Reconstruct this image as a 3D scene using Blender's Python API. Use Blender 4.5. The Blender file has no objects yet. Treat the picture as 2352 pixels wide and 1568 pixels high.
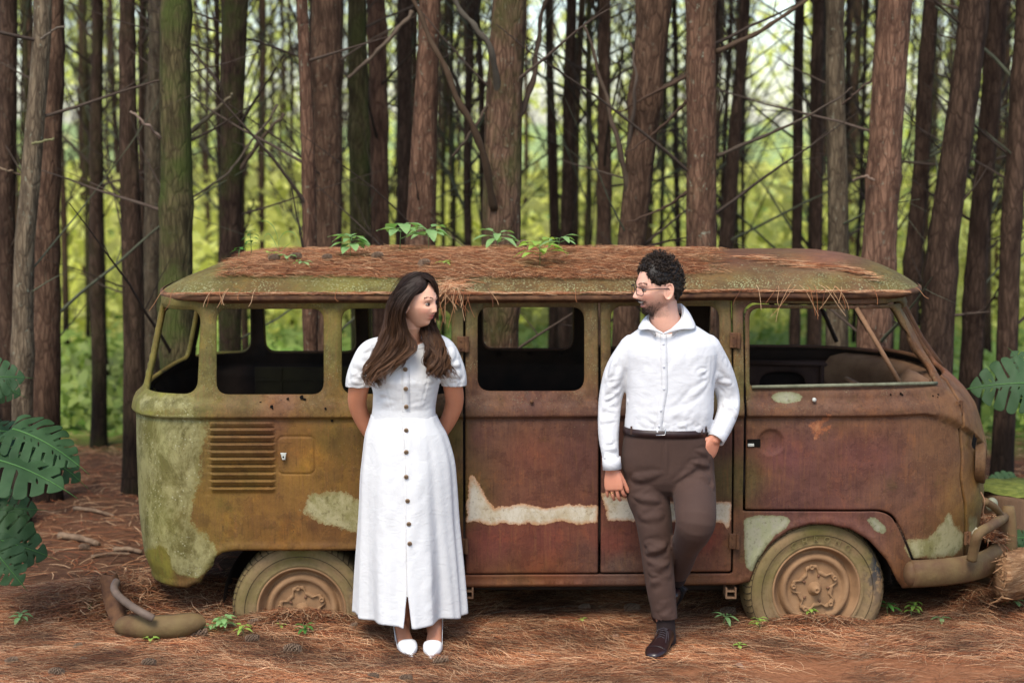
import bpy, bmesh, math, random
import numpy as np
from mathutils import Vector, Matrix, noise
from mathutils.geometry import delaunay_2d_cdt
SC = bpy.context.scene
COL = SC.collection
R = math.radians
random.seed(7); np.random.seed(7)
# ------------------------------------------------------------ camera
FPX = 3970.0; PITCH = math.atan(469 / FPX); CAMY = -8.0; CAMZ = 2.32
cam = bpy.data.cameras.new('camera'); camo = bpy.data.objects.new('camera', cam); COL.objects.link(camo)
camo.location = (0, CAMY, CAMZ); camo.rotation_euler = (math.pi / 2 - PITCH, 0, 0)
cam.sensor_width = 36; cam.lens = FPX * 36 / 2352; cam.clip_end = 500
cam.dof.use_dof = True; cam.dof.focus_distance = 7.85; cam.dof.aperture_fstop = 1.7
SC.camera = camo
# ------------------------------------------------------------ light
w = bpy.data.worlds.new('World'); SC.world = w; w.use_nodes = True
wn = w.node_tree.nodes; bg = wn['Background']
sky = wn.new('ShaderNodeTexSky'); sky.sky_type = 'NISHITA'; sky.sun_disc = False
SUN_EL, SUN_AZ = 56, 198
sky.sun_elevation = R(SUN_EL); sky.sun_rotation = R(SUN_AZ); sky.air_density = 1.0; sky.dust_density = 1.2; sky.ozone_density = .2
w.node_tree.links.new(sky.outputs[0], bg.inputs[0]); bg.inputs[1].default_value = 0.15
sl = bpy.data.lights.new('sun', 'SUN'); so = bpy.data.objects.new('sun', sl); COL.objects.link(so)
sl.energy = 1.9; sl.angle = R(26); sl.color = (1, .94, .83)
_az = R(SUN_AZ)
_sd = Vector((math.sin(_az) * math.cos(R(SUN_EL)), math.cos(_az) * math.cos(R(SUN_EL)), math.sin(R(SUN_EL))))
so.rotation_euler = _sd.to_track_quat('Z', 'Y').to_euler(); so.location = (0, -5, 12)
SC.view_settings.view_transform = 'Standard'; SC.view_settings.look = 'None'
SC.view_settings.exposure = .88; SC.view_settings.gamma = 1
SC.render.resolution_x = 1024; SC.render.resolution_y = 682

# ------------------------------------------------------------ helpers
def PX(dx, dy, Y):
    """the world point at depth Y that the photograph shows at (dx, dy) of its 2352 px wide view"""
    a = (dx - 1176) / FPX; b = (784 - dy) / FPX
    d = (a, math.cos(PITCH) + b * math.sin(PITCH), -math.sin(PITCH) + b * math.cos(PITCH))
    t = (Y - CAMY) / d[1]
    return Vector((a * t, Y, CAMZ + d[2] * t))

def lin(c):
    return tuple(((x / 255 / 12.92) if x / 255 <= .04045 else ((x / 255 + .055) / 1.055) ** 2.4) for x in c)

def tag(o, label=None, cat=None, group=None, kind=None):
    if label: o['label'] = label
    if cat: o['category'] = cat
    if group: o['group'] = group
    if kind: o['kind'] = kind
    return o

def empty(name, loc=(0, 0, 0), label=None, cat=None, group=None):
    o = bpy.data.objects.new(name, None); COL.objects.link(o); o.location = loc
    o.empty_display_size = .1
    return tag(o, label, cat, group)

def mk(name, V, F, mat=None, parent=None, smooth=True, attrs=None, loc=None):
    """V, F in world coordinates; the parent is an empty or a mesh at a plain translation"""
    me = bpy.data.meshes.new(name)
    V = np.asarray(V, dtype=np.float64)
    off = np.array(parent_loc(parent)) if parent else np.zeros(3)
    if loc is not None: off = off + 0; V = V - np.array(loc)
    else: V = V - off
    if isinstance(F, np.ndarray):
        n, k = F.shape
        me.vertices.add(len(V)); me.vertices.foreach_set('co', V.ravel().astype(np.float32))
        me.loops.add(n * k); me.loops.foreach_set('vertex_index', F.ravel().astype(np.int32))
        me.polygons.add(n); me.polygons.foreach_set('loop_start', np.arange(0, n * k, k, dtype=np.int32))
        me.update(calc_edges=True)
    else:
        me.from_pydata([tuple(v) for v in V], [], F); me.update()
    me.polygons.foreach_set('use_smooth', [smooth] * len(me.polygons))
    if attrs:
        for k_, a in attrs.items():
            a = np.asarray(a, dtype=np.float32)
            if a.ndim == 1:
                at = me.attributes.new(k_, 'FLOAT', 'POINT'); at.data.foreach_set('value', a)
            else:
                if a.shape[1] == 3: a = np.hstack([a, np.ones((len(a), 1), np.float32)])
                at = me.attributes.new(k_, 'FLOAT_COLOR', 'POINT'); at.data.foreach_set('color', a.ravel())
    if mat: me.materials.append(mat)
    o = bpy.data.objects.new(name, me); COL.objects.link(o)
    if parent:
        o.parent = parent
        if loc is not None: o.location = Vector(loc) - Vector(parent_loc(parent))
    elif loc is not None: o.location = loc
    return o

def parent_loc(p):
    v = Vector((0, 0, 0))
    while p: v += p.location; p = p.parent
    return v

class MB:
    """collects shapes in world space, builds one mesh"""
    def __init__(s): s.V = []; s.F = []; s.C = []
    def add(s, V, F, c=None):
        b = len(s.V); s.V += [tuple(v) for v in V]; s.F += [tuple(i + b for i in f) for f in F]
        s.C += [c if c else (1, 1, 1)] * len(V); return s
    def box(s, c, h, rot=None, bev=0, col=None):
        bm = bmesh.new(); bmesh.ops.create_cube(bm, size=1)
        bmesh.ops.scale(bm, vec=(h[0] * 2, h[1] * 2, h[2] * 2), verts=bm.verts)
        if bev: bmesh.ops.bevel(bm, geom=bm.edges[:], offset=bev, segments=2, affect='EDGES', profile=.5)
        M = (Matrix.Translation(c) @ (rot if rot else Matrix.Identity(3)).to_4x4())
        bm.transform(M); s.bm(bm, col); return s
    def bm(s, bm, col=None):
        bm.verts.index_update(); s.add([v.co[:] for v in bm.verts], [[v.index for v in f.verts] for f in bm.faces], col); bm.free()
    def tube(s, pts, rad, n=8, cap=True, col=None, sq=None):
        pts = [Vector(p) for p in pts]; m = len(pts)
        if not hasattr(rad, '__len__'): rad = [rad] * m
        V = []; F = []; prev = None
        for i, p in enumerate(pts):
            t = (pts[min(i + 1, m - 1)] - pts[max(i - 1, 0)])
            if t.length < 1e-9: t = Vector((0, 0, 1))
            t.normalize()
            if prev is None:
                a = Vector((0, 0, 1)) if abs(t.z) < .9 else Vector((1, 0, 0))
                nx = t.cross(a).normalized()
            else:
                nx = (prev - t * prev.dot(t)).normalized()
            prev = nx; ny = t.cross(nx)
            r = rad[i]
            for k in range(n):
                an = 2 * math.pi * k / n
                V.append(p + nx * (math.cos(an) * r) + ny * (math.sin(an) * r * (sq if sq else 1)))
        for i in range(m - 1):
            for k in range(n):
                k2 = (k + 1) % n
                F.append((i * n + k, i * n + k2, (i + 1) * n + k2, (i + 1) * n + k))
        if cap:
            V.append(pts[0]); V.append(pts[-1]); a = len(V) - 2
            for k in range(n):
                k2 = (k + 1) % n
                F.append((a, k2, k)); F.append((a + 1, (m - 1) * n + k, (m - 1) * n + k2))
        s.add(V, F, col); return s
    def lathe(s, prof, c, axis='Y', n=48, col=None, rot=None):
        """prof: (radius, along) pairs"""
        V = []; F = []; m = len(prof)
        for (r, a) in prof:
            for k in range(n):
                an = 2 * math.pi * k / n
                if axis == 'Y': v = Vector((r * math.cos(an), a, r * math.sin(an)))
                elif axis == 'X': v = Vector((a, r * math.cos(an), r * math.sin(an)))
                else: v = Vector((r * math.cos(an), r * math.sin(an), a))
                if rot: v = rot @ v
                V.append(v + Vector(c))
        for i in range(m - 1):
            for k in range(n):
                k2 = (k + 1) % n
                F.append((i * n + k, i * n + k2, (i + 1) * n + k2, (i + 1) * n + k))
        s.add(V, F, col); return s
    def ball(s, c, r, rot=None, u=12, v=8, col=None):
        if not hasattr(r, '__len__'): r = (r, r, r)
        bm = bmesh.new(); bmesh.ops.create_uvsphere(bm, u_segments=u, v_segments=v, radius=1)
        bmesh.ops.scale(bm, vec=r, verts=bm.verts)
        bm.transform(Matrix.Translation(c) @ (rot if rot else Matrix.Identity(3)).to_4x4()); s.bm(bm, col); return s
    def build(s, name, mat, parent=None, smooth=True, attrs=None, loc=None, colname=None, fixn=True):
        at = dict(attrs or {})
        if colname: at[colname] = np.array(s.C)
        o = mk(name, s.V, s.F, mat, parent, smooth, at, loc)
        if fixn:
            bm = bmesh.new(); bm.from_mesh(o.data); bmesh.ops.recalc_face_normals(bm, faces=bm.faces); bm.to_mesh(o.data); bm.free()
        return o

def spline(pts, n):
    """catmull-rom through points (tuples of any length), n samples"""
    P = np.array([tuple(p) for p in pts], float); m = len(P)
    out = []
    for t in np.linspace(0, m - 1, n):
        i = min(int(t), m - 2); f = t - i
        p0 = P[max(i - 1, 0)]; p1 = P[i]; p2 = P[i + 1]; p3 = P[min(i + 2, m - 1)]
        out.append(.5 * ((2 * p1) + (-p0 + p2) * f + (2 * p0 - 5 * p1 + 4 * p2 - p3) * f * f + (-p0 + 3 * p1 - 3 * p2 + p3) * f ** 3))
    return np.array(out)

# ------------------------------------------------------------ materials
class N:
    def __init__(s, name, rough=.7, spec=.3, metal=0):
        s.m = bpy.data.materials.new(name); s.m.use_nodes = True; s.t = s.m.node_tree
        s.b = s.t.nodes['Principled BSDF']; s.b.inputs['Roughness'].default_value = rough
        s.b.inputs['Specular IOR Level'].default_value = spec; s.b.inputs['Metallic'].default_value = metal
    def new(s, ty, **kw):
        n = s.t.nodes.new('ShaderNode' + ty)
        for k, v in kw.items(): setattr(n, k, v)
        return n
    def link(s, a, b): s.t.links.new(a, b)
    def val(s, n, k, v):
        if hasattr(v, 'is_output') or isinstance(v, bpy.types.NodeSocket): s.link(v, n.inputs[k])
        else: n.inputs[k].default_value = v
    def coord(s, kind='Object'):
        return s.new('TexCoord').outputs[kind]
    def mapping(s, vec, scale=(1, 1, 1), rot=(0, 0, 0), loc=(0, 0, 0)):
        m = s.new('Mapping'); s.link(vec, m.inputs[0]); m.inputs['Scale'].default_value = scale
        m.inputs['Rotation'].default_value = rot; m.inputs['Location'].default_value = loc; return m.outputs[0]
    def noise(s, vec, scale=5, detail=4, rough=.55, dist=0):
        n = s.new('TexNoise'); s.link(vec, n.inputs['Vector']); n.inputs['Scale'].default_value = scale
        n.inputs['Detail'].default_value = detail; n.inputs['Roughness'].default_value = rough; n.inputs['Distortion'].default_value = dist
        return n.outputs['Fac']
    def voro(s, vec, scale=5, feature='F1', rand=1):
        n = s.new('TexVoronoi'); n.feature = feature; s.link(vec, n.inputs['Vector']); n.inputs['Scale'].default_value = scale
        n.inputs['Randomness'].default_value = rand; return n
    def math(s, op, a, b=None, clamp=False):
        n = s.new('Math'); n.operation = op; n.use_clamp = clamp; s.val(n, 0, a)
        if b is not None: s.val(n, 1, b)
        return n.outputs[0]
    def ramp(s, fac, stops, interp='LINEAR'):
        n = s.new('ValToRGB'); s.link(fac, n.inputs[0]); cr = n.color_ramp; cr.interpolation = interp
        while len(cr.elements) < len(stops): cr.elements.new(.5)
        for e, (p, c) in zip(cr.elements, stops):
            e.position = p; e.color = (c, c, c, 1) if not hasattr(c, '__len__') else tuple(c[:3]) + (1,)
        return n.outputs[0]
    def range(s, v, a, b, c=0, d=1, sm=False):
        n = s.new('MapRange'); s.val(n, 0, v); n.inputs[1].default_value = a; n.inputs[2].default_value = b
        n.inputs[3].default_value = c; n.inputs[4].default_value = d
        if sm: n.interpolation_type = 'SMOOTHSTEP'
        return n.outputs[0]
    def mix(s, f, a, b, mode='MIX'):
        n = s.new('MixRGB'); n.blend_type = mode; s.val(n, 0, f)
        for k, v in ((1, a), (2, b)):
            if isinstance(v, (tuple, list)): n.inputs[k].default_value = tuple(v[:3]) + (1,)
            else: s.link(v, n.inputs[k])
        return n.outputs[0]
    def attr(s, name, out='Color'):
        n = s.new('Attribute'); n.attribute_name = name; return n.outputs[out]
    def bump(s, h, st=.3, dist=.01, prev=None):
        n = s.new('Bump'); s.link(h, n.inputs['Height']); n.inputs['Strength'].default_value = st; n.inputs['Distance'].default_value = dist
        if prev is not None: s.link(prev, n.inputs['Normal'])
        s.link(n.outputs[0], s.b.inputs['Normal']); return n.outputs[0]
    def color(s, c): s.val(s.b, 'Base Color', tuple(c[:3]) + (1,) if isinstance(c, (tuple, list)) else c); return s
    def rough(s, v): s.val(s.b, 'Roughness', v); return s
    def translucent(s, col, fac):
        tr = s.new('BsdfTranslucent'); s.val(tr, 0, tuple(col[:3]) + (1,) if isinstance(col, (tuple, list)) else col)
        mx = s.new('MixShader'); mx.inputs[0].default_value = fac
        s.link(s.b.outputs[0], mx.inputs[1]); s.link(tr.outputs[0], mx.inputs[2])
        s.link(mx.outputs[0], s.t.nodes['Material Output'].inputs[0]); return s

def noisy(name, c1, c2, scale=8, rough=.75, bump=.3, bd=.01, detail=5, spec=.3, metal=0, stretch=(1, 1, 1)):
    n = N(name, rough, spec, metal); v = n.mapping(n.coord(), stretch)
    f = n.noise(v, scale, detail)
    n.color(n.ramp(f, [(.3, c1), (.7, c2)])); n.bump(n.noise(v, scale * 4, 5), bump, bd)
    return n.m
# ============================================================ the van
YC = .86
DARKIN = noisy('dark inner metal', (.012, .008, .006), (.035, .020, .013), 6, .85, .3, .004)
XSF, XSR, LF, LR, NF, NR = 1.55, -1.42, 1.15, 1.05, 2.4, 3.4
_zf = [.1, .3, .55, .8, 1.0, 1.10, 1.16, 1.30, 1.54]; _xf = [2.33, 2.38, 2.41, 2.39, 2.33, 2.27, 2.20, 2.10, 1.97]
_zr = [.1, .2, .3, .5, 1.0, 1.085, 1.12, 1.30, 1.54]; _xr = [-1.72, -1.79, -1.835, -1.855, -1.86, -1.85, -1.825, -1.78, -1.725]
_zy = [.1, .18, .25, .35, .6, .97, 1.09, 1.2, 1.35, 1.54]; _yy = [.06, .030, .014, .006, .0, .0, .012, .030, .055, .095]
ZB = 1.005   # swage crease height

def zcrease(u):
    return ZB - .30 * np.clip((u - 1.86) / .62, 0, 1) ** 1.5 + .012 * np.clip((u + 1.8) / 3.5, 0, 1)

def base(u, z):
    u = np.asarray(u, float); z = np.asarray(z, float)
    yin = np.interp(z, _zy, _yy); w_ = YC - yin
    af = np.interp(z, _zf, _xf) - XSF; ar = XSR - np.interp(z, _zr, _xr)
    x = u.copy(); y = YC - w_
    tf = np.clip((u - XSF) / LF, 0, 1); th = (1 - tf) * math.pi / 2
    m = u > XSF
    x = np.where(m, XSF + af * np.cos(th) ** (2 / NF), x); y = np.where(m, YC - w_ * np.sin(th) ** (2 / NF), y)
    tr = np.clip((XSR - u) / LR, 0, 1); th = (1 - tr) * math.pi / 2
    m = u < XSR
    x = np.where(m, XSR - ar * np.cos(th) ** (2 / NR), x); y = np.where(m, YC - w_ * np.sin(th) ** (2 / NR), y)
    return x, y

def invU(x, z):
    if x > XSF:
        a = np.interp(z, _zf, _xf) - XSF; c = min(1, max(0, (x - XSF) / a)) ** (NF / 2)
        return XSF + LF * (1 - math.acos(c) / (math.pi / 2))
    if x < XSR:
        a = XSR - np.interp(z, _zr, _xr); c = min(1, max(0, (XSR - x) / a)) ** (NR / 2)
        return XSR - LR * (1 - math.acos(c) / (math.pi / 2))
    return x

def S(dx, dy):
    """photo position on the near side of the van -> (u, z)"""
    Y = 0.0; u = 0; z = 0
    for _ in range(6):
        p = PX(dx, dy, Y); z = p.z; u = invU(p.x, z); Y = float(base(u, z)[1])
    return (u, z)
def SS(l): return [S(*p) for p in l]

def fillet(P, r, n=5):
    out = []; m = len(P)
    if not hasattr(r, '__len__'): r = [r] * m
    for i in range(m):
        a, b, c = Vector(P[i - 1]), Vector(P[i]), Vector(P[(i + 1) % m])
        if r[i] <= 0: out.append(tuple(b)); continue
        d1 = (a - b); d2 = (c - b); q = min(r[i], d1.length * .48, d2.length * .48)
        p1 = b + d1.normalized() * q; p2 = b + d2.normalized() * q
        for k in range(n + 1):
            t = k / n; out.append(tuple(p1 * (1 - t) ** 2 + b * 2 * t * (1 - t) + p2 * t * t))
    return out

def resample(P, sp):
    out = []; m = len(P)
    for i in range(m):
        a = np.array(P[i]); b = np.array(P[(i + 1) % m]); L = np.linalg.norm(b - a)
        if L < 1e-6: continue
        k = max(1, int(round(L / sp)))
        for j in range(k): out.append(a + (b - a) * j / k)
    return np.array(out)

def sdist(Q, P):
    """signed distance of points Q to polygon P, positive inside"""
    Q = np.asarray(Q, float); P = np.asarray(P, float); d = np.full(len(Q), 1e9); ins = np.zeros(len(Q), bool)
    for i in range(len(P)):
        a = P[i]; b = P[(i + 1) % len(P)]; ab = b - a; L2 = ab @ ab + 1e-12
        t = np.clip(((Q - a) @ ab) / L2, 0, 1); dd = np.hypot(*(Q - a - t[:, None] * ab).T); d = np.minimum(d, dd)
        c = ((a[1] > Q[:, 1]) != (b[1] > Q[:, 1]))
        with np.errstate(divide='ignore', invalid='ignore'):
            xx = (b[0] - a[0]) * (Q[:, 1] - a[1]) / (b[1] - a[1] + 1e-15) + a[0]
        ins ^= c & (Q[:, 0] < xx)
    return np.where(ins, d, -d)

def triangulate(outer, holes, sp, fine=()):
    loops = [resample(outer, sp * .8)] + [resample(h, sp * .7) for h in holes]
    P = []; E = []
    for L in loops:
        b = len(P); P += [tuple(p) for p in L]; E += [(b + i, b + (i + 1) % len(L)) for i in range(len(L))]
    o = np.array(outer); lo = o.min(0); hi = o.max(0)
    def grid(lo, hi, s):
        g = []; j = 0; y = lo[1]
        while y < hi[1]:
            xs = np.arange(lo[0] + (s / 2 if j % 2 else 0), hi[0], s); g += [(x, y) for x in xs]; y += s * .866; j += 1
        return np.array(g)
    G = grid(lo, hi, sp)
    for (a, b, s) in fine:
        m = (G[:, 0] > a[0]) & (G[:, 0] < b[0]) & (G[:, 1] > a[1]) & (G[:, 1] < b[1]); G = G[~m]
        G = np.vstack([G, grid(a, b, s)])
    G = G + np.random.uniform(-1, 1, G.shape) * sp * .01
    # rings beside each loop
    for L in loops:
        nx = np.roll(L, -1, 0) - np.roll(L, 1, 0); nn = np.stack([-nx[:, 1], nx[:, 0]], 1); nn /= (np.linalg.norm(nn, axis=1)[:, None] + 1e-12)
        for q in (.006, .014):
            G = np.vstack([G, L + nn * q, L - nn * q])
    d = sdist(G, loops[0])
    ok = d > .004
    for L in loops[1:]: ok &= sdist(G, L) < -.004
    G = G[ok]
    # thin out points nearly on top of each other
    key = np.round(G / .0035).astype(int); _, idx = np.unique(key, axis=0, return_index=True); G = G[np.sort(idx)]
    P += [tuple(p) for p in G]
    r = delaunay_2d_cdt([Vector(p) for p in P], E, [], 0, 1e-6)
    V = np.array([v[:] for v in r[0]]); F = np.array([list(f) for f in r[2]])
    C = V[F].mean(1); ok = sdist(C, loops[0]) > 0
    for L in loops[1:]: ok &= sdist(C, L) < 0
    F = F[ok]
    a = V[F[:, 1]] - V[F[:, 0]]; b = V[F[:, 2]] - V[F[:, 0]]
    F = F[np.abs(a[:, 0] * b[:, 1] - a[:, 1] * b[:, 0]) > 1e-9]
    used = np.unique(F); mp = np.full(len(V), -1); mp[used] = np.arange(len(used))
    return V[used], mp[F]

# colour of the rust and growth over the body: photo position, colour
SAMP = [(340,925,125,120,60),(420,930,118,108,62),(480,800,112,102,52),(475,720,104,90,54),(600,700,100,76,45),(765,800,110,95,44),(560,925,102,78,42),(650,925,118,76,55),(720,925,105,80,40),
(345,1000,130,125,50),(340,1200,136,131,42),(350,1300,126,115,45),(430,1340,100,70,36),(500,1180,122,90,40),(550,1000,112,76,40),(550,1100,116,82,32),(600,1160,128,86,35),(640,980,122,74,46),(680,980,120,80,27),(680,1050,118,76,36),(700,1060,148,100,24),
(760,1010,104,78,27),(760,1100,120,82,27),(740,1200,114,74,36),(640,1230,124,82,32),(1045,1000,100,82,27),(1050,1150,95,76,22),(1050,750,100,92,52),(900,800,110,95,45),(900,1100,112,78,30),
(1085,800,96,74,46),(1220,695,106,86,46),(1355,780,106,86,46),(1220,920,94,60,46),(1100,1000,98,60,46),(1220,1050,108,62,46),(1330,1050,97,58,48),(1220,1120,106,62,43),(1130,1240,108,54,42),(1250,1240,106,53,40),(1220,1300,115,62,38),(1360,1280,97,60,46),(1090,900,92,62,44),
(1400,1250,116,58,42),(1620,1240,118,56,40),(1620,1300,124,76,52),(1420,1300,104,76,62),(1660,1000,88,55,46),(1670,720,102,86,42),(1400,750,102,84,42),(1400,1000,92,58,46),(1500,1000,92,58,46),(1697,900,105,94,42),(1697,1100,92,80,42),(1697,1250,100,70,44),
(1750,920,100,66,50),(1950,920,104,70,50),(2150,920,114,80,50),(1800,1050,104,60,56),(1950,1050,104,62,54),(2050,1050,115,78,50),(2150,1050,130,95,50),(1800,1140,94,57,50),(1900,1140,98,60,52),(2000,1140,108,70,50),(2100,1150,126,90,46),(2150,1180,130,106,44),(1900,1190,104,62,52),(1980,700,105,72,50),(1720,720,96,64,46),
(2200,900,124,80,56),(2235,1000,130,94,52),(2235,1150,130,95,56),(1200,1335,114,75,42),(1600,1330,114,75,46),
(450,650,116,102,56),(800,655,118,108,58),(1300,650,106,84,47),(1700,650,110,92,52),(1700,590,112,75,52),(1900,600,128,85,66),(2050,650,106,95,46),(1900,650,110,98,50)]
_sp = np.array([[PX(s[0], s[1], 0).x, PX(s[0], s[1], 0).z] for s in SAMP]); _sc = np.array([lin(s[2:5]) for s in SAMP])
def basecol(x, z, k=1.0):
    d2 = (np.asarray(x)[:, None] - _sp[None, :, 0]) ** 2 + 1.4 * (np.asarray(z)[:, None] - _sp[None, :, 1]) ** 2
    wt = 1 / (d2 + .0015) ** 1.7; wt /= wt.sum(1)[:, None]
    c = (wt @ _sc) * k; g = c.mean(1)[:, None]; return np.clip((g + (c - g) * .92) * .96 * np.where((np.asarray(x) < -.45)[:, None], np.array([[.93, 1.02, .78]]), 1.0), 0, 1)

CREAM = [[(1071,1200),(1073,1150),(1078,1092),(1086,1088),(1100,1112),(1120,1150),(1135,1166),(1170,1162),(1200,1157),(1240,1166),(1262,1165),(1300,1158),(1345,1160),(1374,1163),(1372,1200),(1330,1203),(1290,1197),(1240,1206),(1215,1200),(1190,1206),(1150,1199),(1130,1208),(1100,1196)],
         [(1381,1128),(1386,1134),(1400,1130),(1405,1140),(1450,1143),(1500,1150),(1560,1150),(1640,1150),(1679,1152),(1680,1196),(1672,1216),(1655,1200),(1630,1199),(1500,1198),(1400,1196),(1393,1192),(1390,1165)]]
PALE = [[(688,1167),(700,1162),(704,1150),(712,1132),(740,1131),(765,1126),(800,1131),(815,1148),(840,1150),(845,1225),(810,1221),(780,1215),(750,1206),(720,1190),(695,1180)],
        [(2078,1240),(2100,1236),(2125,1234),(2145,1222),(2168,1195),(2176,1178),(2184,1182),(2192,1205),(2203,1212),(2212,1230),(2208,1262),(2190,1275),(2120,1281),(2092,1284),(2080,1262)],
        [(2224,1190),(2238,1180),(2246,1190),(2244,1225),(2228,1260),(2222,1230)]]
CRUST = [[(200,948),(320,948),(440,948),(466,960),(472,1000),(468,1040),(456,1075),(452,1120),(444,1160),(440,1200),(462,1222),(484,1240),(498,1262),(494,1288),(476,1316),(450,1326),(410,1322),(392,1300),(384,1262),(370,1250),(300,1246),(200,1240)],
         [(330,908),(420,905),(445,915),(440,938),(330,942)]]
GREY = [[(1708,1190),(1722,1188),(1745,1181),(1790,1183),(1818,1190),(1805,1212),(1780,1228),(1762,1250),(1745,1280),(1727,1310),(1712,1300),(1709,1240)],
        [(1988,1190),(2005,1184),(2035,1210),(2037,1228),(2010,1218)]]
OVAL = [[(1807 + 36 * math.cos(a), 912 + 13 * math.sin(a)) for a in np.linspace(0, 6.1, 22)]]
ORNG = [[(1868,1012),(1872,990),(1860,975),(1885,962),(1908,948),(1909,966),(1893,972),(1880,1000)], [(1895,978),(1908,972),(1907,992),(1893,994)]]
def maskattr(Q, polys):
    m = np.full(len(Q), -1.0)
    for p in polys: m = np.maximum(m, sdist(Q, SS(p)))
    return m

# window and seam loops, in (u, z)
def rrect(x0, y0, x1, y1, r=28):
    return fillet(SS([(x0, y1), (x1, y1), (x1, y0), (x0, y0)]), r / 490, 6)
WIN1 = rrect(497, 710, 743, 906); WIN2 = rrect(785, 709, 1037, 905)
_c = S(452, 905)[0]; _t0 = S(447, 712)[1]; _t1 = S(447, 905)[1]
_ul = XSR - LR * .62
WINC = fillet([(_ul, _t1), (_c, _t1), (_c, _t0), (_ul + .03, _t0)], .06, 6)
WINR = fillet([(XSR - LR - .05, 1.13), (XSR - LR * .70, 1.13), (XSR - LR * .69, 1.47), (XSR - LR - .05, 1.47)], [0, .06, .06, 0], 6)
D1WIN = rrect(1097, 706, 1342, 898, 30); D2WIN = rrect(1403, 703, 1652, 893, 30)
DOPEN = fillet(SS([(1064, 1321), (1683, 1317), (1683, 683), (1064, 687)]), .01, 2)
D1 = fillet(SS([(1069, 1318), (1374, 1316), (1374, 689), (1069, 690)]), .012, 3)
D2 = fillet(SS([(1379, 1315), (1679, 1312), (1679, 686), (1379, 687)]), .012, 3)
_fd = [(1706, 1174), (2020, 1174), (2046, 1184), (2064, 1214), (2094, 1288), (2216, 1288), (2209, 1100), (2202, 960), (2190, 896), (2164, 852), (2098, 735), (2072, 690), (1725, 694), (1706, 712)]
FOPEN = fillet(SS(_fd), [.01, .05, .03, .03, .01, .01, .03, .05, .03, .05, .05, .04, .04, .04], 5)
_fd2 = [(1711, 1170), (2022, 1170), (2050, 1181), (2069, 1213), (2099, 1284), (2211, 1284), (2204, 1100), (2197, 960), (2185, 899), (2159, 856), (2093, 738), (2068, 695), (1728, 699), (1711, 716)]
FDOOR = fillet(SS(_fd2), [.01, .05, .03, .03, .01, .01, .03, .05, .03, .05, .05, .04, .04, .04], 5)
FWIN = fillet(SS([(1722, 887), (2152, 876), (2146, 850), (2055, 706), (1722, 708)]), [.02, .02, .04, .06, .05], 5)
WSCR = fillet([(2.165, 1.17), (XSF + LF - .02, 1.17), (XSF + LF - .02, 1.50), (2.075, 1.50)], [.05, .02, .02, .05], 5)
FLAP = rrect(637, 1002, 723, 1088, 16)
ZT = 1.565
BOT = [(-9, 1350), (430, 1350), (462, 1337), (484, 1306), (494, 1280), (512, 1268), (540, 1264), (860, 1263), (890, 1290), (905, 1350), (1690, 1342), (1722, 1334), (1740, 1285), (1772, 1247), (1812, 1217), (1860, 1203), (1905, 1203), (1950, 1213), (1995, 1240), (2035, 1285), (2058, 1330), (2072, 1350)]
OUT = [(XSR - LR, S(430, 1350)[1])] + SS(BOT[1:]) + [(XSF + LF, S(2072, 1350)[1]), (XSF + LF, ZT), (XSR - LR, ZT)]
ALLW = [WIN1, WIN2, WINC, WINR, D1WIN, D2WIN, FWIN, WSCR]
LV = [(S(478, 963)), (S(631, 963)), S(478, 1133)]
LVN = 10

def disp(u, z, door=None):
    """outward displacement of the pressed metal at (u, z)"""
    Q = np.stack([u, z], 1); d = np.zeros(len(u))
    zc = zcrease(u); zt = 1.088 + 0 * u
    t = np.clip((z - zc) / .012, 0, 1); up = t * t * (3 - 2 * t)
    k = np.clip((z - zc - .012) / np.maximum(zt - zc - .012, .02), 0, 1)
    d += up * .024 * np.sqrt(np.clip(1 - k ** 3, 0, 1)) * (k < 1)
    d -= np.exp(-((z - zc + .004) / .006) ** 2) * .003
    for W in ALLW:
        s = -sdist(Q, W)
        q = np.clip(1 - s / .020, 0, 1); d -= .010 * q * q * (3 - 2 * q)
        d += .004 * np.exp(-((s - .024) / .006) ** 2)
    if door is None:
        x0, x1 = LV[0][0], LV[1][0]; zt_, zb = LV[0][1], LV[2][1]; st = (zt_ - zb) / (LVN - .0)
        ph = (zt_ - z) / st
        inside = (ph > 0) & (ph < LVN)
        f = ph - np.floor(ph)
        ex = np.clip(np.minimum(u - x0, x1 - u) / .018, 0, 1); ex = np.sin(ex * math.pi / 2)
        prof = np.where(f < .17, -.013 * np.sin(np.clip(f / .17, 0, 1) * math.pi) ** .7, np.where(f < .34, .015 * ((f - .17) / .17), .015 * (1 - (f - .34) / .66) ** 1.2))
        d += prof * ex * inside
        s = sdist(Q, FLAP); d -= .007 * np.exp(-((s) / .0032) ** 2); d += .001 * (s > 0)
        # seam of the rear corner and the arch flanges
        xs = S(475, 1100)[0]; d -= .004 * np.exp(-((u - xs) / .003) ** 2) * (z > .35)
        o = sdist(Q, OUTP)
        q = np.exp(-((o - .014) / .010) ** 2); d += .010 * q * (z < .7)
        # rolled lower edge of the rear quarter
    else:
        s = sdist(Q, door); q = np.clip(1 - s / .008, 0, 1); d -= .005 * q * q
        if door is FDOOR:
            c = S(1770, 1015); r = np.hypot(u - c[0], z - c[1]); d -= .016 * np.clip(1 - (r / .062) ** 2, 0, 1) ** .5 * (r < .062)
    return d
OUTP = [tuple(p) for p in OUT]
def dent(x, z):
    return np.array([noise.noise(Vector((a * 1.7, 3.1, b * 2.1))) * .006 + noise.noise(Vector((a * 6, 9.1, b * 7))) * .0014 for a, b in zip(x, z)])

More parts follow.
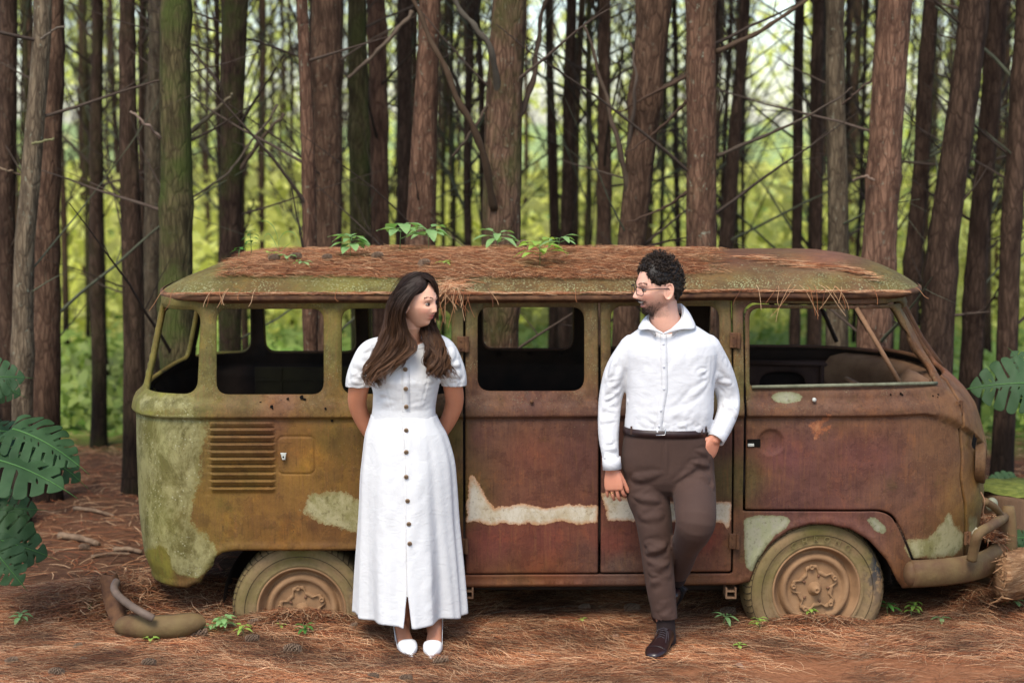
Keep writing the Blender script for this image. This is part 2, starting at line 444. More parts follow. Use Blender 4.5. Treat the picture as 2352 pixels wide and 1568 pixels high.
def inner(o, m):
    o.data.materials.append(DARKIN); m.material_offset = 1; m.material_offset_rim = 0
def shell(name, outer, holes, mat, parent, door=None, sp=.022, fine=(), side=1, thick=.022, lift=0, loc=None, attrs=True, add=0):
    V, F = triangulate(outer, holes, sp, fine); u, z = V[:, 0], V[:, 1]
    x, y = base(u, z); e = .004
    xa, ya = base(u + e, z); xb, yb = base(u - e, z); tx, ty = xa - xb, ya - yb; L = np.hypot(tx, ty) + 1e-9
    nx, ny = ty / L, -tx / L
    d = disp(u, z, door) + dent(u, z) + lift
    if add: d = d + add
    X = x + nx * d; Y = y + ny * d
    if side < 0: Y = 2 * YC - Y; F = F[:, ::-1]
    P = np.stack([X, Y, z], 1)
    at = {}
    if side > 0:
        at = {'basec': basecol(np.where(u < XSR, u, np.where(u > XSF, XSF + (u - XSF) * .6, u)), z), 'cream': maskattr(V, CREAM), 'pale': maskattr(V, PALE), 'crust': maskattr(V, CRUST), 'grey': maskattr(V, GREY + OVAL), 'orange': maskattr(V, ORNG)}
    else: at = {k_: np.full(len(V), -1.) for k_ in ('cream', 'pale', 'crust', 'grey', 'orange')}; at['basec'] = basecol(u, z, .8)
    o = mk(name, P, F, mat, parent, True, at, loc)
    if thick:
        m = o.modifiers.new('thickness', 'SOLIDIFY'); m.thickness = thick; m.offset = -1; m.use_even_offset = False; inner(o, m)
    return o

# --- the rusted paint
def rust_mat(name, roofy=False):
    n = N(name, .72, .32); co = n.coord('Object')
    b = n.attr('basec')
    big = n.noise(co, 3.2, 5, .6); mid = n.noise(co, 14, 6, .65); fin = n.noise(co, 95, 5, .7)
    st = n.noise(n.mapping(co, (26, 26, 1.6)), 3, 5, .6)
    c = n.mix(n.range(big, .38, .68), b, n.mix(1.0, b, (1.12, 1.0, .78), 'MULTIPLY'))
    c = n.mix(n.range(mid, .45, .75, 0, .55), c, n.mix(1.0, c, (.62, .60, .66), 'MULTIPLY'))
    c = n.mix(n.range(st, .50, .74, 0, .40), c, (.20, .085, .030))
    st2 = n.noise(n.mapping(co, (40, 40, 2.6), (0, 0, 0), (5, 2, 1)), 3, 6, .65)
    c = n.mix(n.range(st2, .54, .72, 0, .6), c, n.mix(1.0, c, (.50, .48, .50), 'MULTIPLY'))
    blo = n.noise(co, 9, 8, .72, .4)
    c = n.mix(n.range(blo, .46, .62, 0, .55), c, n.mix(1.0, c, (.66, .60, .58), 'MULTIPLY'))
    c = n.mix(n.range(blo, .46, .34, 0, .40), c, n.mix(1.0, c, (1.35, 1.30, 1.05), 'MULTIPLY'))
    c = n.mix(n.range(n.noise(co, 7, 5, .6), .58, .72, 0, .55), c, n.mix(1.0, c, (.72, .95, .55), 'MULTIPLY'))
    c = n.mix(n.range(fin, .40, .75, -.0, .5), c, n.mix(1.0, c, (.70, .66, .62), 'MULTIPLY'))
    fl1 = n.noise(co, 5.5, 12, .74, .2); fl2 = n.noise(n.mapping(co, (1, 1, .8), (0, 0, 0), (4, 4, 4)), 8, 12, .76, .2)
    c = n.mix(n.range(fl1, .535, .548, 0, .42), c, n.mix(1.0, c, (.62, .55, .60), 'MULTIPLY'))
    c = n.mix(n.range(fl2, .57, .580, 0, .40), c, n.mix(1.0, c, (1.45, 1.30, 1.0), 'MULTIPLY'))
    c = n.mix(n.range(n.noise(co, 150, 4, .8), .56, .62, 0, .35), c, n.mix(1.0, c, (.45, .40, .38), 'MULTIPLY'))
    # small bright chips and dark pits
    v = n.voro(co, 55); ch = n.math('MULTIPLY', n.range(v.outputs['Distance'], .10, .16, 1, 0), n.range(n.noise(co, 5.5, 3), .56, .66))
    c = n.mix(n.math('MULTIPLY', ch, .28), c, (.30, .26, .13))
    v = n.voro(n.mapping(co, (1, 1, 1), (0, 0, 0), (3, 1, 7)), 24); ch = n.math('MULTIPLY', n.range(v.outputs['Distance'], .05, .09, 1, 0), n.range(n.noise(co, 3.5, 3), .52, .6))
    c = n.mix(n.math('MULTIPLY', ch, .75), c, (.02, .012, .008))
    # moss tint by height near the pillars and roof
    if roofy:
        
        sep = n.new('SeparateXYZ'); n.link(co, sep.inputs[0])
        hz = sep.outputs[2]
        
        v1 = n.voro(co, 85); k1 = n.range(v1.outputs['Distance'], .28, .40, 1, 0)
        cl = n.range(n.noise(co, 7, 5, .75), .42, .56)
        cl = n.math('MULTIPLY', cl, n.range(hz, .17, .06))
        c = n.mix(n.math('MULTIPLY', n.math('MULTIPLY', k1, cl), .85), c, (.33, .34, .17))
        v2 = n.voro(co, 36); k2 = n.math('MULTIPLY', n.range(v2.outputs['Distance'], .14, .22, 1, 0), n.range(n.noise(co, 5, 3), .5, .6))
        c = n.mix(n.math('MULTIPLY', k2, .5), c, (.36, .36, .20))
    # lichen on the pillars
    geo = n.voro(co, 120); k = n.range(geo.outputs['Distance'], .22, .32, 1, 0)
    sep2 = n.new('SeparateXYZ'); n.link(co, sep2.inputs[0])
    if not roofy:
        hi = n.math('MULTIPLY', n.range(sep2.outputs[2], 1.0, 1.2), n.range(n.noise(co, 10, 4, .7), .5, .62))
        c = n.mix(n.math('MULTIPLY', n.math('MULTIPLY', hi, k), .5), c, (.26, .27, .14))
    jag = n.math('ADD', n.math('MULTIPLY', n.math('SUBTRACT', n.noise(co, 18, 6, .7), .5), .045), n.math('MULTIPLY', n.math('SUBTRACT', n.noise(co, 90, 5, .7), .5), .026))
    def patch(c, name_, col1, col2, halo, w=.0015, amp=1.0, op=1.0):
        d = n.math('ADD', n.attr(name_, 'Fac'), n.math('MULTIPLY', jag, amp))
        pc = n.mix(n.range(n.noise(n.mapping(co, (1, 1, .6)), 8, 9, .78, .3), .43, .58), col1, col2)
        pc = n.mix(n.range(d, .0, .018, .75, 0), pc, halo)
        pc = n.mix(n.range(n.noise(co, 42, 6, .75), .55, .64, 0, .6), pc, n.mix(1.0, pc, (.38, .32, .26), 'MULTIPLY'))
        m = n.range(d, -w, w, 0, op)
        return n.mix(m, c, pc), m
    c, m1 = patch(c, 'cream', (.56, .50, .39), (.42, .34, .22), (.42, .16, .04), amp=.85)
    c, m2 = patch(c, 'pale', (.33, .29, .15), (.20, .175, .065), (.20, .13, .045), amp=1.5)
    c, m3 = patch(c, 'crust', (.29, .265, .115), (.105, .092, .026), (.22, .19, .06), amp=1.5, w=.004, op=.80)
    c, m4 = patch(c, 'grey', (.26, .26, .15), (.29, .27, .20), (.13, .12, .05), amp=.5)
    c, m5 = patch(c, 'orange', (.34, .11, .04), (.42, .20, .09), (.26, .08, .03), amp=1.6, w=.004, op=.75)
    # white specks in the crust
    v3 = n.voro(co, 60); k3 = n.math('MULTIPLY', n.range(v3.outputs['Distance'], .16, .26, 1, 0), n.math('MULTIPLY', m3, n.range(n.noise(co, 7, 3), .45, .58)))
    c = n.mix(n.math('MULTIPLY', k3, .6), c, (.46, .44, .28))
    n.color(c)
    n.rough(n.range(mid, .3, .7, .62, .85))
    h = n.math('ADD', n.math('ADD', n.math('MULTIPLY', fin, .7), n.math('MULTIPLY', n.range(fl1, .535, .548), .5)), n.math('ADD', n.math('MULTIPLY', m1, .6), n.math('MULTIPLY', m3, n.noise(co, 30, 6, .7))))
    n.bump(h, .45, .004)
    return n.m
RUST = rust_mat('rusted paint'); ROOFM = rust_mat('mossy roof', True)
IRON = noisy('rusty iron', (.055, .022, .012), (.16, .075, .032), 18, .8, .5, .004)
DUSTY = noisy('dusty brown steel', (.17, .085, .045), (.30, .17, .09), 9, .85, .4, .004)
OLIVEIN = noisy('olive inner lining', (.030, .020, .010), (.060, .045, .016), 5, .85, .3, .004)

VAN = empty('van', (0, YC, 0), 'rusted moss-covered derelict minibus with empty window openings in front of the pines', 'van')
fineL = (np.array((LV[0][0] - .01, LV[2][1] - .01)), np.array((LV[1][0] + .01, LV[0][1] + .01)), .0042)
fl = sdist(np.array([[0, 0]]), FLAP)
fineF = (np.array(FLAP).min(0) - .01, np.array(FLAP).max(0) + .01, .006)
FINE = [fineL, fineF]
# crease band rows are refined through extra fine strips
for (a, b) in ((XSR - LR, 1.85),):
    FINE.append((np.array((a, ZB - .022)), np.array((b, ZB + .03)), .0085))
FINE.append((np.array((1.86, .66)), np.array((XSF + LF, ZB - .022)), .012))
shell('body_shell', OUT, [WIN1, WIN2, WINC, WINR, DOPEN, FOPEN, WSCR], RUST, VAN, fine=FINE)
far = shell('body_shell', OUT, [WIN1, WIN2, WINC, WINR, D1WIN, D2WIN, FWIN, WSCR], RUST, VAN, side=-1, sp=.035)
cf = (np.array((-2, ZB - .022)), np.array((1.9, ZB + .03)), .0085)
d1 = shell('side_door', D1, [D1WIN], RUST, VAN, D1, fine=[(np.array((S(1069, 900)[0], ZB - .022)), np.array((S(1374, 900)[0], ZB + .035)), .0085)])
d2 = shell('side_door', D2, [D2WIN], RUST, VAN, D2, fine=[(np.array((S(1379, 900)[0], ZB - .022)), np.array((S(1679, 900)[0], ZB + .035)), .0085)], lift=.002)
_dc = S(1770, 1015)
d3 = shell('cab_door', FDOOR, [FWIN], RUST, VAN, FDOOR, fine=[(np.array((1.1, ZB - .03)), np.array((1.95, ZB + .035)), .0085), (np.array((_dc[0] - .07, _dc[1] - .07)), np.array((_dc[0] + .07, _dc[1] + .07)), .008)], lift=.003)
d1['label'] = 'brown rusty side door with a long cream paint strip'; d2['label'] = 'rusty side door behind the man'
d3['label'] = 'rusty cab door with slanted quarter window frame'

def surf(dx, dy, out=0.0):
    u, z = S(dx, dy); x, y = base(np.array([u]), np.array([z])); e = .004
    xa, ya = base(np.array([u + e]), np.array([z])); xb, yb = base(np.array([u - e]), np.array([z]))
    t = Vector(((xa - xb)[0], (ya - yb)[0], 0)).normalized(); nn = Vector((t.y, -t.x, 0))
    return Vector((x[0], y[0], z)) + nn * out, t, nn

# --- roof
RW = .805
def roof_edge(t):
    """closed loop, t in 0..1"""
    a = 2 * math.pi * t; c, s_ = math.cos(a), math.sin(a)
    if c > 0: x = 1.30 + .735 * abs(c) ** (2 / 2.9)
    else: x = -1.34 - .395 * abs(c) ** (2 / 2.9)
    n_ = 2 / 2.9
    y = YC - RW * (1 if s_ > 0 else -1) * abs(s_) ** n_
    return x, y
ts = []
for q in np.linspace(0, 1, 400, endpoint=False): ts.append(q)
pts = np.array([roof_edge(q) for q in ts])
# long straight sides: insert samples
loop = []
for i in range(len(pts)):
    a, b = pts[i], pts[(i + 1) % len(pts)]; L = np.linalg.norm(b - a); k = max(1, int(L / .03))
    for j in range(k): loop.append(a + (b - a) * j / k)
loop = np.array(loop)
def rz(x, y, t):
    """roof height above the gutter for the fraction t from the edge inwards"""
    g = 1.575 + .012 * (x + 1.6) / 3.5
    hh = .138 + .014 * math.sin((x + 1.7) / 3.7 * math.pi)
    pe = 3.0 + 2.2 * min(1, max(0, (x - .9) / .9)); z = g + hh * (1 - (1 - t) ** pe) + .02 * min(1, max(0, (x - 1.0) / .6)) * (1 - (1 - t) ** 5) * (1 if x < 1.7 else 1)
    # sag under the needles and the dent over the cab
    cen = math.exp(-((y - .42) / .26) ** 2)
    z -= .020 * math.exp(-((x - .30) / .8) ** 2) * cen
    z += .022 * math.exp(-((x - 1.02) / .30) ** 2) * math.exp(-((y - .45) / .4) ** 2)
    z -= .020 * math.exp(-((x - 1.35) / .25) ** 2) * math.exp(-((y - .32) / .10) ** 2)
    z += noise.noise(Vector((x * 2.2, y * 2.2, 1))) * .010 * min(1, t * 5)
    return z
NT = 30; V = []; F = []
tt = [(i / NT) ** 1.5 for i in range(NT + 1)]
for t in tt:
    for (x, y) in loop:
        cx = min(max(x, -1.05), 1.0); px = x + (cx - x) * t; py = y + (YC - y) * t
        V.append((px, py, rz(px, py, t)))
m = len(loop)
for i in range(NT):
    for k in range(m):
        k2 = (k + 1) % m; F.append((i * m + k, i * m + k2, (i + 1) * m + k2, (i + 1) * m + k))
V = np.array(V)
proj = np.array([(p[0] * 8 / (8 + min(p[1], 1.0)), 2.32 - (2.32 - p[2]) * 8 / (8 + p[1])) for p in V])
ROOF = mk('roof', V, F, ROOFM, VAN, True, {'basec': basecol(proj[:, 0], proj[:, 1]), 'cream': np.full(len(V), -1.), 'pale': np.full(len(V), -1.), 'crust': np.full(len(V), -1.), 'grey': np.full(len(V), -1.), 'orange': np.full(len(V), -1.)}, loc=(0, YC, 1.55))
sm = ROOF.modifiers.new('t', 'SOLIDIFY'); sm.thickness = .012; sm.offset = 1
bmr = bmesh.new(); bmr.from_mesh(ROOF.data); bmesh.ops.recalc_face_normals(bmr, faces=bmr.faces)
from mathutils.bvhtree import BVHTree
if sum(f.normal.z for f in bmr.faces) < 0: bmesh.ops.reverse_faces(bmr, faces=bmr.faces)
bmr.to_mesh(ROOF.data); bmr.free()
sm.offset = -1
RBVH = BVHTree.FromPolygons([Vector(v) for v in V], F)
def roofz(x, y):
    h = RBVH.ray_cast(Vector((x, y, 4)), Vector((0, 0, -1)))
    return h[0].z if h[0] is not None else None
# gutter: an L shaped lip round the roof, a little proud of the body
V = []; F = []
prof = [(-.004, .010), (.010, .004), (.012, -.010), (.004, -.018), (-.016, -.018), (-.030, -.030), (-.045, -.034)]
nrm = []
for k in range(m):
    a, b = loop[k - 1], loop[(k + 1) % m]; t = (b - a) / np.linalg.norm(b - a); nrm.append((-t[1], t[0]))
nrm = np.array(nrm); cc = np.array((0, YC))
if ((loop[0] - cc) @ nrm[0]) < 0: nrm = -nrm
for (o_, h) in prof:
    for k in range(m):
        p = loop[k] + nrm[k] * o_; V.append((p[0], p[1], rz(loop[k][0], loop[k][1], 0) + h))
for i in range(len(prof) - 1):
    for k in range(m):
        k2 = (k + 1) % m; F.append((i * m + k, i * m + k2, (i + 1) * m + k2, (i + 1) * m + k))
mk('gutter', V, F, IRON, ROOF, True)

# --- hinges, flap latch, handle, small fittings
def hinge(dx, dy, par, w_=.028, h_=.036):
    p, t, nn = surf(dx, dy, .018); rot = Matrix((t, -nn, Vector((0, 0, 1)))).transposed()
    b = MB().box(p, (w_, .007, h_), rot, .003)
    b.tube([p + nn * .009 + t * w_ * .55 - Vector((0, 0, h_)), p + nn * .009 + t * w_ * .55 + Vector((0, 0, h_))], .009, 8)
    for q in (-.018, .018): b.tube([p + nn * .004 - t * w_ * .4 + Vector((0, 0, q)), p + nn * .013 - t * w_ * .4 + Vector((0, 0, q))], .004, 6)
    return b.build('hinge', IRON, par, False)
hinge(1064, 789, d1); hinge(1066, 1251, d1, .02); hinge(1688, 780, d2, .026); hinge(1686, 1240, d2, .026)
hinge(2194, 934, d3, .018, .032); hinge(2213, 1234, d3, .018, .032)
BODY = VAN.children[0]
# fuel flap latch
p, t, nn = surf(652, 1047, .012)
PALEM = noisy('weathered zinc', (.35, .36, .32), (.55, .55, .48), 30, .5, .2, .002)
DARK = N('black gap', .9, .1).color((.006, .005, .004)).m
lb = MB(); q = [(-.015, .018), (.015, .018), (.009, -.016), (-.006, -.016)]
V = [p + t * a + Vector((0, 0, b)) + nn * .001 for a, b in q] + [p + t * a * .8 + Vector((0, 0, b * .8)) + nn * .008 for a, b in q]
lb.add(V, [(4, 5, 6, 7), (0, 1, 5, 4), (1, 2, 6, 5), (2, 3, 7, 6), (3, 0, 4, 7)]); lat = lb.build('latch', PALEM, VAN, False)
MB().tube([p + nn * .008, p + nn * .0105], .004, 10).build('keyhole', DARK, lat, False)
# cab door lock plate and recess, belt studs
p, t, nn = surf(1731, 1017, .004); rot = Matrix((t, -nn, Vector((0, 0, 1)))).transposed()
MB().box(p - nn * .001, (.031, .004, .019), rot, .002).build('handle_recess', DARK, d3, False)
MB().box(p + nn * .006 - t * .014 - Vector((0, 0, .008)), (.015, .004, .007), rot, .003).build('handle_plate', PALEM, d3, False)
ho = MB()
for (dx, dy, r) in ((1868, 916, .010), (1221, 920, .009)):
    p, t, nn = surf(dx, dy, .018); b = MB().tube([p, p + nn * .012, p + nn * .016], [r, r, r * .6], 12); b.build('stud', PALEM if dx > 1500 else IRON, d3 if dx > 1500 else d1, True)
# rust holes along the belt: thin dark discs sunk in the panel
rh = MB()
random.seed(3)
for (dx, dy, r) in ((599, 924, .006), (625, 932, .007), (661, 915, .0055), (693, 912, .008), (700, 916, .006), (749, 936, .005), (763, 966, .005), (2044, 905, .004), (2066, 903, .005), (2070, 906, .004), (2140, 908, .003), (2152, 905, .003), (2150, 912, .003), (2100, 700, .003), (628, 936, .004)):
    p, t, nn = surf(dx, dy, .0)
    k = 9; inbelt = zcrease(S(dx, dy)[0]) < S(dx, dy)[1] < 1.075
    o_ = .0265 if inbelt else .009
    if 2000 < dx: o_ = .030 if inbelt else .012
    ring = [p + nn * o_ + (t * math.cos(a) + Vector((0, 0, 1)) * math.sin(a)) * r * random.uniform(.6, 1.3) for a in np.linspace(0, 6.28, k, endpoint=False)]
    rh = MB(); rh.add(ring + [v - nn * .03 for v in ring], [tuple(range(k))] + [(i, (i + 1) % k, k + (i + 1) % k, k + i) for i in range(k)]); rh.build('rust_hole', DARK, VAN, False)
# torn hole and headlight on the nose
def nosept(dx, dy, o=.0): return surf(dx, dy, o)
b = MB(); p, t, nn = surf(2224, 1012, .022)
ring = [(0, .045), (.008, .02), (.02, .01), (.014, -.01), (.01, -.045), (-.006, -.03), (-.014, -.01), (-.008, .015)]
b.add([p + t * a * 2.0 + Vector((0, 0, c)) + nn * .006 for a, c in ring], [tuple(range(8))]); b.build('torn_hole', DARK, VAN, False)
# headlight bowl
hl = Vector((2.30, .345, .735)); hn = Vector((.97, -.24, 0)).normalized()
rot = Vector((0, -1, 0)).rotation_difference(hn).to_matrix()
for sgn in (1, -1):
    c = hl.copy(); h2 = hn.copy()
    if sgn < 0: c.y = 2 * YC - c.y; h2.y = -h2.y
    rot = Vector((0, 1, 0)).rotation_difference(h2).to_matrix()
    b = MB().lathe([(.088, -.03), (.098, .0), (.102, .012), (.096, .02), (.086, .016), (.080, .0), (.06, -.03), (.0, -.045)], c, 'Y', 32, rot=rot)
    hd = b.build('headlight', RUST, VAN); 
    hd.data.attributes.new('basec', 'FLOAT_COLOR', 'POINT').data.foreach_set('color', np.tile((.13, .07, .03, 1), len(hd.data.vertices)).astype(np.float32))
    for k_ in ('cream', 'pale', 'crust', 'grey', 'orange'):
        hd.data.attributes.new(k_, 'FLOAT', 'POINT').data.foreach_set('value', np.full(len(hd.data.vertices), -1, np.float32))
    MB().lathe([(.078, -.005), (.058, -.032), (.0, -.044)], c, 'Y', 24, rot=rot).build('bowl', DARK, hd)

# --- cab window frame pieces (near and far): quarter light divider and sill lips
def bar(pts, r, name, mat, par, sq=None, n=8): return MB().tube(pts, r, n, sq=sq).build(name, mat, par)
p1 = surf(1968, 707, -.008)[0]; p2 = surf(2068, 878, -.006)[0]
bar([p1, p1.lerp(p2, .5), p2], .014, 'quarter_light_bar', DUSTY, d3, .8)
MOSSY = noisy('mossy rubber sill', (.10, .10, .06), (.20, .20, .13), 25, .9, .6, .006)
pts = [surf(x, 888 - (x - 1722) * .021, .012)[0] for x in range(1726, 2156, 12)]
bar(pts, .0085, 'window_sill', MOSSY, d3)
fl_ = [surf(x, y, -.008)[0] for x, y in ((1985, 703), (2065, 874))]
def mir(v): return Vector((v.x, 2 * YC - v.y, v.z))
bar([mir(fl_[0]), mir(fl_[1])], .012, 'quarter_light_bar', DARKIN, VAN)
ws = []
for z in np.linspace(1.15, 1.51, 6):
    x, y = base(np.array([XSF + LF - .001]), np.array([z])); ws.append(Vector((x[0], YC, z)))
bar(ws, .02, 'windscreen_post', IRON, VAN)

# --- floor, bulkheads, dash, inner lining
def fill(name, pts_xy, z, mat, th=.02):
    P = np.array(pts_xy); k = len(P)
    V = [(x, y, z) for x, y in P] + [(x, y, z - th) for x, y in P]
    F = [tuple(range(k)), tuple(range(2 * k - 1, k - 1, -1))] + [(i, (i + 1) % k, k + (i + 1) % k, k + i) for i in range(k)]
    return mk(name, V, F, mat, VAN, False)
def plan(z, ins, u0=XSR - LR, u1=XSF + LF, n=60):
    us = np.linspace(u0, u1, n); x, y = base(us, np.full(n, z)); e = .01
    xa, ya = base(us + e, np.full(n, z)); xb, yb = base(us - e, np.full(n, z)); tx, ty = xa - xb, ya - yb; L = np.hypot(tx, ty) + 1e-9
    x = x - ty / L * ins; y = y + tx / L * ins
    near = list(zip(x, y)); return near + [(a, 2 * YC - b) for a, b in near[::-1]]
pl = plan(.36, .05)
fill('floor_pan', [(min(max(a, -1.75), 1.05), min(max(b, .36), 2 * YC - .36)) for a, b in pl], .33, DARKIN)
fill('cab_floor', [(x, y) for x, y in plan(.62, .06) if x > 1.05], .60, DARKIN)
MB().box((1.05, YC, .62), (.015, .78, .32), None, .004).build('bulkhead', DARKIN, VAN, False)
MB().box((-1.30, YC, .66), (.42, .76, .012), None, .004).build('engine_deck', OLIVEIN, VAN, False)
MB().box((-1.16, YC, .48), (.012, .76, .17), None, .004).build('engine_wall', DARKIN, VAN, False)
# inner lining on the far wall with pressed ribs
lb = MB().box((-.95, 1.655, .88), (.50, .008, .155), None, .004)
for zz in (.80, .88, .96): lb.box((-.95, 1.645, zz), (.49, .006, .007), None, .003)
for xx in (-1.3, -.92, -.6): lb.box((xx, 1.645, .88), (.006, .006, .15), None, .002)
lb.build('inner_lining', OLIVEIN, VAN, False)
# far cab door inner panel with oval opening
def panel_with_hole(name, x0, x1, z0, z1, y, hole, mat):
    o_ = [(x0, z0), (x1, z0), (x1, z1), (x0, z1)]
    V, F = triangulate(fillet(o_, .02, 3), [hole], .03)
    P = np.stack([V[:, 0], np.full(len(V), y) - .006 * np.exp(-((sdist(V, hole) + .02) / .012) ** 2), V[:, 1]], 1)
    o = mk(name, P, F, mat, VAN, True); s = o.modifiers.new('t', 'SOLIDIFY'); s.thickness = .012; return o
def ellipse(cx, cz, a, b, n=28, p=3): return [(cx + a * math.copysign(abs(math.cos(t)) ** (2 / p), math.cos(t)), cz + b * math.copysign(abs(math.sin(t)) ** (2 / p), math.sin(t))) for t in np.linspace(0, 2 * math.pi, n, endpoint=False)]
INBR = noisy('brown inner door metal', (.045, .022, .015), (.10, .052, .034), 7, .8, .3, .004)
panel_with_hole('inner_door_panel', 1.17, 1.92, .62, 1.075, 1.63, ellipse(1.52, .925, .13, .085), INBR)
rib = MB()
for xx in (1.28, 1.74): rib.tube([(xx, 1.618, .66), (xx, 1.618, 1.05)], .014, 6)
rib.tube([(1.2, 1.618, 1.065), (1.9, 1.618, 1.05)], .014, 6); rib.build('inner_door_ribs', INBR, VAN)
# dashboard: a curved shelf under the windscreen
us = np.linspace(XSF + LF * .28, XSF + LF, 26); x, y = base(us, np.full(26, 1.12))
V = []; F = []
sec = [(-.02, 1.12), (-.06, 1.115), (-.11, 1.10), (-.14, 1.06), (-.15, 1.00), (-.14, .92)]
ring = [(a, b) for a, b in zip(x, y)] + [(a, 2 * YC - b) for a, b in zip(x, y)][::-1]
for (dx_, zz) in sec:
    for (a, b) in ring: V.append((a + dx_, b + (.02 if b < YC else -.02), zz))
k = len(ring)
for i in range(len(sec) - 1):
    for j in range(k - 1): F.append((i * k + j, i * k + j + 1, (i + 1) * k + j + 1, (i + 1) * k + j))
DASH = mk('dashboard', V, F, DUSTY, VAN, True)
# instrument hood and steering column with the bare wheel hub
pod = MB(); rot = Matrix.Rotation(R(-38), 3, 'Y')
pod.lathe([(.0, .07), (.060, .07), (.078, .055), (.085, .02), (.085, -.05)], (2.0, .58, 1.07), 'X', 28, rot=Matrix.Rotation(R(180 + 30), 3, 'Y'))
pd = pod.build('instrument_pod', DUSTY, VAN)
sw = MB(); c = Vector((1.84, .56, 1.03)); rot = Matrix.Rotation(R(28), 3, 'Y')
ringp = [c + rot @ Vector((.19 * math.cos(a), .19 * math.sin(a), 0)) for a in np.linspace(0, 2 * math.pi, 37)]
sw.tube(ringp, .011, 8)
for a in (0.5, 2.64): sw.tube([c, c + rot @ Vector((.19 * math.cos(a), .19 * math.sin(a), 0))], .009, 6)
sw.tube([c + Vector((0, 0, .01)), c + rot @ Vector((0, 0, -.42))], .02, 10)
sw.build('steering_wheel', DUSTY, VAN)
# wiper / loose strut lying in the cab
bar([Vector((1.97, .30, 1.105)), Vector((2.06, .26, 1.085))], .010, 'grab_handle', PALEM, VAN)

# --- underside, sill channel and jack points
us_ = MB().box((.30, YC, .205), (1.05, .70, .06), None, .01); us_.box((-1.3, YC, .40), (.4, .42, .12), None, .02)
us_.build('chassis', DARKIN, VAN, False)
for dx in (1075, 1678):
    p, t, nn = surf(dx, 1350, -.03); z0 = p.z
    jb = MB()
    for (a, c_, h) in (((-.020, 0), 0, 0),):
        jb.box(p + Vector((-.022, 0, -.018)), (.004, .05, .024), None, .001); jb.box(p + Vector((.022, 0, -.018)), (.004, .05, .024), None, .001)
        jb.box(p + Vector((0, 0, -.043)), (.026, .05, .004), None, .001); jb.box(p + Vector((0, .0, -.012)), (.020, .05, .003), None, .001)
    jb.build('jack_point', DUSTY, VAN, False)

# --- wheels
def tyre_mat():
    n = N('dusty mossy tyre', .9, .2); co = n.coord('Object')
    a = n.noise(co, 5, 5, .6); c = n.ramp(a, [(.30, (.125, .105, .030)), (.5, (.20, .145, .065)), (.70, (.27, .17, .09))])
    s = n.new('SeparateXYZ'); n.link(co, s.inputs[0])
    dk = n.math('MULTIPLY', n.range(n.math('ADD', s.outputs[0], n.math('MULTIPLY', a, .1)), .27, .33), n.range(s.outputs[2], -.2, .05))
    c = n.mix(n.math('MULTIPLY', dk, n.range(n.noise(co, 30, 5), .42, .55)), c, (.035, .04, .045))
    c = n.mix(n.range(s.outputs[2], .10, -.16, 0, .75), c, (.24, .15, .08))
    c = n.mix(n.range(n.noise(co, 60, 5), .5, .7, 0, .35), c, (.10, .06, .03))
    n.color(c); n.bump(n.noise(co, 70, 6, .7), .4, .004); return n.m
TYRE = tyre_mat()
RIMM = noisy('ochre dusted rim', (.21, .115, .055), (.33, .19, .095), 10, .85, .5, .004)
RIMD = noisy('shadowed rim rust', (.10, .045, .025), (.22, .11, .06), 14, .85, .5, .004)
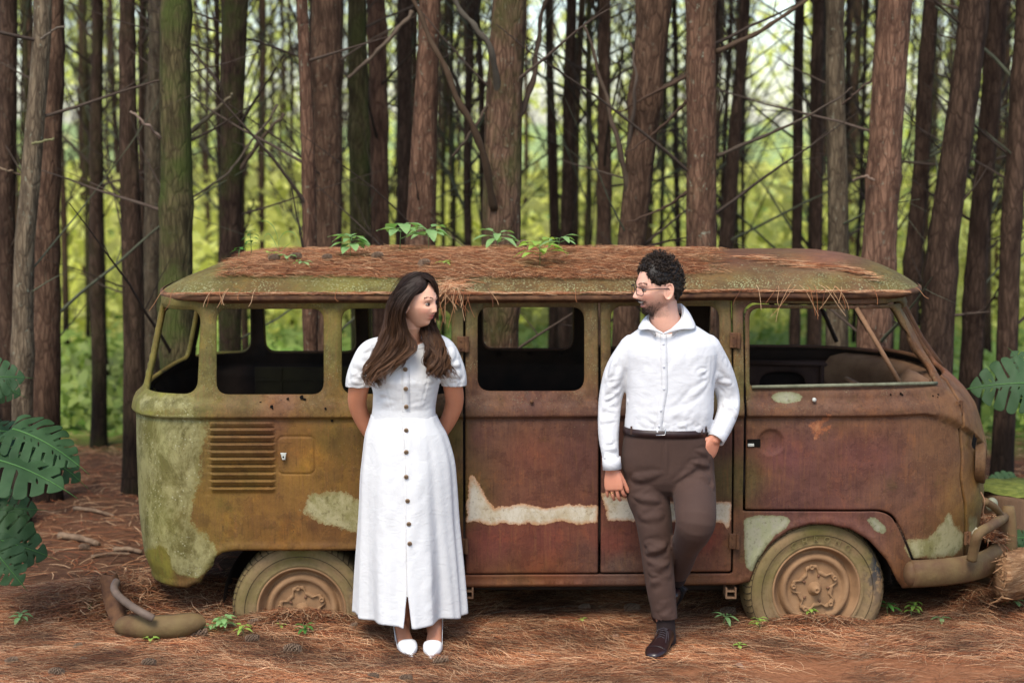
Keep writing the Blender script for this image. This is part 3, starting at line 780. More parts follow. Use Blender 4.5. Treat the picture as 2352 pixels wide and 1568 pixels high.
def wheel(c, steer, full, label):
    c = Vector(c); W = empty('wheel', c, None); W.parent = VAN; W.location = c - VAN.location
    W['label'] = label
    rt = Matrix.Rotation(R(steer), 3, 'Z')
    def at(m, name, mat, par, sm_=True):
        m.V = [tuple(c + rt @ (Vector(v) * 1.035)) for v in m.V]; return m.build(name, mat, par, sm_)
    T = MB()
    prof = [(.200, -.012), (.206, -.030), (.214, -.034), (.222, -.036), (.226, -.030), (.250, -.046), (.285, -.050), (.303, -.044), (.309, -.034), (.312, -.034), (.322, -.012), (.328, .02), (.330, .07), (.328, .12), (.318, .145), (.28, .155), (.21, .14)]
    T.lathe(prof, (0, 0, 0), 'Y', 96)
    ty = at(T, 'tyre', TYRE, W)
    # tread sipes on the shoulder
    sp_ = MB()
    for k in range(64):
        a = 2 * math.pi * k / 64
        p = [(.3095, -.040, 0), (.317, -.028, .022), (.326, -.004, .040), (.3295, .03, .048)]
        sp_.tube([(r_ * math.cos(a + d_), y_, r_ * math.sin(a + d_)) for (r_, y_, d_) in p], .0024, 4)
    for r_ in (.3105, .262): sp_.tube([(r_ * math.cos(a), -.0455 if r_ > .3 else -.0495, r_ * math.sin(a)) for a in np.linspace(0, 2 * math.pi, 65)], .0014, 4)
    at(sp_, 'tread', IRON if False else DARKTREAD, W)
    Rm = MB().lathe([(.206, -.010), (.210, -.030), (.204, -.036), (.198, -.030), (.192, -.004), (.180, .010), (.172, .020), (.168, .004), (.160, -.012), (.150, -.018), (.138, -.012), (.132, .002), (.126, .006), (.085, .004), (.055, .001), (.0, .0)], (0, 0, 0), 'Y', 72)
    rm = at(Rm, 'rim', RIMM, W)
    # raised five-lobed drum plate
    V = []; n_ = 120
    for k in range(n_):
        a = 2 * math.pi * k / n_; lobe = .5 + .5 * math.cos(5 * (a - R(100))); r_ = .086 + .026 * max(0, min(1, (lobe - .35) * 3))
        V.append((r_, a))
    pm = MB(); P = [(r_ * math.cos(a), .004, r_ * math.sin(a)) for r_, a in V] + [(r_ * math.cos(a), -.006, r_ * math.sin(a)) for r_, a in V] + [((r_ - .012) * math.cos(a), -.008, (r_ - .012) * math.sin(a)) for r_, a in V] + [((r_ - .02) * math.cos(a), .001, (r_ - .02) * math.sin(a)) for r_, a in V]
    FF = []
    for i in range(3):
        for k in range(n_): FF.append((i * n_ + k, i * n_ + (k + 1) % n_, (i + 1) * n_ + (k + 1) % n_, (i + 1) * n_ + k))
    pm.add(P, FF); at(pm, 'drum_plate', RIMM, W)
    for k in range(5):
        a = R(100) + 2 * math.pi * k / 5; m_ = MB().lathe([(.012, .004), (.012, -.014), (.008, -.017), (.006, -.013), (.0, -.013)], (.104 * math.cos(a), 0, .104 * math.sin(a)), 'Y', 12)
        at(m_, 'wheel_bolt', RIMM, W)
    hb = MB().lathe([(.034, .0), (.028, -.010), (.020, -.018), (.020, -.032), (.014, -.036), (.013, -.042), (.007, -.042), (.006, -.036), (.0, -.036)], (0, 0, 0), 'Y', 20); at(hb, 'hub', RIMM, W)
    dk = MB()
    for k in range(5):
        a = R(75) + 2 * math.pi * k / 5; q = Vector((.062 * math.cos(a), -.0045, .062 * math.sin(a))); rr = Matrix.Rotation(-a, 3, 'Y')
        dk = MB(); dk.ball(q, (.009, .004, .006), rr, 10, 6); at(dk, 'drum_slot', RIMD, W)
    return W
DARKTREAD = noisy('tread grooves', (.05, .035, .018), (.10, .065, .03), 20, .9, .3, .003)
p1 = PX(1872, 1352, .07); p2 = PX(694, 1400, .10)
WF = wheel((p1.x, .08, p1.z), 6, True, 'front wheel with a round-faced hub, mossy tyre sunk in needles')
WR = wheel((p2.x, .11, p2.z), 0, True, 'rear wheel half hidden by the white dress')
WF2 = wheel((p1.x, 2 * YC - .2, p1.z), 0, True, 'far front wheel'); WR2 = wheel((p2.x, 2 * YC - .2, p2.z), 0, True, 'far rear wheel')
# embossed lettering on the front tyre
def text_mesh(s, size):
    cu = bpy.data.curves.new('t', 'FONT'); cu.body = s; cu.size = size; cu.extrude = .0012; cu.align_x = 'CENTER'
    o = bpy.data.objects.new('t', cu); COL.objects.link(o); dg = bpy.context.evaluated_depsgraph_get(); me = bpy.data.meshes.new_from_object(o.evaluated_get(dg))
    V = [v.co.copy() for v in me.vertices]; F = [tuple(p.vertices) for p in me.polygons]; bpy.data.objects.remove(o); bpy.data.meshes.remove(me); return V, F
LETM = noisy('raised tyre lettering', (.17, .14, .05), (.24, .18, .08), 10, .9, .3, .003)
tb = MB(); word = 'CHRONO'; c = Vector((p1.x, .08, p1.z)); rt = Matrix.Rotation(R(6), 3, 'Z')
for i, ch in enumerate(word):
    a = R(118 - i * 12.5); V, F = text_mesh(ch, .040)
    ux = Vector((math.sin(a), 0, -math.cos(a))); uz = Vector((math.cos(a), 0, math.sin(a)))
    o0 = uz * .240 + Vector((0, -.0485, 0))
    tb.add([c + rt @ (o0 + ux * v.x + uz * v.y - Vector((0, 1, 0)) * (v.z + .45 * v.y * .3)) for v in V], F)
tyf = [o for o in WF.children if o.name.startswith('tyre')][0]
tb.build('lettering', LETM, WF, False)

# --- inner wheel arches
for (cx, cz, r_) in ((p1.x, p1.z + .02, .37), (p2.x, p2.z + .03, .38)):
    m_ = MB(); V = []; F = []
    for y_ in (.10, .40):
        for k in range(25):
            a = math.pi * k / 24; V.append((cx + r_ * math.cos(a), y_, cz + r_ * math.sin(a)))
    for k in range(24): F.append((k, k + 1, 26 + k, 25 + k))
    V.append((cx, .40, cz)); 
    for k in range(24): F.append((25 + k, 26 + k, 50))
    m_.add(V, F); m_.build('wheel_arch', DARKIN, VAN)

# --- front bumper with over-riders and bar
def sweep(pathfn, n, prof, name, mat, par):
    V = []; F = []; k = len(prof)
    for i in range(n):
        p, out = pathfn(i / (n - 1)); p = Vector(p); out = Vector(out).normalized()
        for (o_, h) in prof: V.append(p + out * o_ + Vector((0, 0, h)))
    for i in range(n - 1):
        for j in range(k): F.append((i * k + j, i * k + (j + 1) % k, (i + 1) * k + (j + 1) % k, (i + 1) * k + j))
    F.append(tuple(range(k))[::-1]); F.append(tuple((n - 1) * k + j for j in range(k)))
    return V, F
BUMPM = noisy('brown mossy bumper', (.095, .045, .022), (.17, .115, .045), 7, .75, .7, .006, 8)
def fbump(t):
    # plan: from the arch round the nose to the other side
    a = math.pi * t; s_ = math.sin(a); c_ = math.cos(a)
    x = 1.66 + .80 * abs(s_) ** .74; y = YC - .92 * math.copysign(abs(c_) ** .74, c_)
    return (x, y, .285 + .0 * t), (s_ * .86 + 1e-6, -c_ * .9, 0)
prof = [(-.01, -.062), (.012, -.068), (.034, -.052), (.044, -.01), (.042, .03), (.026, .055), (.002, .062), (-.02, .055), (-.012, .04), (.014, .036), (.024, .01), (.022, -.02), (.012, -.045)]
V, F = sweep(lambda t: fbump(.055 + t * .89), 70, prof, '', None, None)
FB = mk('front_bumper', V, F, BUMPM, VAN, True); FB['label'] = 'brown mossy front bumper with needles caught on it'
endc = MB(); p, o_ = fbump(.055); endc.ball(Vector(p) + Vector((0, 0, -.004)), (.035, .045, .060), None, 16, 12); endc.build('bumper_end', BUMPM, FB)
# over-riders
def oro(t):
    p, o_ = fbump(t); p = Vector(p); o_ = Vector(o_).normalized(); tn = Vector((-o_.y, o_.x, 0)); rot = Matrix((tn, o_, Vector((0, 0, 1)))).transposed()
    b = MB(); V = []; F = []
    sec = [(-.13, .02, .05), (-.10, .034, .075), (0, .036, .085), (.12, .034, .075), (.20, .030, .06), (.235, .02, .045)]
    for (h, w_, d_) in sec:
        for k in range(12):
            a = 2 * math.pi * k / 12; V.append(p + rot @ Vector((w_ * math.cos(a), d_ * math.sin(a) * .6 + .045, h)))
    for i in range(5):
        for k in range(12): F.append((i * 12 + k, i * 12 + (k + 1) % 12, (i + 1) * 12 + (k + 1) % 12, (i + 1) * 12 + k))
    F.append(tuple(range(12))); F.append(tuple(60 + k for k in range(12))[::-1])
    b.add(V, F); b.build('over_rider', BUMPM, FB)
oro(.36); oro(.64)
# the bent tube guard: from the bumper up and round to the over-rider
pb = [PX(2232, 1285, -.03), PX(2238, 1255, -.05), PX(2248, 1225, -.07), PX(2275, 1208, .02), PX(2300, 1192, .22), PX(2310, 1180, .45)]
bar([tuple(q) for q in spline(pb, 24)], .025, 'guard_tube', BUMPM, FB, n=12)
pb = [PX(2262, 1150, .1), PX(2285, 1165, .15), PX(2300, 1185, .25)]
bar([tuple(q) for q in spline(pb, 10)], .018, 'guard_stay', BUMPM, FB, n=10)
MB().tube([tuple(q) for q in spline([PX(2240, 1232, -.055), PX(2252, 1218, -.055)], 4)], .0265, 12).build('paint_remnant', noisy('cream paint scrap', (.24, .20, .12), (.40, .36, .25), 20, .8), FB)
# dangling wire and small lamp
bar([tuple(q) for q in spline([PX(2253, 1130, .05), PX(2262, 1150, .0), PX(2258, 1175, .02), PX(2264, 1195, .03)], 14)], .003, 'loose_wire', DUSTY, VAN)
MB().ball(PX(2278, 1158, .25), (.03, .03, .035), None, 14, 10).build('indicator', noisy('faded lens', (.16, .16, .10), (.30, .29, .20), 20, .5), VAN)
# ============================================================ ground
def gz(x, y):
    z = noise.noise(Vector((x * .6, y * .6, 5))) * .03 + noise.noise(Vector((x * 2.5, y * 2.5, 2))) * .010
    # litter heaped against the tyres and under the sill
    for (cx, cy, h, r_) in ((p1.x, -.02, .03, .30), (p2.x, .02, .045, .34), (-2.0, .5, .10, .5), (-1.5, .35, .07, .35), (2.3, .5, .03, .5)):
        z += h * math.exp(-(((x - cx) / r_) ** 2 + ((y - cy) / (r_ * .6)) ** 2))
    if y > 5: z += noise.noise(Vector((x * .1, y * .1, 5))) * .12 * min(1, (y - 5) / 6)
    return z
ys = np.concatenate([np.arange(-9, -1.6, .25), np.arange(-1.6, 1.2, .05), np.arange(1.2, 6, .2), np.arange(6, 30, 1.0), np.arange(30, 301, 15)])
xs = np.concatenate([np.arange(-200, -12, 12), np.arange(-12, -3.2, .5), np.arange(-3.2, 3.2, .05), np.arange(3.2, 12, .5), np.arange(12, 201, 12)])
V = [(x, y, gz(x, y)) for y in ys for x in xs]; k = len(xs)
F = [(j * k + i, j * k + i + 1, (j + 1) * k + i + 1, (j + 1) * k + i) for j in range(len(ys) - 1) for i in range(k - 1)]
def ground_mat():
    n = N('needle strewn soil', .95, .15); co = n.coord('Object')
    big = n.noise(co, .9, 4, .6); mid = n.noise(co, 6, 6, .65)
    st1 = n.noise(n.mapping(co, (14, 160, 1), (0, 0, .5)), 1, 3, .6, .5); st2 = n.noise(n.mapping(co, (14, 160, 1), (0, 0, -.6)), 1, 3, .6, .5)
    st3 = n.noise(n.mapping(co, (18, 190, 1), (0, 0, 1.5)), 1, 3, .6, .5)
    s_ = n.math('MAXIMUM', n.math('MAXIMUM', st1, st2), st3)
    c = n.ramp(s_, [(.45, (.030, .016, .010)), (.58, (.11, .050, .026)), (.70, (.23, .125, .068)), (.8, (.32, .20, .12))])
    c = n.mix(n.range(mid, .35, .7, 0, .5), c, (.075, .036, .020))
    # bare red soil in front on the right
    sep = n.new('SeparateXYZ'); n.link(co, sep.inputs[0])
    dx = n.math('DIVIDE', n.math('SUBTRACT', sep.outputs[0], 1.55), 1.1); dy = n.math('DIVIDE', n.math('ADD', sep.outputs[1], .78), .36)
    rr = n.math('ADD', n.math('ADD', n.math('MULTIPLY', dx, dx), n.math('MULTIPLY', dy, dy)), n.math('MULTIPLY', n.math('SUBTRACT', mid, .5), 2.4))
    soil = n.ramp(n.noise(co, 45, 6, .7), [(.3, (.24, .090, .036)), (.7, (.40, .175, .085))])
    c = n.mix(n.range(rr, .6, 1.5, .85, 0), c, soil)
    c = n.mix(n.range(big, .5, .68, 0, .2), c, soil)
    gr = n.ramp(n.noise(co, 1.2, 6, .7), [(.3, (.045, .09, .012)), (.7, (.13, .24, .03))])
    far = n.range(n.math('ADD', sep.outputs[1], n.math('MULTIPLY', big, 2.0)), 5.4, 6.6)
    c = n.mix(far, c, gr)
    n.color(c); n.bump(n.math('ADD', s_, mid), .8, .012); return n.m
tag(mk('ground', V, F, ground_mat(), None, True), kind='structure')

def attrmat(name, a='col', rough=.8, spec=.25, tr=0, var=.3, scale=20):
    n = N(name, rough, spec); c = n.attr(a); f = n.noise(n.coord(), scale, 4)
    c = n.mix(n.range(f, .35, .7, 0, var), c, n.mix(1.0, c, (.5, .45, .4), 'MULTIPLY')); n.color(c)
    if tr: n.translucent(n.mix(1.0, c, (1.5, 1.6, .8), 'MULTIPLY'), tr)
    return n.m
NEEDM = attrmat('pine needles', 'col', .75, .3, 0, .1)
def needles(name, P, ang, L, lift, wd, cols, tilt=None):
    """bent thin blades lying at P; three segments of ribbon each"""
    n = len(P); d = np.stack([np.cos(ang), np.sin(ang), np.zeros(n)], 1); s = np.stack([-np.sin(ang), np.cos(ang), np.zeros(n)], 1)
    bend = np.random.uniform(-.18, .18, n); e0 = np.random.uniform(0, lift, n); e1 = np.random.uniform(0, lift, n) * .8; em = (e0 + e1) / 2 + np.random.uniform(0, .4, n) * lift
    V = np.zeros((n, 8, 3)); ups = [e0, (e0 + em) / 2 + .2 * em, (em + e1) / 2 + .2 * em, e1]
    for k, t in enumerate((-.5, -.17, .17, .5)):
        c = P + d * (L * t)[:, None] + s * (bend * L * (1 - (2 * t) ** 2))[:, None]; c[:, 2] += ups[k]
        ww = wd * (1.0 if abs(t) < .3 else .45)
        V[:, 2 * k] = c - s * ww[:, None]; V[:, 2 * k + 1] = c + s * ww[:, None]
        V[:, 2 * k + 1, 2] += wd * .7
    V[:, :, 2] = np.maximum(V[:, :, 2], P[:, 2][:, None] + .0005)
    b = np.arange(n)[:, None] * 8
    F = np.concatenate([b + np.array([0, 2, 3, 1]), b + np.array([2, 4, 5, 3]), b + np.array([4, 6, 7, 5])])
    C = np.repeat(cols, 8, 0)
    return mk(name, V.reshape(-1, 3), F, NEEDM, None, False, {'col': C})
PAL = np.array([lin(c) for c in ((184,130,90), (152,98,64), (196,152,112), (120,74,48), (166,104,64), (212,172,132), (100,60,40), (152,84,50), (76,46,32))])
def pick(n, wts=None): return PAL[np.random.choice(len(PAL), n, p=wts)] * np.random.uniform(.75, 1.1, (n, 1))
def gridz(X, Y):
    return np.array([gz(a, b) for a, b in zip(X, Y)])
n1 = 82000
Y = -1.05 + 1.9 * np.random.rand(n1) ** 1.15; X = np.random.uniform(-1, 1, n1) * (2.6 + .34 * (Y + 1.2))
sb = np.array([noise.noise(Vector((a * 1.6, b * 2.4, 31))) + .5 * noise.noise(Vector((a * 6, b * 8, 33))) for a, b in zip(X, Y)])
keep = np.random.rand(n1) > np.clip(1.55 - (((X - 1.55) / .95) ** 2 + ((Y + .78) / .30) ** 2) * 1.1 + sb * 1.6, 0, .94) - .25 * (sb > .25)
X, Y = X[keep], Y[keep]
flow = np.array([noise.noise(Vector((a * 1.4, b * 1.4, 11))) * 2.2 for a, b in zip(X, Y)])
ang = flow + np.random.normal(0, .75, len(X))
cv = np.array([noise.noise(Vector((a * 2.2, b * 3.0, 21))) + .6 * noise.noise(Vector((a * 7, b * 9, 23))) for a, b in zip(X, Y)]); cm_ = np.clip(.86 + .95 * cv, .35, 1.35)[:, None]
LN = tag(needles('needle_litter', np.stack([X, Y, gridz(X, Y)], 1), ang, np.random.uniform(.07, .17, len(X)), .020, np.random.uniform(.0004, .0009, len(X)), pick(len(X)) * cm_), kind='stuff')
n2 = 16000
Y = .9 + 4.6 * np.random.rand(n2); X = np.random.uniform(-1, 1, n2) * (3.2 + .32 * Y)
tag(needles('needle_litter', np.stack([X, Y, gridz(X, Y)], 1), np.random.uniform(0, 6.3, n2), np.random.uniform(.10, .2, n2), .02, np.random.uniform(.0012, .002, n2), pick(n2) * .8), kind='stuff')
# heap of needles behind the loose bumper and at the tyres
HP = []; HA = []
for (cx, cy, rx, ry, h, k) in ((-1.98, .25, .38, .22, .10, 2300), (-1.45, .30, .30, .2, .06, 1200), (p1.x, -.04, .24, .04, .02, 450), (p2.x, -.02, .26, .04, .025, 450), (2.35, .35, .2, .2, .05, 700)):
    a = np.random.normal(0, .5, (k, 2)); x = cx + a[:, 0] * rx; y = cy + a[:, 1] * ry
    z = gridz(x, y) + h * np.exp(-(a ** 2).sum(1) * 1.2) * np.random.rand(k); HP.append(np.stack([x, y, z], 1))
HP = np.vstack(HP)
tag(needles('needle_litter', HP, np.random.uniform(0, 6.3, len(HP)), np.random.uniform(.08, .17, len(HP)), .03, np.random.uniform(.0008, .0014, len(HP)), pick(len(HP)) * .75), kind='stuff')

# ---- needles on the roof
n3 = 15000; X = np.random.uniform(-1.42, 1.05, n3); Y = .19 + 1.1 * np.random.rand(n3) ** 1.6
edge = .215 + .02 * np.array([noise.noise(Vector((a * 4, 0, 3))) for a in X]); ok = (Y > edge) & (np.random.rand(n3) < np.clip((1.10 - X + .45 * (Y - .3)) / .35, 0, 1)) & (X > -1.40 + .25 * np.clip(.9 - Y, 0, 1) * 0)
X, Y = X[ok], Y[ok]; Z = np.array([roofz(a, b) or 0 for a, b in zip(X, Y)]); ok = Z > 1; X, Y, Z = X[ok], Y[ok], Z[ok]
hump = .010 * np.clip((Y - .2) / .1, 0, 1) * (1 + np.array([noise.noise(Vector((a * 3, b * 3, 8))) for a, b in zip(X, Y)])) * np.clip((1.0 - X) / .4, 0, 1)
tag(needles('roof_needles', np.stack([X, Y, Z + hump * np.random.rand(len(X)) + .001], 1), np.random.normal(0, 1.3, len(X)), np.random.uniform(.05, .13, len(X)), .018, np.random.uniform(.0005, .0010, len(X)), pick(len(X)) * np.array([.98, .95, .90])), kind='stuff')
# mat of packed litter under them: a thin lumpy sheet with a ragged edge
V = []; F = []; nx_, ny_ = 90, 36
for j in range(ny_):
    for i in range(nx_):
        x = -1.36 + 2.35 * i / (nx_ - 1) ; y = .235 + .025 * noise.noise(Vector((x * 5, 0, 3))) + 1.15 * j / (ny_ - 1)
        y += 0; e = min(i, nx_ - 1 - i) / 6; e = min(1, e) * min(1, j / 2); x2 = x + .04 * noise.noise(Vector((y * 6, i * .1, 1)))
        z = (roofz(x2, min(y, 1.4)) or 1.7); V.append((x2, y, z - .004 + e * (.006 + .009 * (1 + noise.noise(Vector((x * 4, y * 4, 8)))))))
F = [(j * nx_ + i, j * nx_ + i + 1, (j + 1) * nx_ + i + 1, (j + 1) * nx_ + i) for j in range(ny_ - 1) for i in range(nx_ - 1)]
n = N('packed needle mat', .95, .1); co = n.coord()
s_ = n.math('MAXIMUM', n.noise(n.mapping(co, (14, 190, 1), (0, 0, .35)), 1, 3, .6, .6), n.noise(n.mapping(co, (14, 190, 1), (0, 0, -.4)), 1, 3, .6, .6))
n.color(n.ramp(s_, [(.42, (.07, .026, .012)), (.56, (.18, .075, .034)), (.7, (.36, .18, .09))])); n.bump(s_, .8, .01)
tag(mk('roof_litter', V, F, n.m, None, True), kind='stuff')
# needles in the dent, along the gutter and hanging from it
P = []; A = []
for k in range(420):
    t = random.random(); x = 1.12 + .60 * t; y = .47 - .26 * t + random.gauss(0, .012 + .012 * math.sin(t * 3.1)); P.append((x, y, (roofz(x, y) or 1.7) + .004 * random.random())); A.append(random.gauss(-.30, .22))
for k in range(1000):
    x = random.uniform(-1.58, 1.82); P.append((x, .052 + random.uniform(-.008, .02), rz(x, .06, 0) + .008 + random.random() * .006)); A.append(random.gauss(0, .12))
P = np.array(P); k = len(P)
tag(needles('roof_needles', P, np.array(A), np.random.uniform(.07, .16, k), .010, np.random.uniform(.0009, .0014, k), pick(k)), kind='stuff')
hg = MB()
def hang(x, n_, L=.12, spread=.5, y=.035):
    for _ in range(n_):
        xx = x + random.gauss(0, .03); a = random.gauss(0, spread); l = L * random.uniform(.5, 1.4); z = rz(x, .06, 0) + .012; c = tuple(PAL[random.randrange(6)] * .9)
        p0 = Vector((xx - math.sin(a) * l * .35, y + .06, z + .02 + l * .1)); p1_ = Vector((xx, y + .004, z + .010)); p2_ = Vector((xx + math.sin(a) * l * .6, y - .016, z - l * .55)); p3 = Vector((xx + math.sin(a) * l * 1.0 + random.gauss(0, .01), y - .020, z - l))
        hg.tube([tuple(q) for q in spline([p0, p1_, p2_, p3], 7)], .0011, 4, False, c)
for (dx, n_, L) in ((385, 5, .07), (500, 10, .06), (560, 8, .05), (1012, 34, .17), (1035, 30, .15), (1060, 18, .10), (1110, 6, .07), (1690, 3, .10), (1745, 4, .10), (1800, 3, .09), (1812, 8, .16), (1835, 5, .16), (1880, 8, .12), (1905, 8, .13), (1940, 7, .09), (2000, 3, .06), (1300, 3, .05), (780, 2, .05), (2095, 4, .05)): hang((dx - 1176) / 490, max(1, int(n_ * .42)), L * .75, .7)
# needle clump lying on the roof side over the woman's shoulder
for _ in range(90):
    x = (random.gauss(1035, 26) - 1176) / 490; y = random.uniform(.07, .2); a = random.uniform(0, 6.28); l = random.uniform(.04, .10)
    q = [Vector((x + math.cos(a) * l * s__, y + math.sin(a) * l * s__ * .5, 0)) for s__ in (-1, 0, 1)]
    q = [Vector((v.x, max(.062, v.y), (roofz(v.x, max(.066, v.y)) or 1.60) + .010)) for v in q]
    hg.tube([tuple(v) for v in spline(q, 5)], .0011, 4, False, tuple(PAL[random.randrange(6)] * .9))
tag(hg.build('hanging_needles', NEEDM, None, False, colname='col', fixn=False), kind='stuff')
# ============================================================ pines
def bark_mat():
    n = N('pine bark', .95, .15); co = n.coord('Object'); oi = n.new('ObjectInfo')
    oc = n.attr('tone')
    m = n.mapping(co, (1, 1, .22))
    add = n.new('VectorMath'); add.operation = 'ADD'; n.link(m, add.inputs[0]); n.link(oi.outputs['Random'], add.inputs[1])
    wv = n.new('VectorMath'); wv.operation = 'ADD'; n.link(add.outputs[0], wv.inputs[0]); nv = n.new('TexNoise'); nv.inputs['Scale'].default_value = 9; n.link(add.outputs[0], nv.inputs['Vector']); sc_ = n.new('VectorMath'); sc_.operation = 'SCALE'; n.link(nv.outputs['Color'], sc_.inputs[0]); sc_.inputs['Scale'].default_value = .09; n.link(sc_.outputs[0], wv.inputs[1]); v = n.voro(wv.outputs[0], 34, 'DISTANCE_TO_EDGE'); cr = n.range(v.outputs['Distance'], .0, .16, .25, 1)
    f = n.noise(add.outputs[0], 22, 6, .7); g = n.noise(co, 4, 5, .6)
    c = n.mix(n.range(f, .35, .68), n.mix(1.0, oc, (.38, .35, .34), 'MULTIPLY'), n.mix(1.0, oc, (1.7, 1.65, 1.55), 'MULTIPLY'))
    c = n.mix(cr, n.mix(1.0, oc, (.45, .40, .38), 'MULTIPLY'), c)
    li = n.math('MULTIPLY', n.range(n.noise(co, 26, 5, .75), .60, .68), n.attr('lichen', 'Fac')); c = n.mix(n.math('MULTIPLY', li, .8), c, (.27, .29, .21))
    ms = n.math('MULTIPLY', n.range(g, .44, .62), n.attr('moss', 'Fac')); c = n.mix(n.math('MULTIPLY', ms, .85), c, (.055, .070, .016))
    n.color(c); n.bump(n.math('ADD', n.math('MULTIPLY', cr, .6), f), .8, .010); return n.m
BARK = bark_mat()
TWIG = attrmat('dead twigs', 'col', .9, .1, 0, .5, 14)
LEAFN = attrmat('pine foliage', 'col', .7, .2, .25, .2, 3)
TONE = {'brown': (.074, .046, .034), 'dark': (.048, .031, .024), 'red': (.100, .058, .043), 'grey': (.100, .080, .060), 'olive': (.056, .048, .026)}
def trunk_mesh(path, radii, n=16, seed=0):
    P = [Vector(p) for p in path]; m = len(P); V = []; F = []
    for i, p in enumerate(P):
        for k in range(n):
            a = 2 * math.pi * k / n
            q = 1 + .10 * noise.noise(Vector((math.cos(a) * 1.4 + seed * 7, math.sin(a) * 1.4, p.z * 1.1))) + .05 * noise.noise(Vector((math.cos(a) * 4 + seed, math.sin(a) * 4, p.z * 6)))
            V.append((p.x + radii[i] * q * math.cos(a), p.y + radii[i] * q * math.sin(a), p.z))
    for i in range(m - 1):
        for k in range(n): F.append((i * n + k, i * n + (k + 1) % n, (i + 1) * n + (k + 1) % n, (i + 1) * n + k))
    return V, F
def twig_tube(B, p, d, L, r, col, depth=0, rng=random):
    p = Vector(p); d = Vector(d).normalized(); pts = [p]; rr = [r]; n_ = 6 if depth == 0 else 4
    for i in range(n_):
        d = (d + Vector((rng.gauss(0, .05), rng.gauss(0, .05), rng.gauss(0, .05)))).normalized(); p = p + d * (L / n_); pts.append(p); rr.append(r * (1 - .8 * (i + 1) / n_))
    B.tube(pts, rr, 5 if depth == 0 else 3, False, col)
    if depth < 1:
        for k in range(rng.randint(1, 4)):
            i = rng.randint(2, n_ - 1); a = Vector((rng.gauss(0, .6), rng.gauss(0, .6), rng.gauss(.1, .5)))
            twig_tube(B, pts[i], d + a, L * rng.uniform(.2, .5), rr[i] * .55, col, depth + 1, rng)
def crown_mesh(cx, cy, z0, z1, rad, count, rng, size=.28):
    n_ = count; t = np.array([rng.random() for _ in range(n_)]); a = np.array([rng.random() * 6.283 for _ in range(n_)])
    rr = rad * (1 - .6 * t) * np.sqrt(np.array([rng.random() for _ in range(n_)]))
    C = np.stack([cx + rr * np.cos(a), cy + rr * np.sin(a), z0 + (z1 - z0) * t], 1)
    rs = np.random.RandomState(rng.randrange(99999))
    A = rs.normal(size=(n_, 3)); A /= np.linalg.norm(A, axis=1)[:, None]; B_ = np.cross(A, rs.normal(size=(n_, 3))); B_ /= np.linalg.norm(B_, axis=1)[:, None]
    s = size * rs.uniform(.5, 1.3, (n_, 1))
    V = np.stack([C - A * s, C + B_ * s * .22, C + A * s, C - B_ * s * .22], 1).reshape(-1, 3)
    F = np.arange(n_ * 4).reshape(-1, 4); base_ = np.array([(.035, .055, .014)]) * rs.uniform(.6, 2.0, (n_, 1)) * np.array([[1.3, 1.1, 1]])
    return V, F, np.repeat(base_, 4, 0)
TREES = []
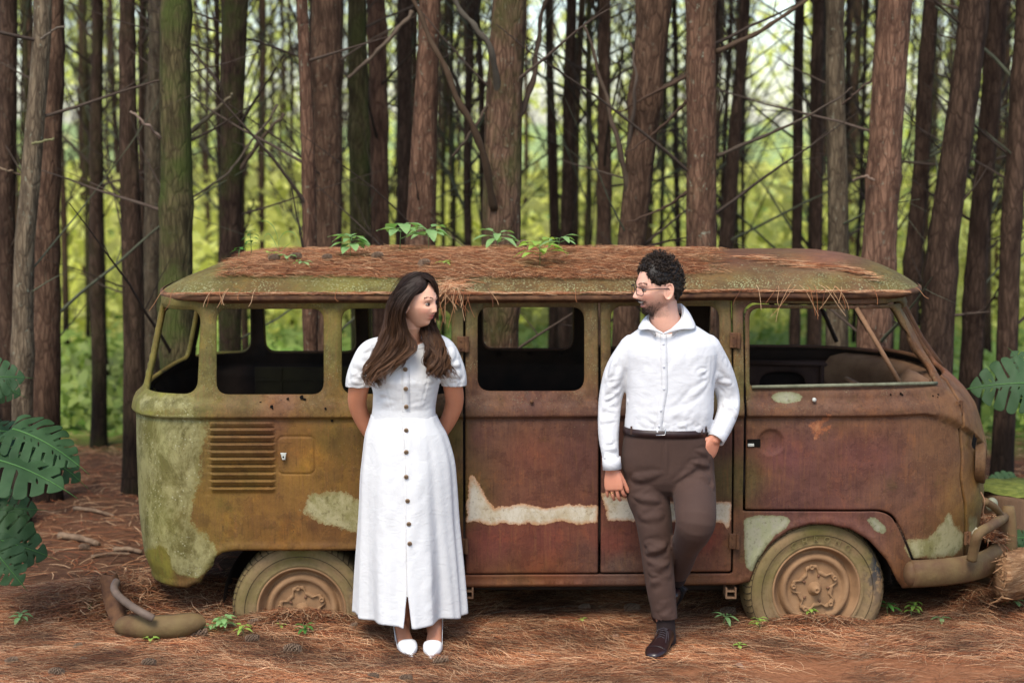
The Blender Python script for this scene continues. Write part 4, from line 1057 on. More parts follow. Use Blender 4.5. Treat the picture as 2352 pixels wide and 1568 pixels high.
def tree(name, label, group, top, mid, w_top, w_mid, Y, tone='brown', moss=0, lichen=.3, nb=7, height=11, bl=(.5, 1.6), twigs=True, crown=260, seed=0, burn=True, fork=None, low=None):
    """top / mid: photo x at photo heights 60 and 560; widths in photo px at those heights"""
    rng = random.Random(seed)
    a = PX(top, 60, Y); b = PX(mid, 560, Y); sc = FPX / ((Y + 8) * 1.0)
    dxdz = (a.x - b.x) / (a.z - b.z); x0 = b.x - dxdz * b.z * .45
    if low is not None: x0 = PX(low, 1180, Y).x
    r_m = w_mid / sc / 2 * 1.02; r_t = w_top / sc / 2 * 1.02
    T = empty(name, (x0, Y, 0), label, 'tree', group)
    zs = np.concatenate([np.linspace(-.15, .6, 6), np.linspace(.8, 4.5, 44), np.linspace(5, height, 7)]); path = []; rad = []
    zb, za = b.z, a.z; knots = [rng.uniform(.8, 4.2) for _ in range(4)]
    for z in zs:
        if z < zb: x = x0 + (b.x - x0) * max(0, z) / zb
        else: x = b.x + dxdz * (z - zb)
        if z > za: x = a.x + dxdz * (z - za) * .5
        x += .02 * noise.noise(Vector((z * .9, seed * 3.3, 0))) * (1 if z < 5 else 2); y = Y + .03 * noise.noise(Vector((z * .8, seed * 1.7, 5)))
        f = (z - zb) / (za - zb); r = r_m + (r_t - r_m) * f if z <= za else max(.02, r_t * (1 - (z - za) / (height - za + .5)))
        if z < zb: r = r_m * (1 + .10 * (zb - z) / zb)
        r *= 1 + sum(.13 * math.exp(-((z - kz) / .07) ** 2) for kz in knots)
        if z < .35: r *= 1 + .35 * ((.35 - z) / .5) ** 1.5
        path.append((x, y, z)); rad.append(r)
    V, F = trunk_mesh(path, rad, 18 if Y < 6 else 10, seed)
    V = np.array(V); tn = np.array(TONE[tone]) * np.array([1.38, 1.32, 1.18]) * rng.uniform(.85, 1.15)
    C = np.tile(tn, (len(V), 1))
    if burn: C *= (1 - .78 * np.clip((.75 + .1 * np.sin(V[:, 0] * 40) - V[:, 2]) / .35, 0, 1))[:, None]
    tr = mk('trunk', V, F, BARK, T, True, {'tone': C, 'moss': np.full(len(V), moss), 'lichen': np.full(len(V), lichen) * (V[:, 2] > .9)})
    path = [Vector(p) for p in path]
    if nb:
        B = MB()
        def at_z(z):
            for i in range(len(path) - 1):
                if path[i].z <= z <= path[i + 1].z:
                    f = (z - path[i].z) / (path[i + 1].z - path[i].z); return path[i].lerp(path[i + 1], f), rad[i]
            return path[-1], rad[-1]
        for k in range(nb):
            z = rng.uniform(.9, 4.6) if Y < 6 else rng.uniform(1.2, 7)
            p, r_ = at_z(z); an = rng.uniform(0, 6.283); d = Vector((math.cos(an), math.sin(an) * .6, rng.uniform(.1, .9) if Y < 6 else rng.uniform(.5, 1.6)))
            g = rng.uniform(.5, 1.2); col = (.085 * g, .062 * g, .048 * g)
            if rng.random() < .25: col = (.11, .115, .075)
            L = rng.uniform(*bl) * (1 if rng.random() < .7 else .35)
            twig_tube(B, p + d.normalized() * r_ * .5, d, L, rng.uniform(.006, .013) * (1 if Y < 8 else 1.3), col, 0 if twigs else 1, rng)
            if Y < 6.5: B.build('dead_branch', TWIG, T, True, colname='col', fixn=False); B = MB()
        if Y > 6.5: tag(B.build('dead_branches', TWIG, T, True, colname='col', fixn=False), kind='stuff')
    if crown:
        V, F, C = crown_mesh(path[-3].x, Y, height * .52, height + .8, 1.5, crown, rng, .36)
        mk('crown', V, F, LEAFN, T, False, {'col': C})
    TREES.append((T, path, rad)); return T, path, rad
G1 = 'pine trunks close behind the van'
L_ = [ # label, top x, mid x, w_top, w_mid, Y, tone, moss, lichen, nb
 ('dark pine trunk cut by the left edge of the photo', 18, 14, 40, 46, 3.4, 'dark', 0, .3, 8),
 ('slim leaning grey pine trunk with pale lichen, second from the left edge', 98, 60, 40, 44, 2.2, 'grey', 0, .9, 9),
 ('broad brown pine trunk rising behind the left monstera plant', 122, 105, 46, 62, 2.9, 'brown', 0, .2, 8),
 ('straight thin dark pine trunk with blackened foot between the monstera and the van', 222, 221, 25, 31, 4.9, 'dark', .2, .1, 7),
 ('dark brown pine trunk beside the rear corner of the van, its black foot showing', 294, 300, 34, 46, 3.1, 'dark', .1, .1, 7),
 ('paler pine trunk seen just above the sloping rear end of the van roof', 360, 348, 38, 42, 4.0, 'grey', .1, .6, 7),
 ('thick mossy green pine trunk above the rear corner window', 405, 405, 68, 74, 2.3, 'olive', 1.0, .1, 7),
 ('dark pine trunk with a swollen branch knot and green mossy lower half', 538, 528, 56, 48, 3.0, 'dark', .7, .0, 9),
 ('slender reddish pine trunk with a broken stub, above the curling grass blade on the roof', 694, 712, 26, 32, 2.3, 'red', 0, .7, 5),
 ('grey-brown pine trunk rising from behind the first leafy roof seedling', 752, 752, 66, 56, 3.2, 'brown', 0, .5, 6),
 ('green-tinged pine trunk left of the woman with a dark ring of knots', 822, 825, 40, 44, 3.7, 'olive', .6, .1, 6),
 ('dark red-brown pine trunk directly right of the green-tinged one', 868, 872, 40, 40, 4.1, 'red', 0, .1, 6),
 ('dark narrow pine trunk above the woman', 932, 928, 32, 36, 4.6, 'dark', 0, .1, 6),
 ('scaly reddish pine trunk with white lichen spots, above and right of the woman', 985, 966, 44, 72, 2.7, 'red', 0, .9, 6),
 ('stout twisted pine trunk with a mossy foot, in the centre behind the roof', 1168, 1152, 78, 84, 2.3, 'brown', .55, .6, 12),
 ('thin dark pine trunk right of the stout twisted one', 1262, 1272, 16, 24, 6.0, 'dark', 0, 0, 9),
 ('narrow brown pine trunk above the third leafy roof seedling', 1312, 1300, 24, 30, 5.6, 'dark', 0, .1, 8),
 ('grey pine trunk with many upswept dead limbs, left of the man', 1392, 1386, 26, 34, 4.8, 'brown', 0, .3, 14),
 ('thick leaning pine trunk just left above the man', 1498, 1450, 74, 60, 2.6, 'brown', 0, .2, 9),
 ('thick reddish pine trunk with flaking bark, right above the man', 1612, 1612, 64, 70, 2.3, 'red', .1, .9, 11),
 ('dark pine trunk in the shade of the flaking one', 1706, 1664, 22, 34, 4.2, 'dark', 0, .1, 8),
 ('thin dark upright pine trunk, first of a close pair over the cab roof', 1838, 1832, 22, 24, 5.0, 'dark', 0, .1, 8),
 ('thin dark upright pine trunk, second of a close pair over the cab roof', 1880, 1874, 26, 30, 4.7, 'dark', 0, .1, 8),
 ('grey lichen-mottled pine trunk over the cab', 1920, 1925, 40, 48, 3.0, 'grey', 0, .7, 6),
 ('big reddish pine trunk with a dark scar, over the front end of the van', 2056, 2018, 72, 76, 2.3, 'red', 0, .6, 6),
 ('dark pine trunk leaning right beside the big reddish one', 2138, 2100, 34, 38, 3.6, 'dark', 0, 0, 10),
 ('wide dark brown pine trunk leaning over the windscreen', 2234, 2168, 62, 72, 2.7, 'dark', 0, 0, 10),
 ('dark pine trunk between the wide leaning one and the right edge', 2292, 2246, 44, 46, 3.4, 'dark', 0, 0, 11),
 ('dark pine trunk cut by the right edge of the photo', 2350, 2322, 40, 46, 3.0, 'dark', 0, 0, 11)]
for i, (lab, tx, mx, wt, wm, Y, tone, mo, li, nb) in enumerate(L_):
    tree('pine_tree', lab, G1, tx, mx, wt, wm, Y, tone, mo, li, nb, seed=i + 1)
# the big crooked limbs of the stout central tree and others named by the photo
def limb(pts, r0, r1, name, parent, col, lich=0):
    B = MB(); P = spline(pts, 26); rr = np.linspace(r0 * .8, r1 * .7, 26) * (1 + .18 * np.sin(np.arange(26) * 1.9))
    P = P + np.array([[noise.noise(Vector((i * .3, 1, 2))) * .012, 0, noise.noise(Vector((i * .3, 5, 2))) * .012] for i in range(26)])
    B.tube([tuple(p) for p in P], rr, 10, True, col); return B.build(name, TWIG, parent, True, colname='col', fixn=False)
ct = TREES[14][0]
def at(x, y, Y): return tuple(PX(x, y, Y))
limb([at(1135, 480, 2.2), at(1105, 340, 2.0), at(1045, 210, 1.9), at(985, 80, 1.9), at(940, -20, 1.9)], .030, .016, 'limb', ct, (.085, .055, .035))
limb([at(1150, 260, 2.3), at(1125, 110, 2.1), at(1070, 40, 2.1), at(1020, -40, 2.1)], .026, .018, 'limb', ct, (.10, .085, .065))
limb([at(1180, 300, 2.3), at(1225, 180, 2.4), at(1240, 60, 2.5), at(1262, -40, 2.5)], .026, .014, 'limb', ct, (.08, .055, .04))
limb([at(1040, 360, 2.2), at(1085, 300, 2.2), at(1140, 210, 2.3)], .010, .014, 'limb', ct, (.07, .05, .035))
limb([at(800, 180, 2.9), at(880, 105, 2.8), at(950, 25, 2.8)], .014, .020, 'limb', TREES[13][0], (.15, .11, .08))
limb([at(430, 310, 2.6), at(500, 250, 2.5), at(535, 215, 2.4)], .020, .010, 'limb', TREES[6][0], (.17, .14, .09))
limb([at(300, 255, 2.1), at(335, 285, 2.1), at(370, 318, 2.2)], .008, .014, 'limb', TREES[6][0], (.24, .17, .13))
limb([at(545, 400, 3.0), at(600, 320, 2.9), at(655, 260, 2.9)], .018, .012, 'limb', TREES[7][0], (.12, .085, .06))
limb([at(440, 455, 2.6), at(520, 400, 2.7), at(560, 350, 2.8), at(640, 240, 2.8)], .008, .012, 'limb', TREES[6][0], (.13, .10, .07))
ft = TREES[18][0]
limb([at(1455, 500, 2.6), at(1420, 330, 2.5), at(1385, 200, 2.5), at(1345, 60, 2.5)], .026, .010, 'limb', ft, (.10, .07, .05))
limb([at(1490, 220, 2.6), at(1560, 180, 2.5), at(1600, 150, 2.5)], .020, .013, 'limb', ft, (.07, .05, .035))
limb([at(1440, 360, 2.6), at(1460, 200, 2.4), at(1450, 100, 2.4)], .018, .006, 'limb', ft, (.12, .09, .07))
rt_ = TREES[19][0]
limb([at(1645, 120, 2.3), at(1740, 75, 2.2), at(1840, 10, 2.2), at(1900, -30, 2.2)], .020, .010, 'limb', rt_, (.09, .06, .04))
limb([at(1645, 360, 2.3), at(1760, 310, 2.2), at(1860, 265, 2.1), at(1960, 200, 2.1)], .016, .006, 'limb', rt_, (.08, .06, .045))
limb([at(1610, 160, 2.3), at(1500, 215, 2.4), at(1420, 260, 2.5)], .018, .006, 'limb', rt_, (.08, .05, .035))
limb([at(1580, 230, 2.3), at(1510, 300, 2.4), at(1440, 350, 2.4)], .014, .006, 'limb', rt_, (.08, .05, .035))
limb([at(1580, 440, 2.3), at(1520, 480, 2.4), at(1440, 510, 2.4)], .014, .006, 'limb', rt_, (.08, .05, .035))
limb([at(1960, 415, 2.3), at(1985, 405, 2.2), at(2010, 415, 2.2)], .008, .011, 'limb', TREES[24][0], (.22, .15, .11))
limb([at(1935, 240, 2.5), at(1965, 215, 2.4), at(2005, 180, 2.3)], .008, .010, 'limb', TREES[24][0], (.12, .08, .06))
limb([at(75, 330, 2.1), at(98, 325, 2.05), at(125, 318, 2.0)], .010, .007, 'limb', TREES[1][0], (.20, .19, .09))
limb([at(95, 90, 2.1), at(125, 68, 2.05), at(150, 60, 2.0)], .009, .006, 'limb', TREES[1][0], (.16, .13, .10))
limb([at(-10, 385, 2.0), at(20, 392, 2.0), at(48, 402, 2.1)], .009, .007, 'limb', TREES[1][0], (.20, .14, .09))

# --- the trees deeper in the wood
rng = random.Random(11); cnt = 0; placed = []
FG = 'slender pine trunks deeper in the wood'
# copies of a few prototype trees
PROT = []
for i in range(6):
    T, path, rad = tree('pine_tree', 'slender pine trunk among the many blurred ones deep behind the van', FG, 1176, 1176, 9 + 4 * (i % 3), 11 + 4 * (i % 3), 7.0, ['dark', 'brown', 'dark', 'olive', 'dark', 'brown'][i], .3 * (i % 2), .2, 34, seed=60 + i, crown=0, bl=(.7, 2.2), height=13)
    PROT.append(T)
def copytree(T, loc, rz_, s=1):
    r = T.copy(); COL.objects.link(r); r.location = loc; r.rotation_euler = (random.gauss(0, .02), random.gauss(0, .02), rz_); r.scale = (s, s, s)
    for ch in list(T.children):
        c = ch.copy(); COL.objects.link(c); c.parent = r
    return r
spots = []
tries = 0
while len(spots) < 262 and tries < 30000:
    tries += 1; Y = 5.2 + 22 * rng.random() ** 1.25; dx = rng.uniform(-420, 2800); x = (dx - 1176) / FPX * (Y + 8)
    pxw = .15 * FPX / (Y + 8)
    # keep the bright gaps of the photograph open
    if any(a < dx < b for a, b in ((1228, 1262), (1750, 1822), (790, 800), (1205, 1235), (940, 950), (1320, 1345))) and rng.random() < .95: continue
    if any(a < dx < b for a, b in ((140, 200), (240, 275), (455, 500), (1150, 1250), (1720, 1840))) and rng.random() < .6: continue
    if any((x - a) ** 2 + (Y - b) ** 2 < .4 for a, b in spots): continue
    spots.append((x, Y))
for i, (x, Y) in enumerate(spots):
    T = PROT[i % 6]; px_ = 1176 + x / (Y + 8) * FPX
    if i < 6:
        T.location = (x, Y, 0); T.rotation_euler = (0, 0, rng.random() * 6.28)
    else: T = copytree(T, (x, Y, 0), rng.random() * 6.28, rng.uniform(.9, 1.15))
    for lim, zn in ((320, 'left of the van'), (800, 'above the rear half of the van roof'), (1120, 'around and right of the woman'), (1440, 'between the couple'), (1700, 'around and above the man'), (2110, 'above the cab of the van'), (9999, 'right of the van')):
        if px_ < lim: T['label'] = 'slender pine trunk deep in the wood, ' + zn; T['group'] = 'slender pine trunks deep in the wood ' + zn; break

# --- the sunlit undergrowth and broadleaf edge beyond: an uncountable green mass
def leafmass(name, n_, ylo, yhi, zfun, colA, colB, size, xr=1.0, seed=1, dens=None):
    rs = np.random.RandomState(seed); Y = rs.uniform(ylo, yhi, n_); X = rs.uniform(-1, 1, n_) * (.33 * (Y + 8) + 1.5) * xr; Z = zfun(rs, n_, X, Y)
    if dens is not None:
        k = np.array([dens(a, b, c) for a, b, c in zip(X, Y, Z)]); ok = rs.rand(n_) < k; X, Y, Z = X[ok], Y[ok], Z[ok]
    m_ = len(X); C = np.stack([X, Y, Z], 1)
    Q_ = rs.normal(size=(m_, 3)) * .42 + np.array([[.1, -.62, .70]]); Q_ /= np.linalg.norm(Q_, axis=1)[:, None]; A = np.cross(Q_, rs.normal(size=(m_, 3))); A /= np.linalg.norm(A, axis=1)[:, None]; B_ = np.cross(Q_, A); B_ /= np.linalg.norm(B_, axis=1)[:, None]
    s = size * rs.uniform(.5, 1.4, (m_, 1))
    V = np.stack([C - A * s, C + B_ * s * .5, C + A * s, C - B_ * s * .5], 1).reshape(-1, 3)
    t = rs.rand(m_, 1); cl = np.array([noise.noise(Vector((a * .7, b * .4, c * .7))) for a, b, c in C])[:, None]
    col = (np.array([colA]) * (1 - t) + np.array([colB]) * t) * (1 + 1.1 * cl)
    return tag(mk(name, V, np.arange(m_ * 4).reshape(-1, 4), LEAFG, None, False, {'col': np.repeat(np.clip(col, .01, .9), 4, 0)}), kind='stuff')
LEAFG = attrmat('sunlit leaves', 'col', .5, .35, .25, .1, 2)
def dn(x, y, z):
    v = noise.noise(Vector((x * .35, y * .25, z * .35 + 4))); px = 1176 + x / (y + 8) * FPX
    gap = .0
    for (c, w_, g) in ((1243, 26, .92), (1215, 20, .5), (1780, 60, .55), (795, 14, .6)): gap = max(gap, g * math.exp(-((px - c) / w_) ** 2))
    return max(0, min(1, (.50 if z < 3 else .62) + 1.5 * v)) * (1 - gap * (z > 1.5))
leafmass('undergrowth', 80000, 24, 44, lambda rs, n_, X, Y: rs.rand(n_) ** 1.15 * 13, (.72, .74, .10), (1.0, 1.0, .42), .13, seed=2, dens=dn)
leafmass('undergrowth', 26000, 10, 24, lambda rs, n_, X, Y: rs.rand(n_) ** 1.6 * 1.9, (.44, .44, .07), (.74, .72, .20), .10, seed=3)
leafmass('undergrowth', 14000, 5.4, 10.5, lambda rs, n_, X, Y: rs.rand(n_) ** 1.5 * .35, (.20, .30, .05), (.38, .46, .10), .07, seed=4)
# hazy distant slope closing the view low down
V = []; F = []; 
for j, (y_, z_) in enumerate(((60, -1), (75, 1.5), (95, 2.5), (130, 3.5))):
    for i in range(41): x = -90 + 180 * i / 40; V.append((x, y_, z_ + noise.noise(Vector((i * .5, j, 3))) * 1.2))
F = [(j * 41 + i, j * 41 + i + 1, (j + 1) * 41 + i + 1, (j + 1) * 41 + i) for j in range(3) for i in range(40)]
tag(mk('hill', V, F, noisy('green slope', (.20, .28, .08), (.40, .48, .18), .6, .9), None, True), kind='structure')
# ============================================================ people
def fuse(B, voxel, smooth=4, fac=.5):
    """joins overlapping closed shapes into one continuous surface and returns its vertices and faces"""
    me = bpy.data.meshes.new('tmp'); me.from_pydata(B.V, [], B.F); me.update()
    bm = bmesh.new(); bm.from_mesh(me); bmesh.ops.recalc_face_normals(bm, faces=bm.faces); bm.to_mesh(me); bm.free()
    o = bpy.data.objects.new('tmp', me); COL.objects.link(o)
    m = o.modifiers.new('r', 'REMESH'); m.mode = 'VOXEL'; m.voxel_size = voxel; m.adaptivity = 0
    m = o.modifiers.new('s', 'SMOOTH'); m.factor = fac; m.iterations = smooth
    dg = bpy.context.evaluated_depsgraph_get(); dg.update(); r = bpy.data.meshes.new_from_object(o.evaluated_get(dg))
    n = len(r.vertices); V = np.zeros(n * 3, np.float32); r.vertices.foreach_get('co', V); V = V.reshape(-1, 3).astype(float)
    Nn = np.zeros(n * 3, np.float32); r.vertices.foreach_get('normal', Nn); Nn = Nn.reshape(-1, 3).astype(float)
    F = [tuple(p.vertices) for p in r.polygons]
    bpy.data.objects.remove(o); bpy.data.meshes.remove(r); bpy.data.meshes.remove(me)
    return V, F, Nn
def quads(F):
    return np.array([f if len(f) == 4 else f + (f[-1],) for f in F]) if all(len(f) == 4 for f in F) else F
def loft(B, rings, n=36, p=2.4, cap=True):
    """rings: (centre, half width x, half depth y, [tilt about x])"""
    V = []; F = []; m = len(rings)
    for r in rings:
        c, a, b = r[:3]; tl = r[3] if len(r) > 3 else 0
        for k in range(n):
            t = 2 * math.pi * k / n; ct, st = math.cos(t), math.sin(t)
            x = a * math.copysign(abs(ct) ** (2 / p), ct); y = b * math.copysign(abs(st) ** (2 / p), st)
            V.append((c[0] + x, c[1] + y, c[2] + y * tl))
    for i in range(m - 1):
        for k in range(n): F.append((i * n + k, i * n + (k + 1) % n, (i + 1) * n + (k + 1) % n, (i + 1) * n + k))
    if cap:
        for i, s_ in ((0, 1), (m - 1, -1)):
            V.append(tuple(rings[i][0])); a = len(V) - 1
            for k in range(n): F.append((a, i * n + k, i * n + (k + 1) % n))
    B.add(V, F)
def limb_(B, pts, n=22, k=24):
    """pts: (dx, dy, Y, radius) -> smooth tapered closed tube with rounded ends"""
    P = [tuple(PX(q[0], q[1], q[2])) + (q[3],) for q in pts]
    S_ = spline(P, k); pp = [Vector(s[:3]) for s in S_]; rr = [s[3] for s in S_]
    d0 = (pp[0] - pp[1]).normalized(); d1_ = (pp[-1] - pp[-2]).normalized()
    pp = [pp[0] + d0 * rr[0] * .8, pp[0] + d0 * rr[0] * .5] + pp + [pp[-1] + d1_ * rr[-1] * .5, pp[-1] + d1_ * rr[-1] * .8]
    rr = [rr[0] * .45, rr[0] * .85] + rr + [rr[-1] * .85, rr[-1] * .45]
    B.tube(pp, rr, n, True)
def creases(V, Nn, L, K=.75):
    """L: (p0, p1, amp, width): raised (or sunk) fold lines on cloth"""
    d = np.zeros(len(V))
    for (p0, p1_, amp, wd) in L:
        a = np.array(p0); b = np.array(p1_); ab = b - a; t = ((V - a) @ ab) / (ab @ ab); tc = np.clip(t, 0, 1)
        q = V - a - tc[:, None] * ab; r = np.linalg.norm(q, axis=1)
        w_ = 1.15 * wd * (.6 + .8 * np.sin(np.pi * np.clip(tc, .05, .95)))
        g = np.exp(-(r / w_) ** 2) - .55 * np.exp(-((r - 1.7 * w_) / (w_ * .8)) ** 2)
        d += amp * g * np.sin(np.pi * np.clip(tc * .92 + .04, 0, 1)) ** .6 * (r < 4 * w_)
    return V + Nn * (d * K)[:, None]
def rcre(rng, c, sp, ang, asp, n_, ln, amp, wd, Y, yj=.1):
    """n random fold lines round a photo point c, spread sp px, photo angle ang +- asp degrees"""
    L = []
    for _ in range(n_):
        x = c[0] + rng.uniform(-sp[0], sp[0]); y = c[1] + rng.uniform(-sp[1], sp[1]); a = R(ang + rng.uniform(-asp, asp)); l = ln * rng.uniform(.5, 1.3)
        p = PX(x - math.cos(a) * l / 2, y + math.sin(a) * l / 2, Y); q = PX(x + math.cos(a) * l / 2, y - math.sin(a) * l / 2, Y)
        L.append((p, q, amp * rng.uniform(.5, 1.2), wd * rng.uniform(.7, 1.3)))
    return L
def head_frame(c, yaw, pitch, roll, s):
    M = Matrix.Rotation(R(yaw), 3, 'Z') @ Matrix.Rotation(R(roll), 3, 'Y') @ Matrix.Rotation(R(pitch), 3, 'X')
    return (Vector(c), M, s)
def H2W(fr, p): return fr[0] + fr[1] @ (Vector(p) * fr[2])
def W2H(fr, V):
    A = np.array(fr[1]); return ((V - np.array(fr[0])) @ A) / fr[2]
def g2(x, z, cx, cz, sx, sz): return math.exp(-((x - cx) / sx) ** 2 - ((z - cz) / sz) ** 2)
def head_surface(x0, y0, z0, man):
    """unit direction -> point on the head, in head space (face towards -y)"""
    x, y, z = x0 * .074, y0 * .094, z0 * .118
    if z < -.015:
        t = min(1, (-.015 - z) / .10); x *= 1 - (.36 if man else .46) * t ** 1.1
        if y > 0: y *= 1 - .55 * t
        else: y *= 1 + (.10 if man else .04) * t
    if z > .05: x *= 1 + .03; 
    if y < -.01:
        f = min(1, (-y - .01) / .035)
        d = 0
        # flatter face plane
        nl = .026 if man else .019
        if -.046 < z < .022:
            t = (.022 - z) / .060; w_ = .0075 + .006 * t; end = 1 if z > -.034 else max(0, 1 - (-.034 - z) / .010)
            d += nl * t ** 1.15 * math.exp(-(x / w_) ** 2) * end
        for sx in (-1, 1):
            d -= .011 * g2(x, z, sx * .030, .000, .017, .013)
            d += .007 * g2(x, z, sx * .030, .023, .022, .008)
            d += .005 * g2(x, z, sx * .040, -.030, .020, .020)
            d += .003 * g2(x, z, sx * .030, -.015, .016, .006)
            d += .005 * g2(x, z, sx * .012, -.036, .006, .006)
        zo = z; z = z - 9 * x * x
        d += .007 * g2(x, z, 0, -.053 + (.005 if man else 0), .019, .0042) + .008 * g2(x, z, 0, -.066 - (.010 if man else 0), .017, .005) - (0 if man else .005) * g2(x, z, 0, -.0595, .020, .0022)
        d -= .004 * g2(x, z, 0, -.078 - (.007 if man else 0), .02, .006); d += .009 * g2(x, z, 0, -.098, .020, .014)
        if man: d -= .014 * g2(x, z, 0, -.062, .022, .0075)
        z = zo
        if man: d += .004 * g2(x, z, 0, -.03, .05, .02)
        y -= d * f
    return x, y, z
def add_head(B, fr, man, nu=96, nv=72):
    V = []; F = []
    for j in range(1, nv):
        th = math.pi * j / nv
        for k in range(nu):
            ph = 2 * math.pi * k / nu
            V.append(H2W(fr, head_surface(math.sin(th) * math.cos(ph), math.sin(th) * math.sin(ph), math.cos(th), man)))
    for j in range(nv - 2):
        for k in range(nu): F.append((j * nu + k, j * nu + (k + 1) % nu, (j + 1) * nu + (k + 1) % nu, (j + 1) * nu + k))
    V.append(H2W(fr, head_surface(0, 0, 1, man))); V.append(H2W(fr, head_surface(0, 0, -1, man))); a = len(V) - 2
    for k in range(nu): F.append((a, (k + 1) % nu, k)); F.append((a + 1, (nv - 2) * nu + k, (nv - 2) * nu + (k + 1) % nu))
    B.add(V, F)
    for sx in (-1, 1):   # ears
        c = Vector((sx * .074, .012, -.006)); rot = Matrix.Rotation(R(-12 * 1), 3, 'X') @ Matrix.Rotation(R(sx * -22), 3, 'Z')
        ring = [c + rot @ Vector((sx * .006, .017 * math.sin(a) + .003, .031 * math.cos(a) - (.004 if math.cos(a) < 0 else 0))) for a in np.linspace(0, 2 * math.pi, 18)]
        B.tube([H2W(fr, p) for p in ring], .0042 * fr[2], 8)
        bm = bmesh.new(); bmesh.ops.create_uvsphere(bm, u_segments=12, v_segments=8, radius=1); bmesh.ops.scale(bm, vec=(.006, .017, .030), verts=bm.verts)
        for v in bm.verts: v.co = H2W(fr, c + rot @ v.co)
        B.bm(bm)
def hand(B, w_, d, nrm, thumb, s=1.0, curl=(20, 25, 30, 35), spread=4, tcurl=15, tang=38):
    """w_: wrist, d: towards the fingers, nrm: out of the back of the hand, thumb: side of the thumb"""
    w_ = Vector(w_); d = Vector(d).normalized(); th = Vector(thumb); th = (th - d * th.dot(d)).normalized(); nb = Vector(nrm)
    nb = (nb - d * nb.dot(d) - th * nb.dot(th)).normalized()
    V = []; F = []; sec = [(-.02, .026, .020), (0, .028, .019), (.02, .034, .017), (.045, .041, .016), (.07, .043, .014), (.088, .041, .011), (.094, .036, .006)]
    n = 20
    for (l, a, b) in sec:
        for k in range(n):
            t = 2 * math.pi * k / n; ct, st = math.cos(t), math.sin(t)
            V.append(w_ + (d * l + th * a * math.copysign(abs(ct) ** .75, ct) + nb * b * math.copysign(abs(st) ** .75, st)) * s)
    for i in range(len(sec) - 1):
        for k in range(n): F.append((i * n + k, i * n + (k + 1) % n, (i + 1) * n + (k + 1) % n, (i + 1) * n + k))
    F.append(tuple(range(n))); F.append(tuple((len(sec) - 1) * n + k for k in range(n))[::-1]); B.add(V, F)
    tips = []
    for i, (off, L, r) in enumerate(((.0325, .072, .0080), (.011, .080, .0083), (-.0105, .074, .0080), (-.0315, .058, .0072))):
        b0 = w_ + (d * (.084 - .006 * abs(i - 1)) + th * off - nb * .002) * s; dd = (d + th * math.tan(R((1.3 - i) * spread))).normalized(); c = curl[i]
        pts = [b0 - dd * .015 * s]; p = b0; a = R(c * .5); pts.append(p)
        for seg in (.45, .30, .25):
            v = dd * math.cos(a) - nb * math.sin(a); p = p + v * L * seg * s; pts.append(p); a += R(c)
        P = spline([tuple(q) for q in pts], 14); rr = np.interp(np.linspace(0, 1, 14), [0, .3, .55, .8, .95, 1], [1.05, 1.0, 1.02, .92, .8, .45]) * r * s
        B.tube([tuple(q) for q in P], rr, 10); tips.append((Vector(P[-2]), Vector(P[6])))
    b0 = w_ + (d * .022 + th * .026 - nb * .006) * s; a = R(tang); v = (d * math.cos(a) + th * math.sin(a) - nb * .25).normalized(); pts = [b0 - v * .01 * s, b0]
    p = b0
    for L in (.040, .032, .026):
        p = p + v * L * s; pts.append(p); v = (v * math.cos(R(tcurl)) + (d - th * .4 - nb * .3).normalized() * math.sin(R(tcurl))).normalized()
    P = spline([tuple(q) for q in pts], 14); rr = np.interp(np.linspace(0, 1, 14), [0, .3, .6, .85, 1], [1.5, 1.25, 1.0, .95, .5]) * .0098 * s
    B.tube([tuple(q) for q in P], rr, 10); tips.append((Vector(P[-2]), Vector(P[8])))
    return tips
def skin_mat(name):
    n = N(name, .48, .38); c = n.attr('col'); co = n.coord()
    c = n.mix(n.range(n.noise(co, 60, 4), .35, .7, 0, .18), c, n.mix(1.0, c, (.86, .74, .70), 'MULTIPLY')); n.color(c)
    n.b.inputs['Subsurface Weight'].default_value = .12; n.b.inputs['Subsurface Radius'].default_value = (.012, .005, .003); n.b.inputs['Subsurface Scale'].default_value = 1
    n.bump(n.noise(co, 320, 3), .12, .001); return n.m
SKIN = skin_mat('skin')
def cloth(name, col, scale=520, b=.25, rough=.85, wr=.22, wv=.9):
    n = N(name, rough, .2); co = n.coord(); f = n.noise(co, 9, 5, .6)
    n.color(n.mix(n.range(f, .3, .7), col, tuple(x * wv for x in col)))
    w1 = n.noise(n.mapping(co, (1, 1, .12)), scale, 2); w2 = n.noise(n.mapping(co, (.12, .12, 1)), scale, 2)
    h = n.bump(n.math('ADD', n.math('ADD', w1, w2), 0), b, .0008)
    n.bump(n.noise(n.mapping(co, (1, 1, 1.5), (0, .5, 0)), 13, 7, .62, 1.0), wr, .007, h)
    n.b.inputs['Sheen Weight'].default_value = .03; return n.m
WHITE = cloth('white linen', (.68, .67, .66), 420, .5, .85, .55, .97)
SHIRT = cloth('white cotton', (.665, .655, .66), 700, .2, .8, .55, .98)
BROWNC = cloth('brown twill', (.072, .040, .030), 800, .2, .8, .25, .85)
def simple(name, col, rough=.5, spec=.4, metal=0): return N(name, rough, spec, metal).color(col).m
EYEW = simple('eye white', (.46, .39, .34), .8, .02); IRIS = simple('brown iris', (.012, .007, .004), .45, .15); LASH = simple('dark lashes', (.012, .008, .006), .6)
TOOTH = simple('teeth', (.75, .70, .62), .25); MOUTH = simple('inner mouth', (.08, .015, .015), .5)
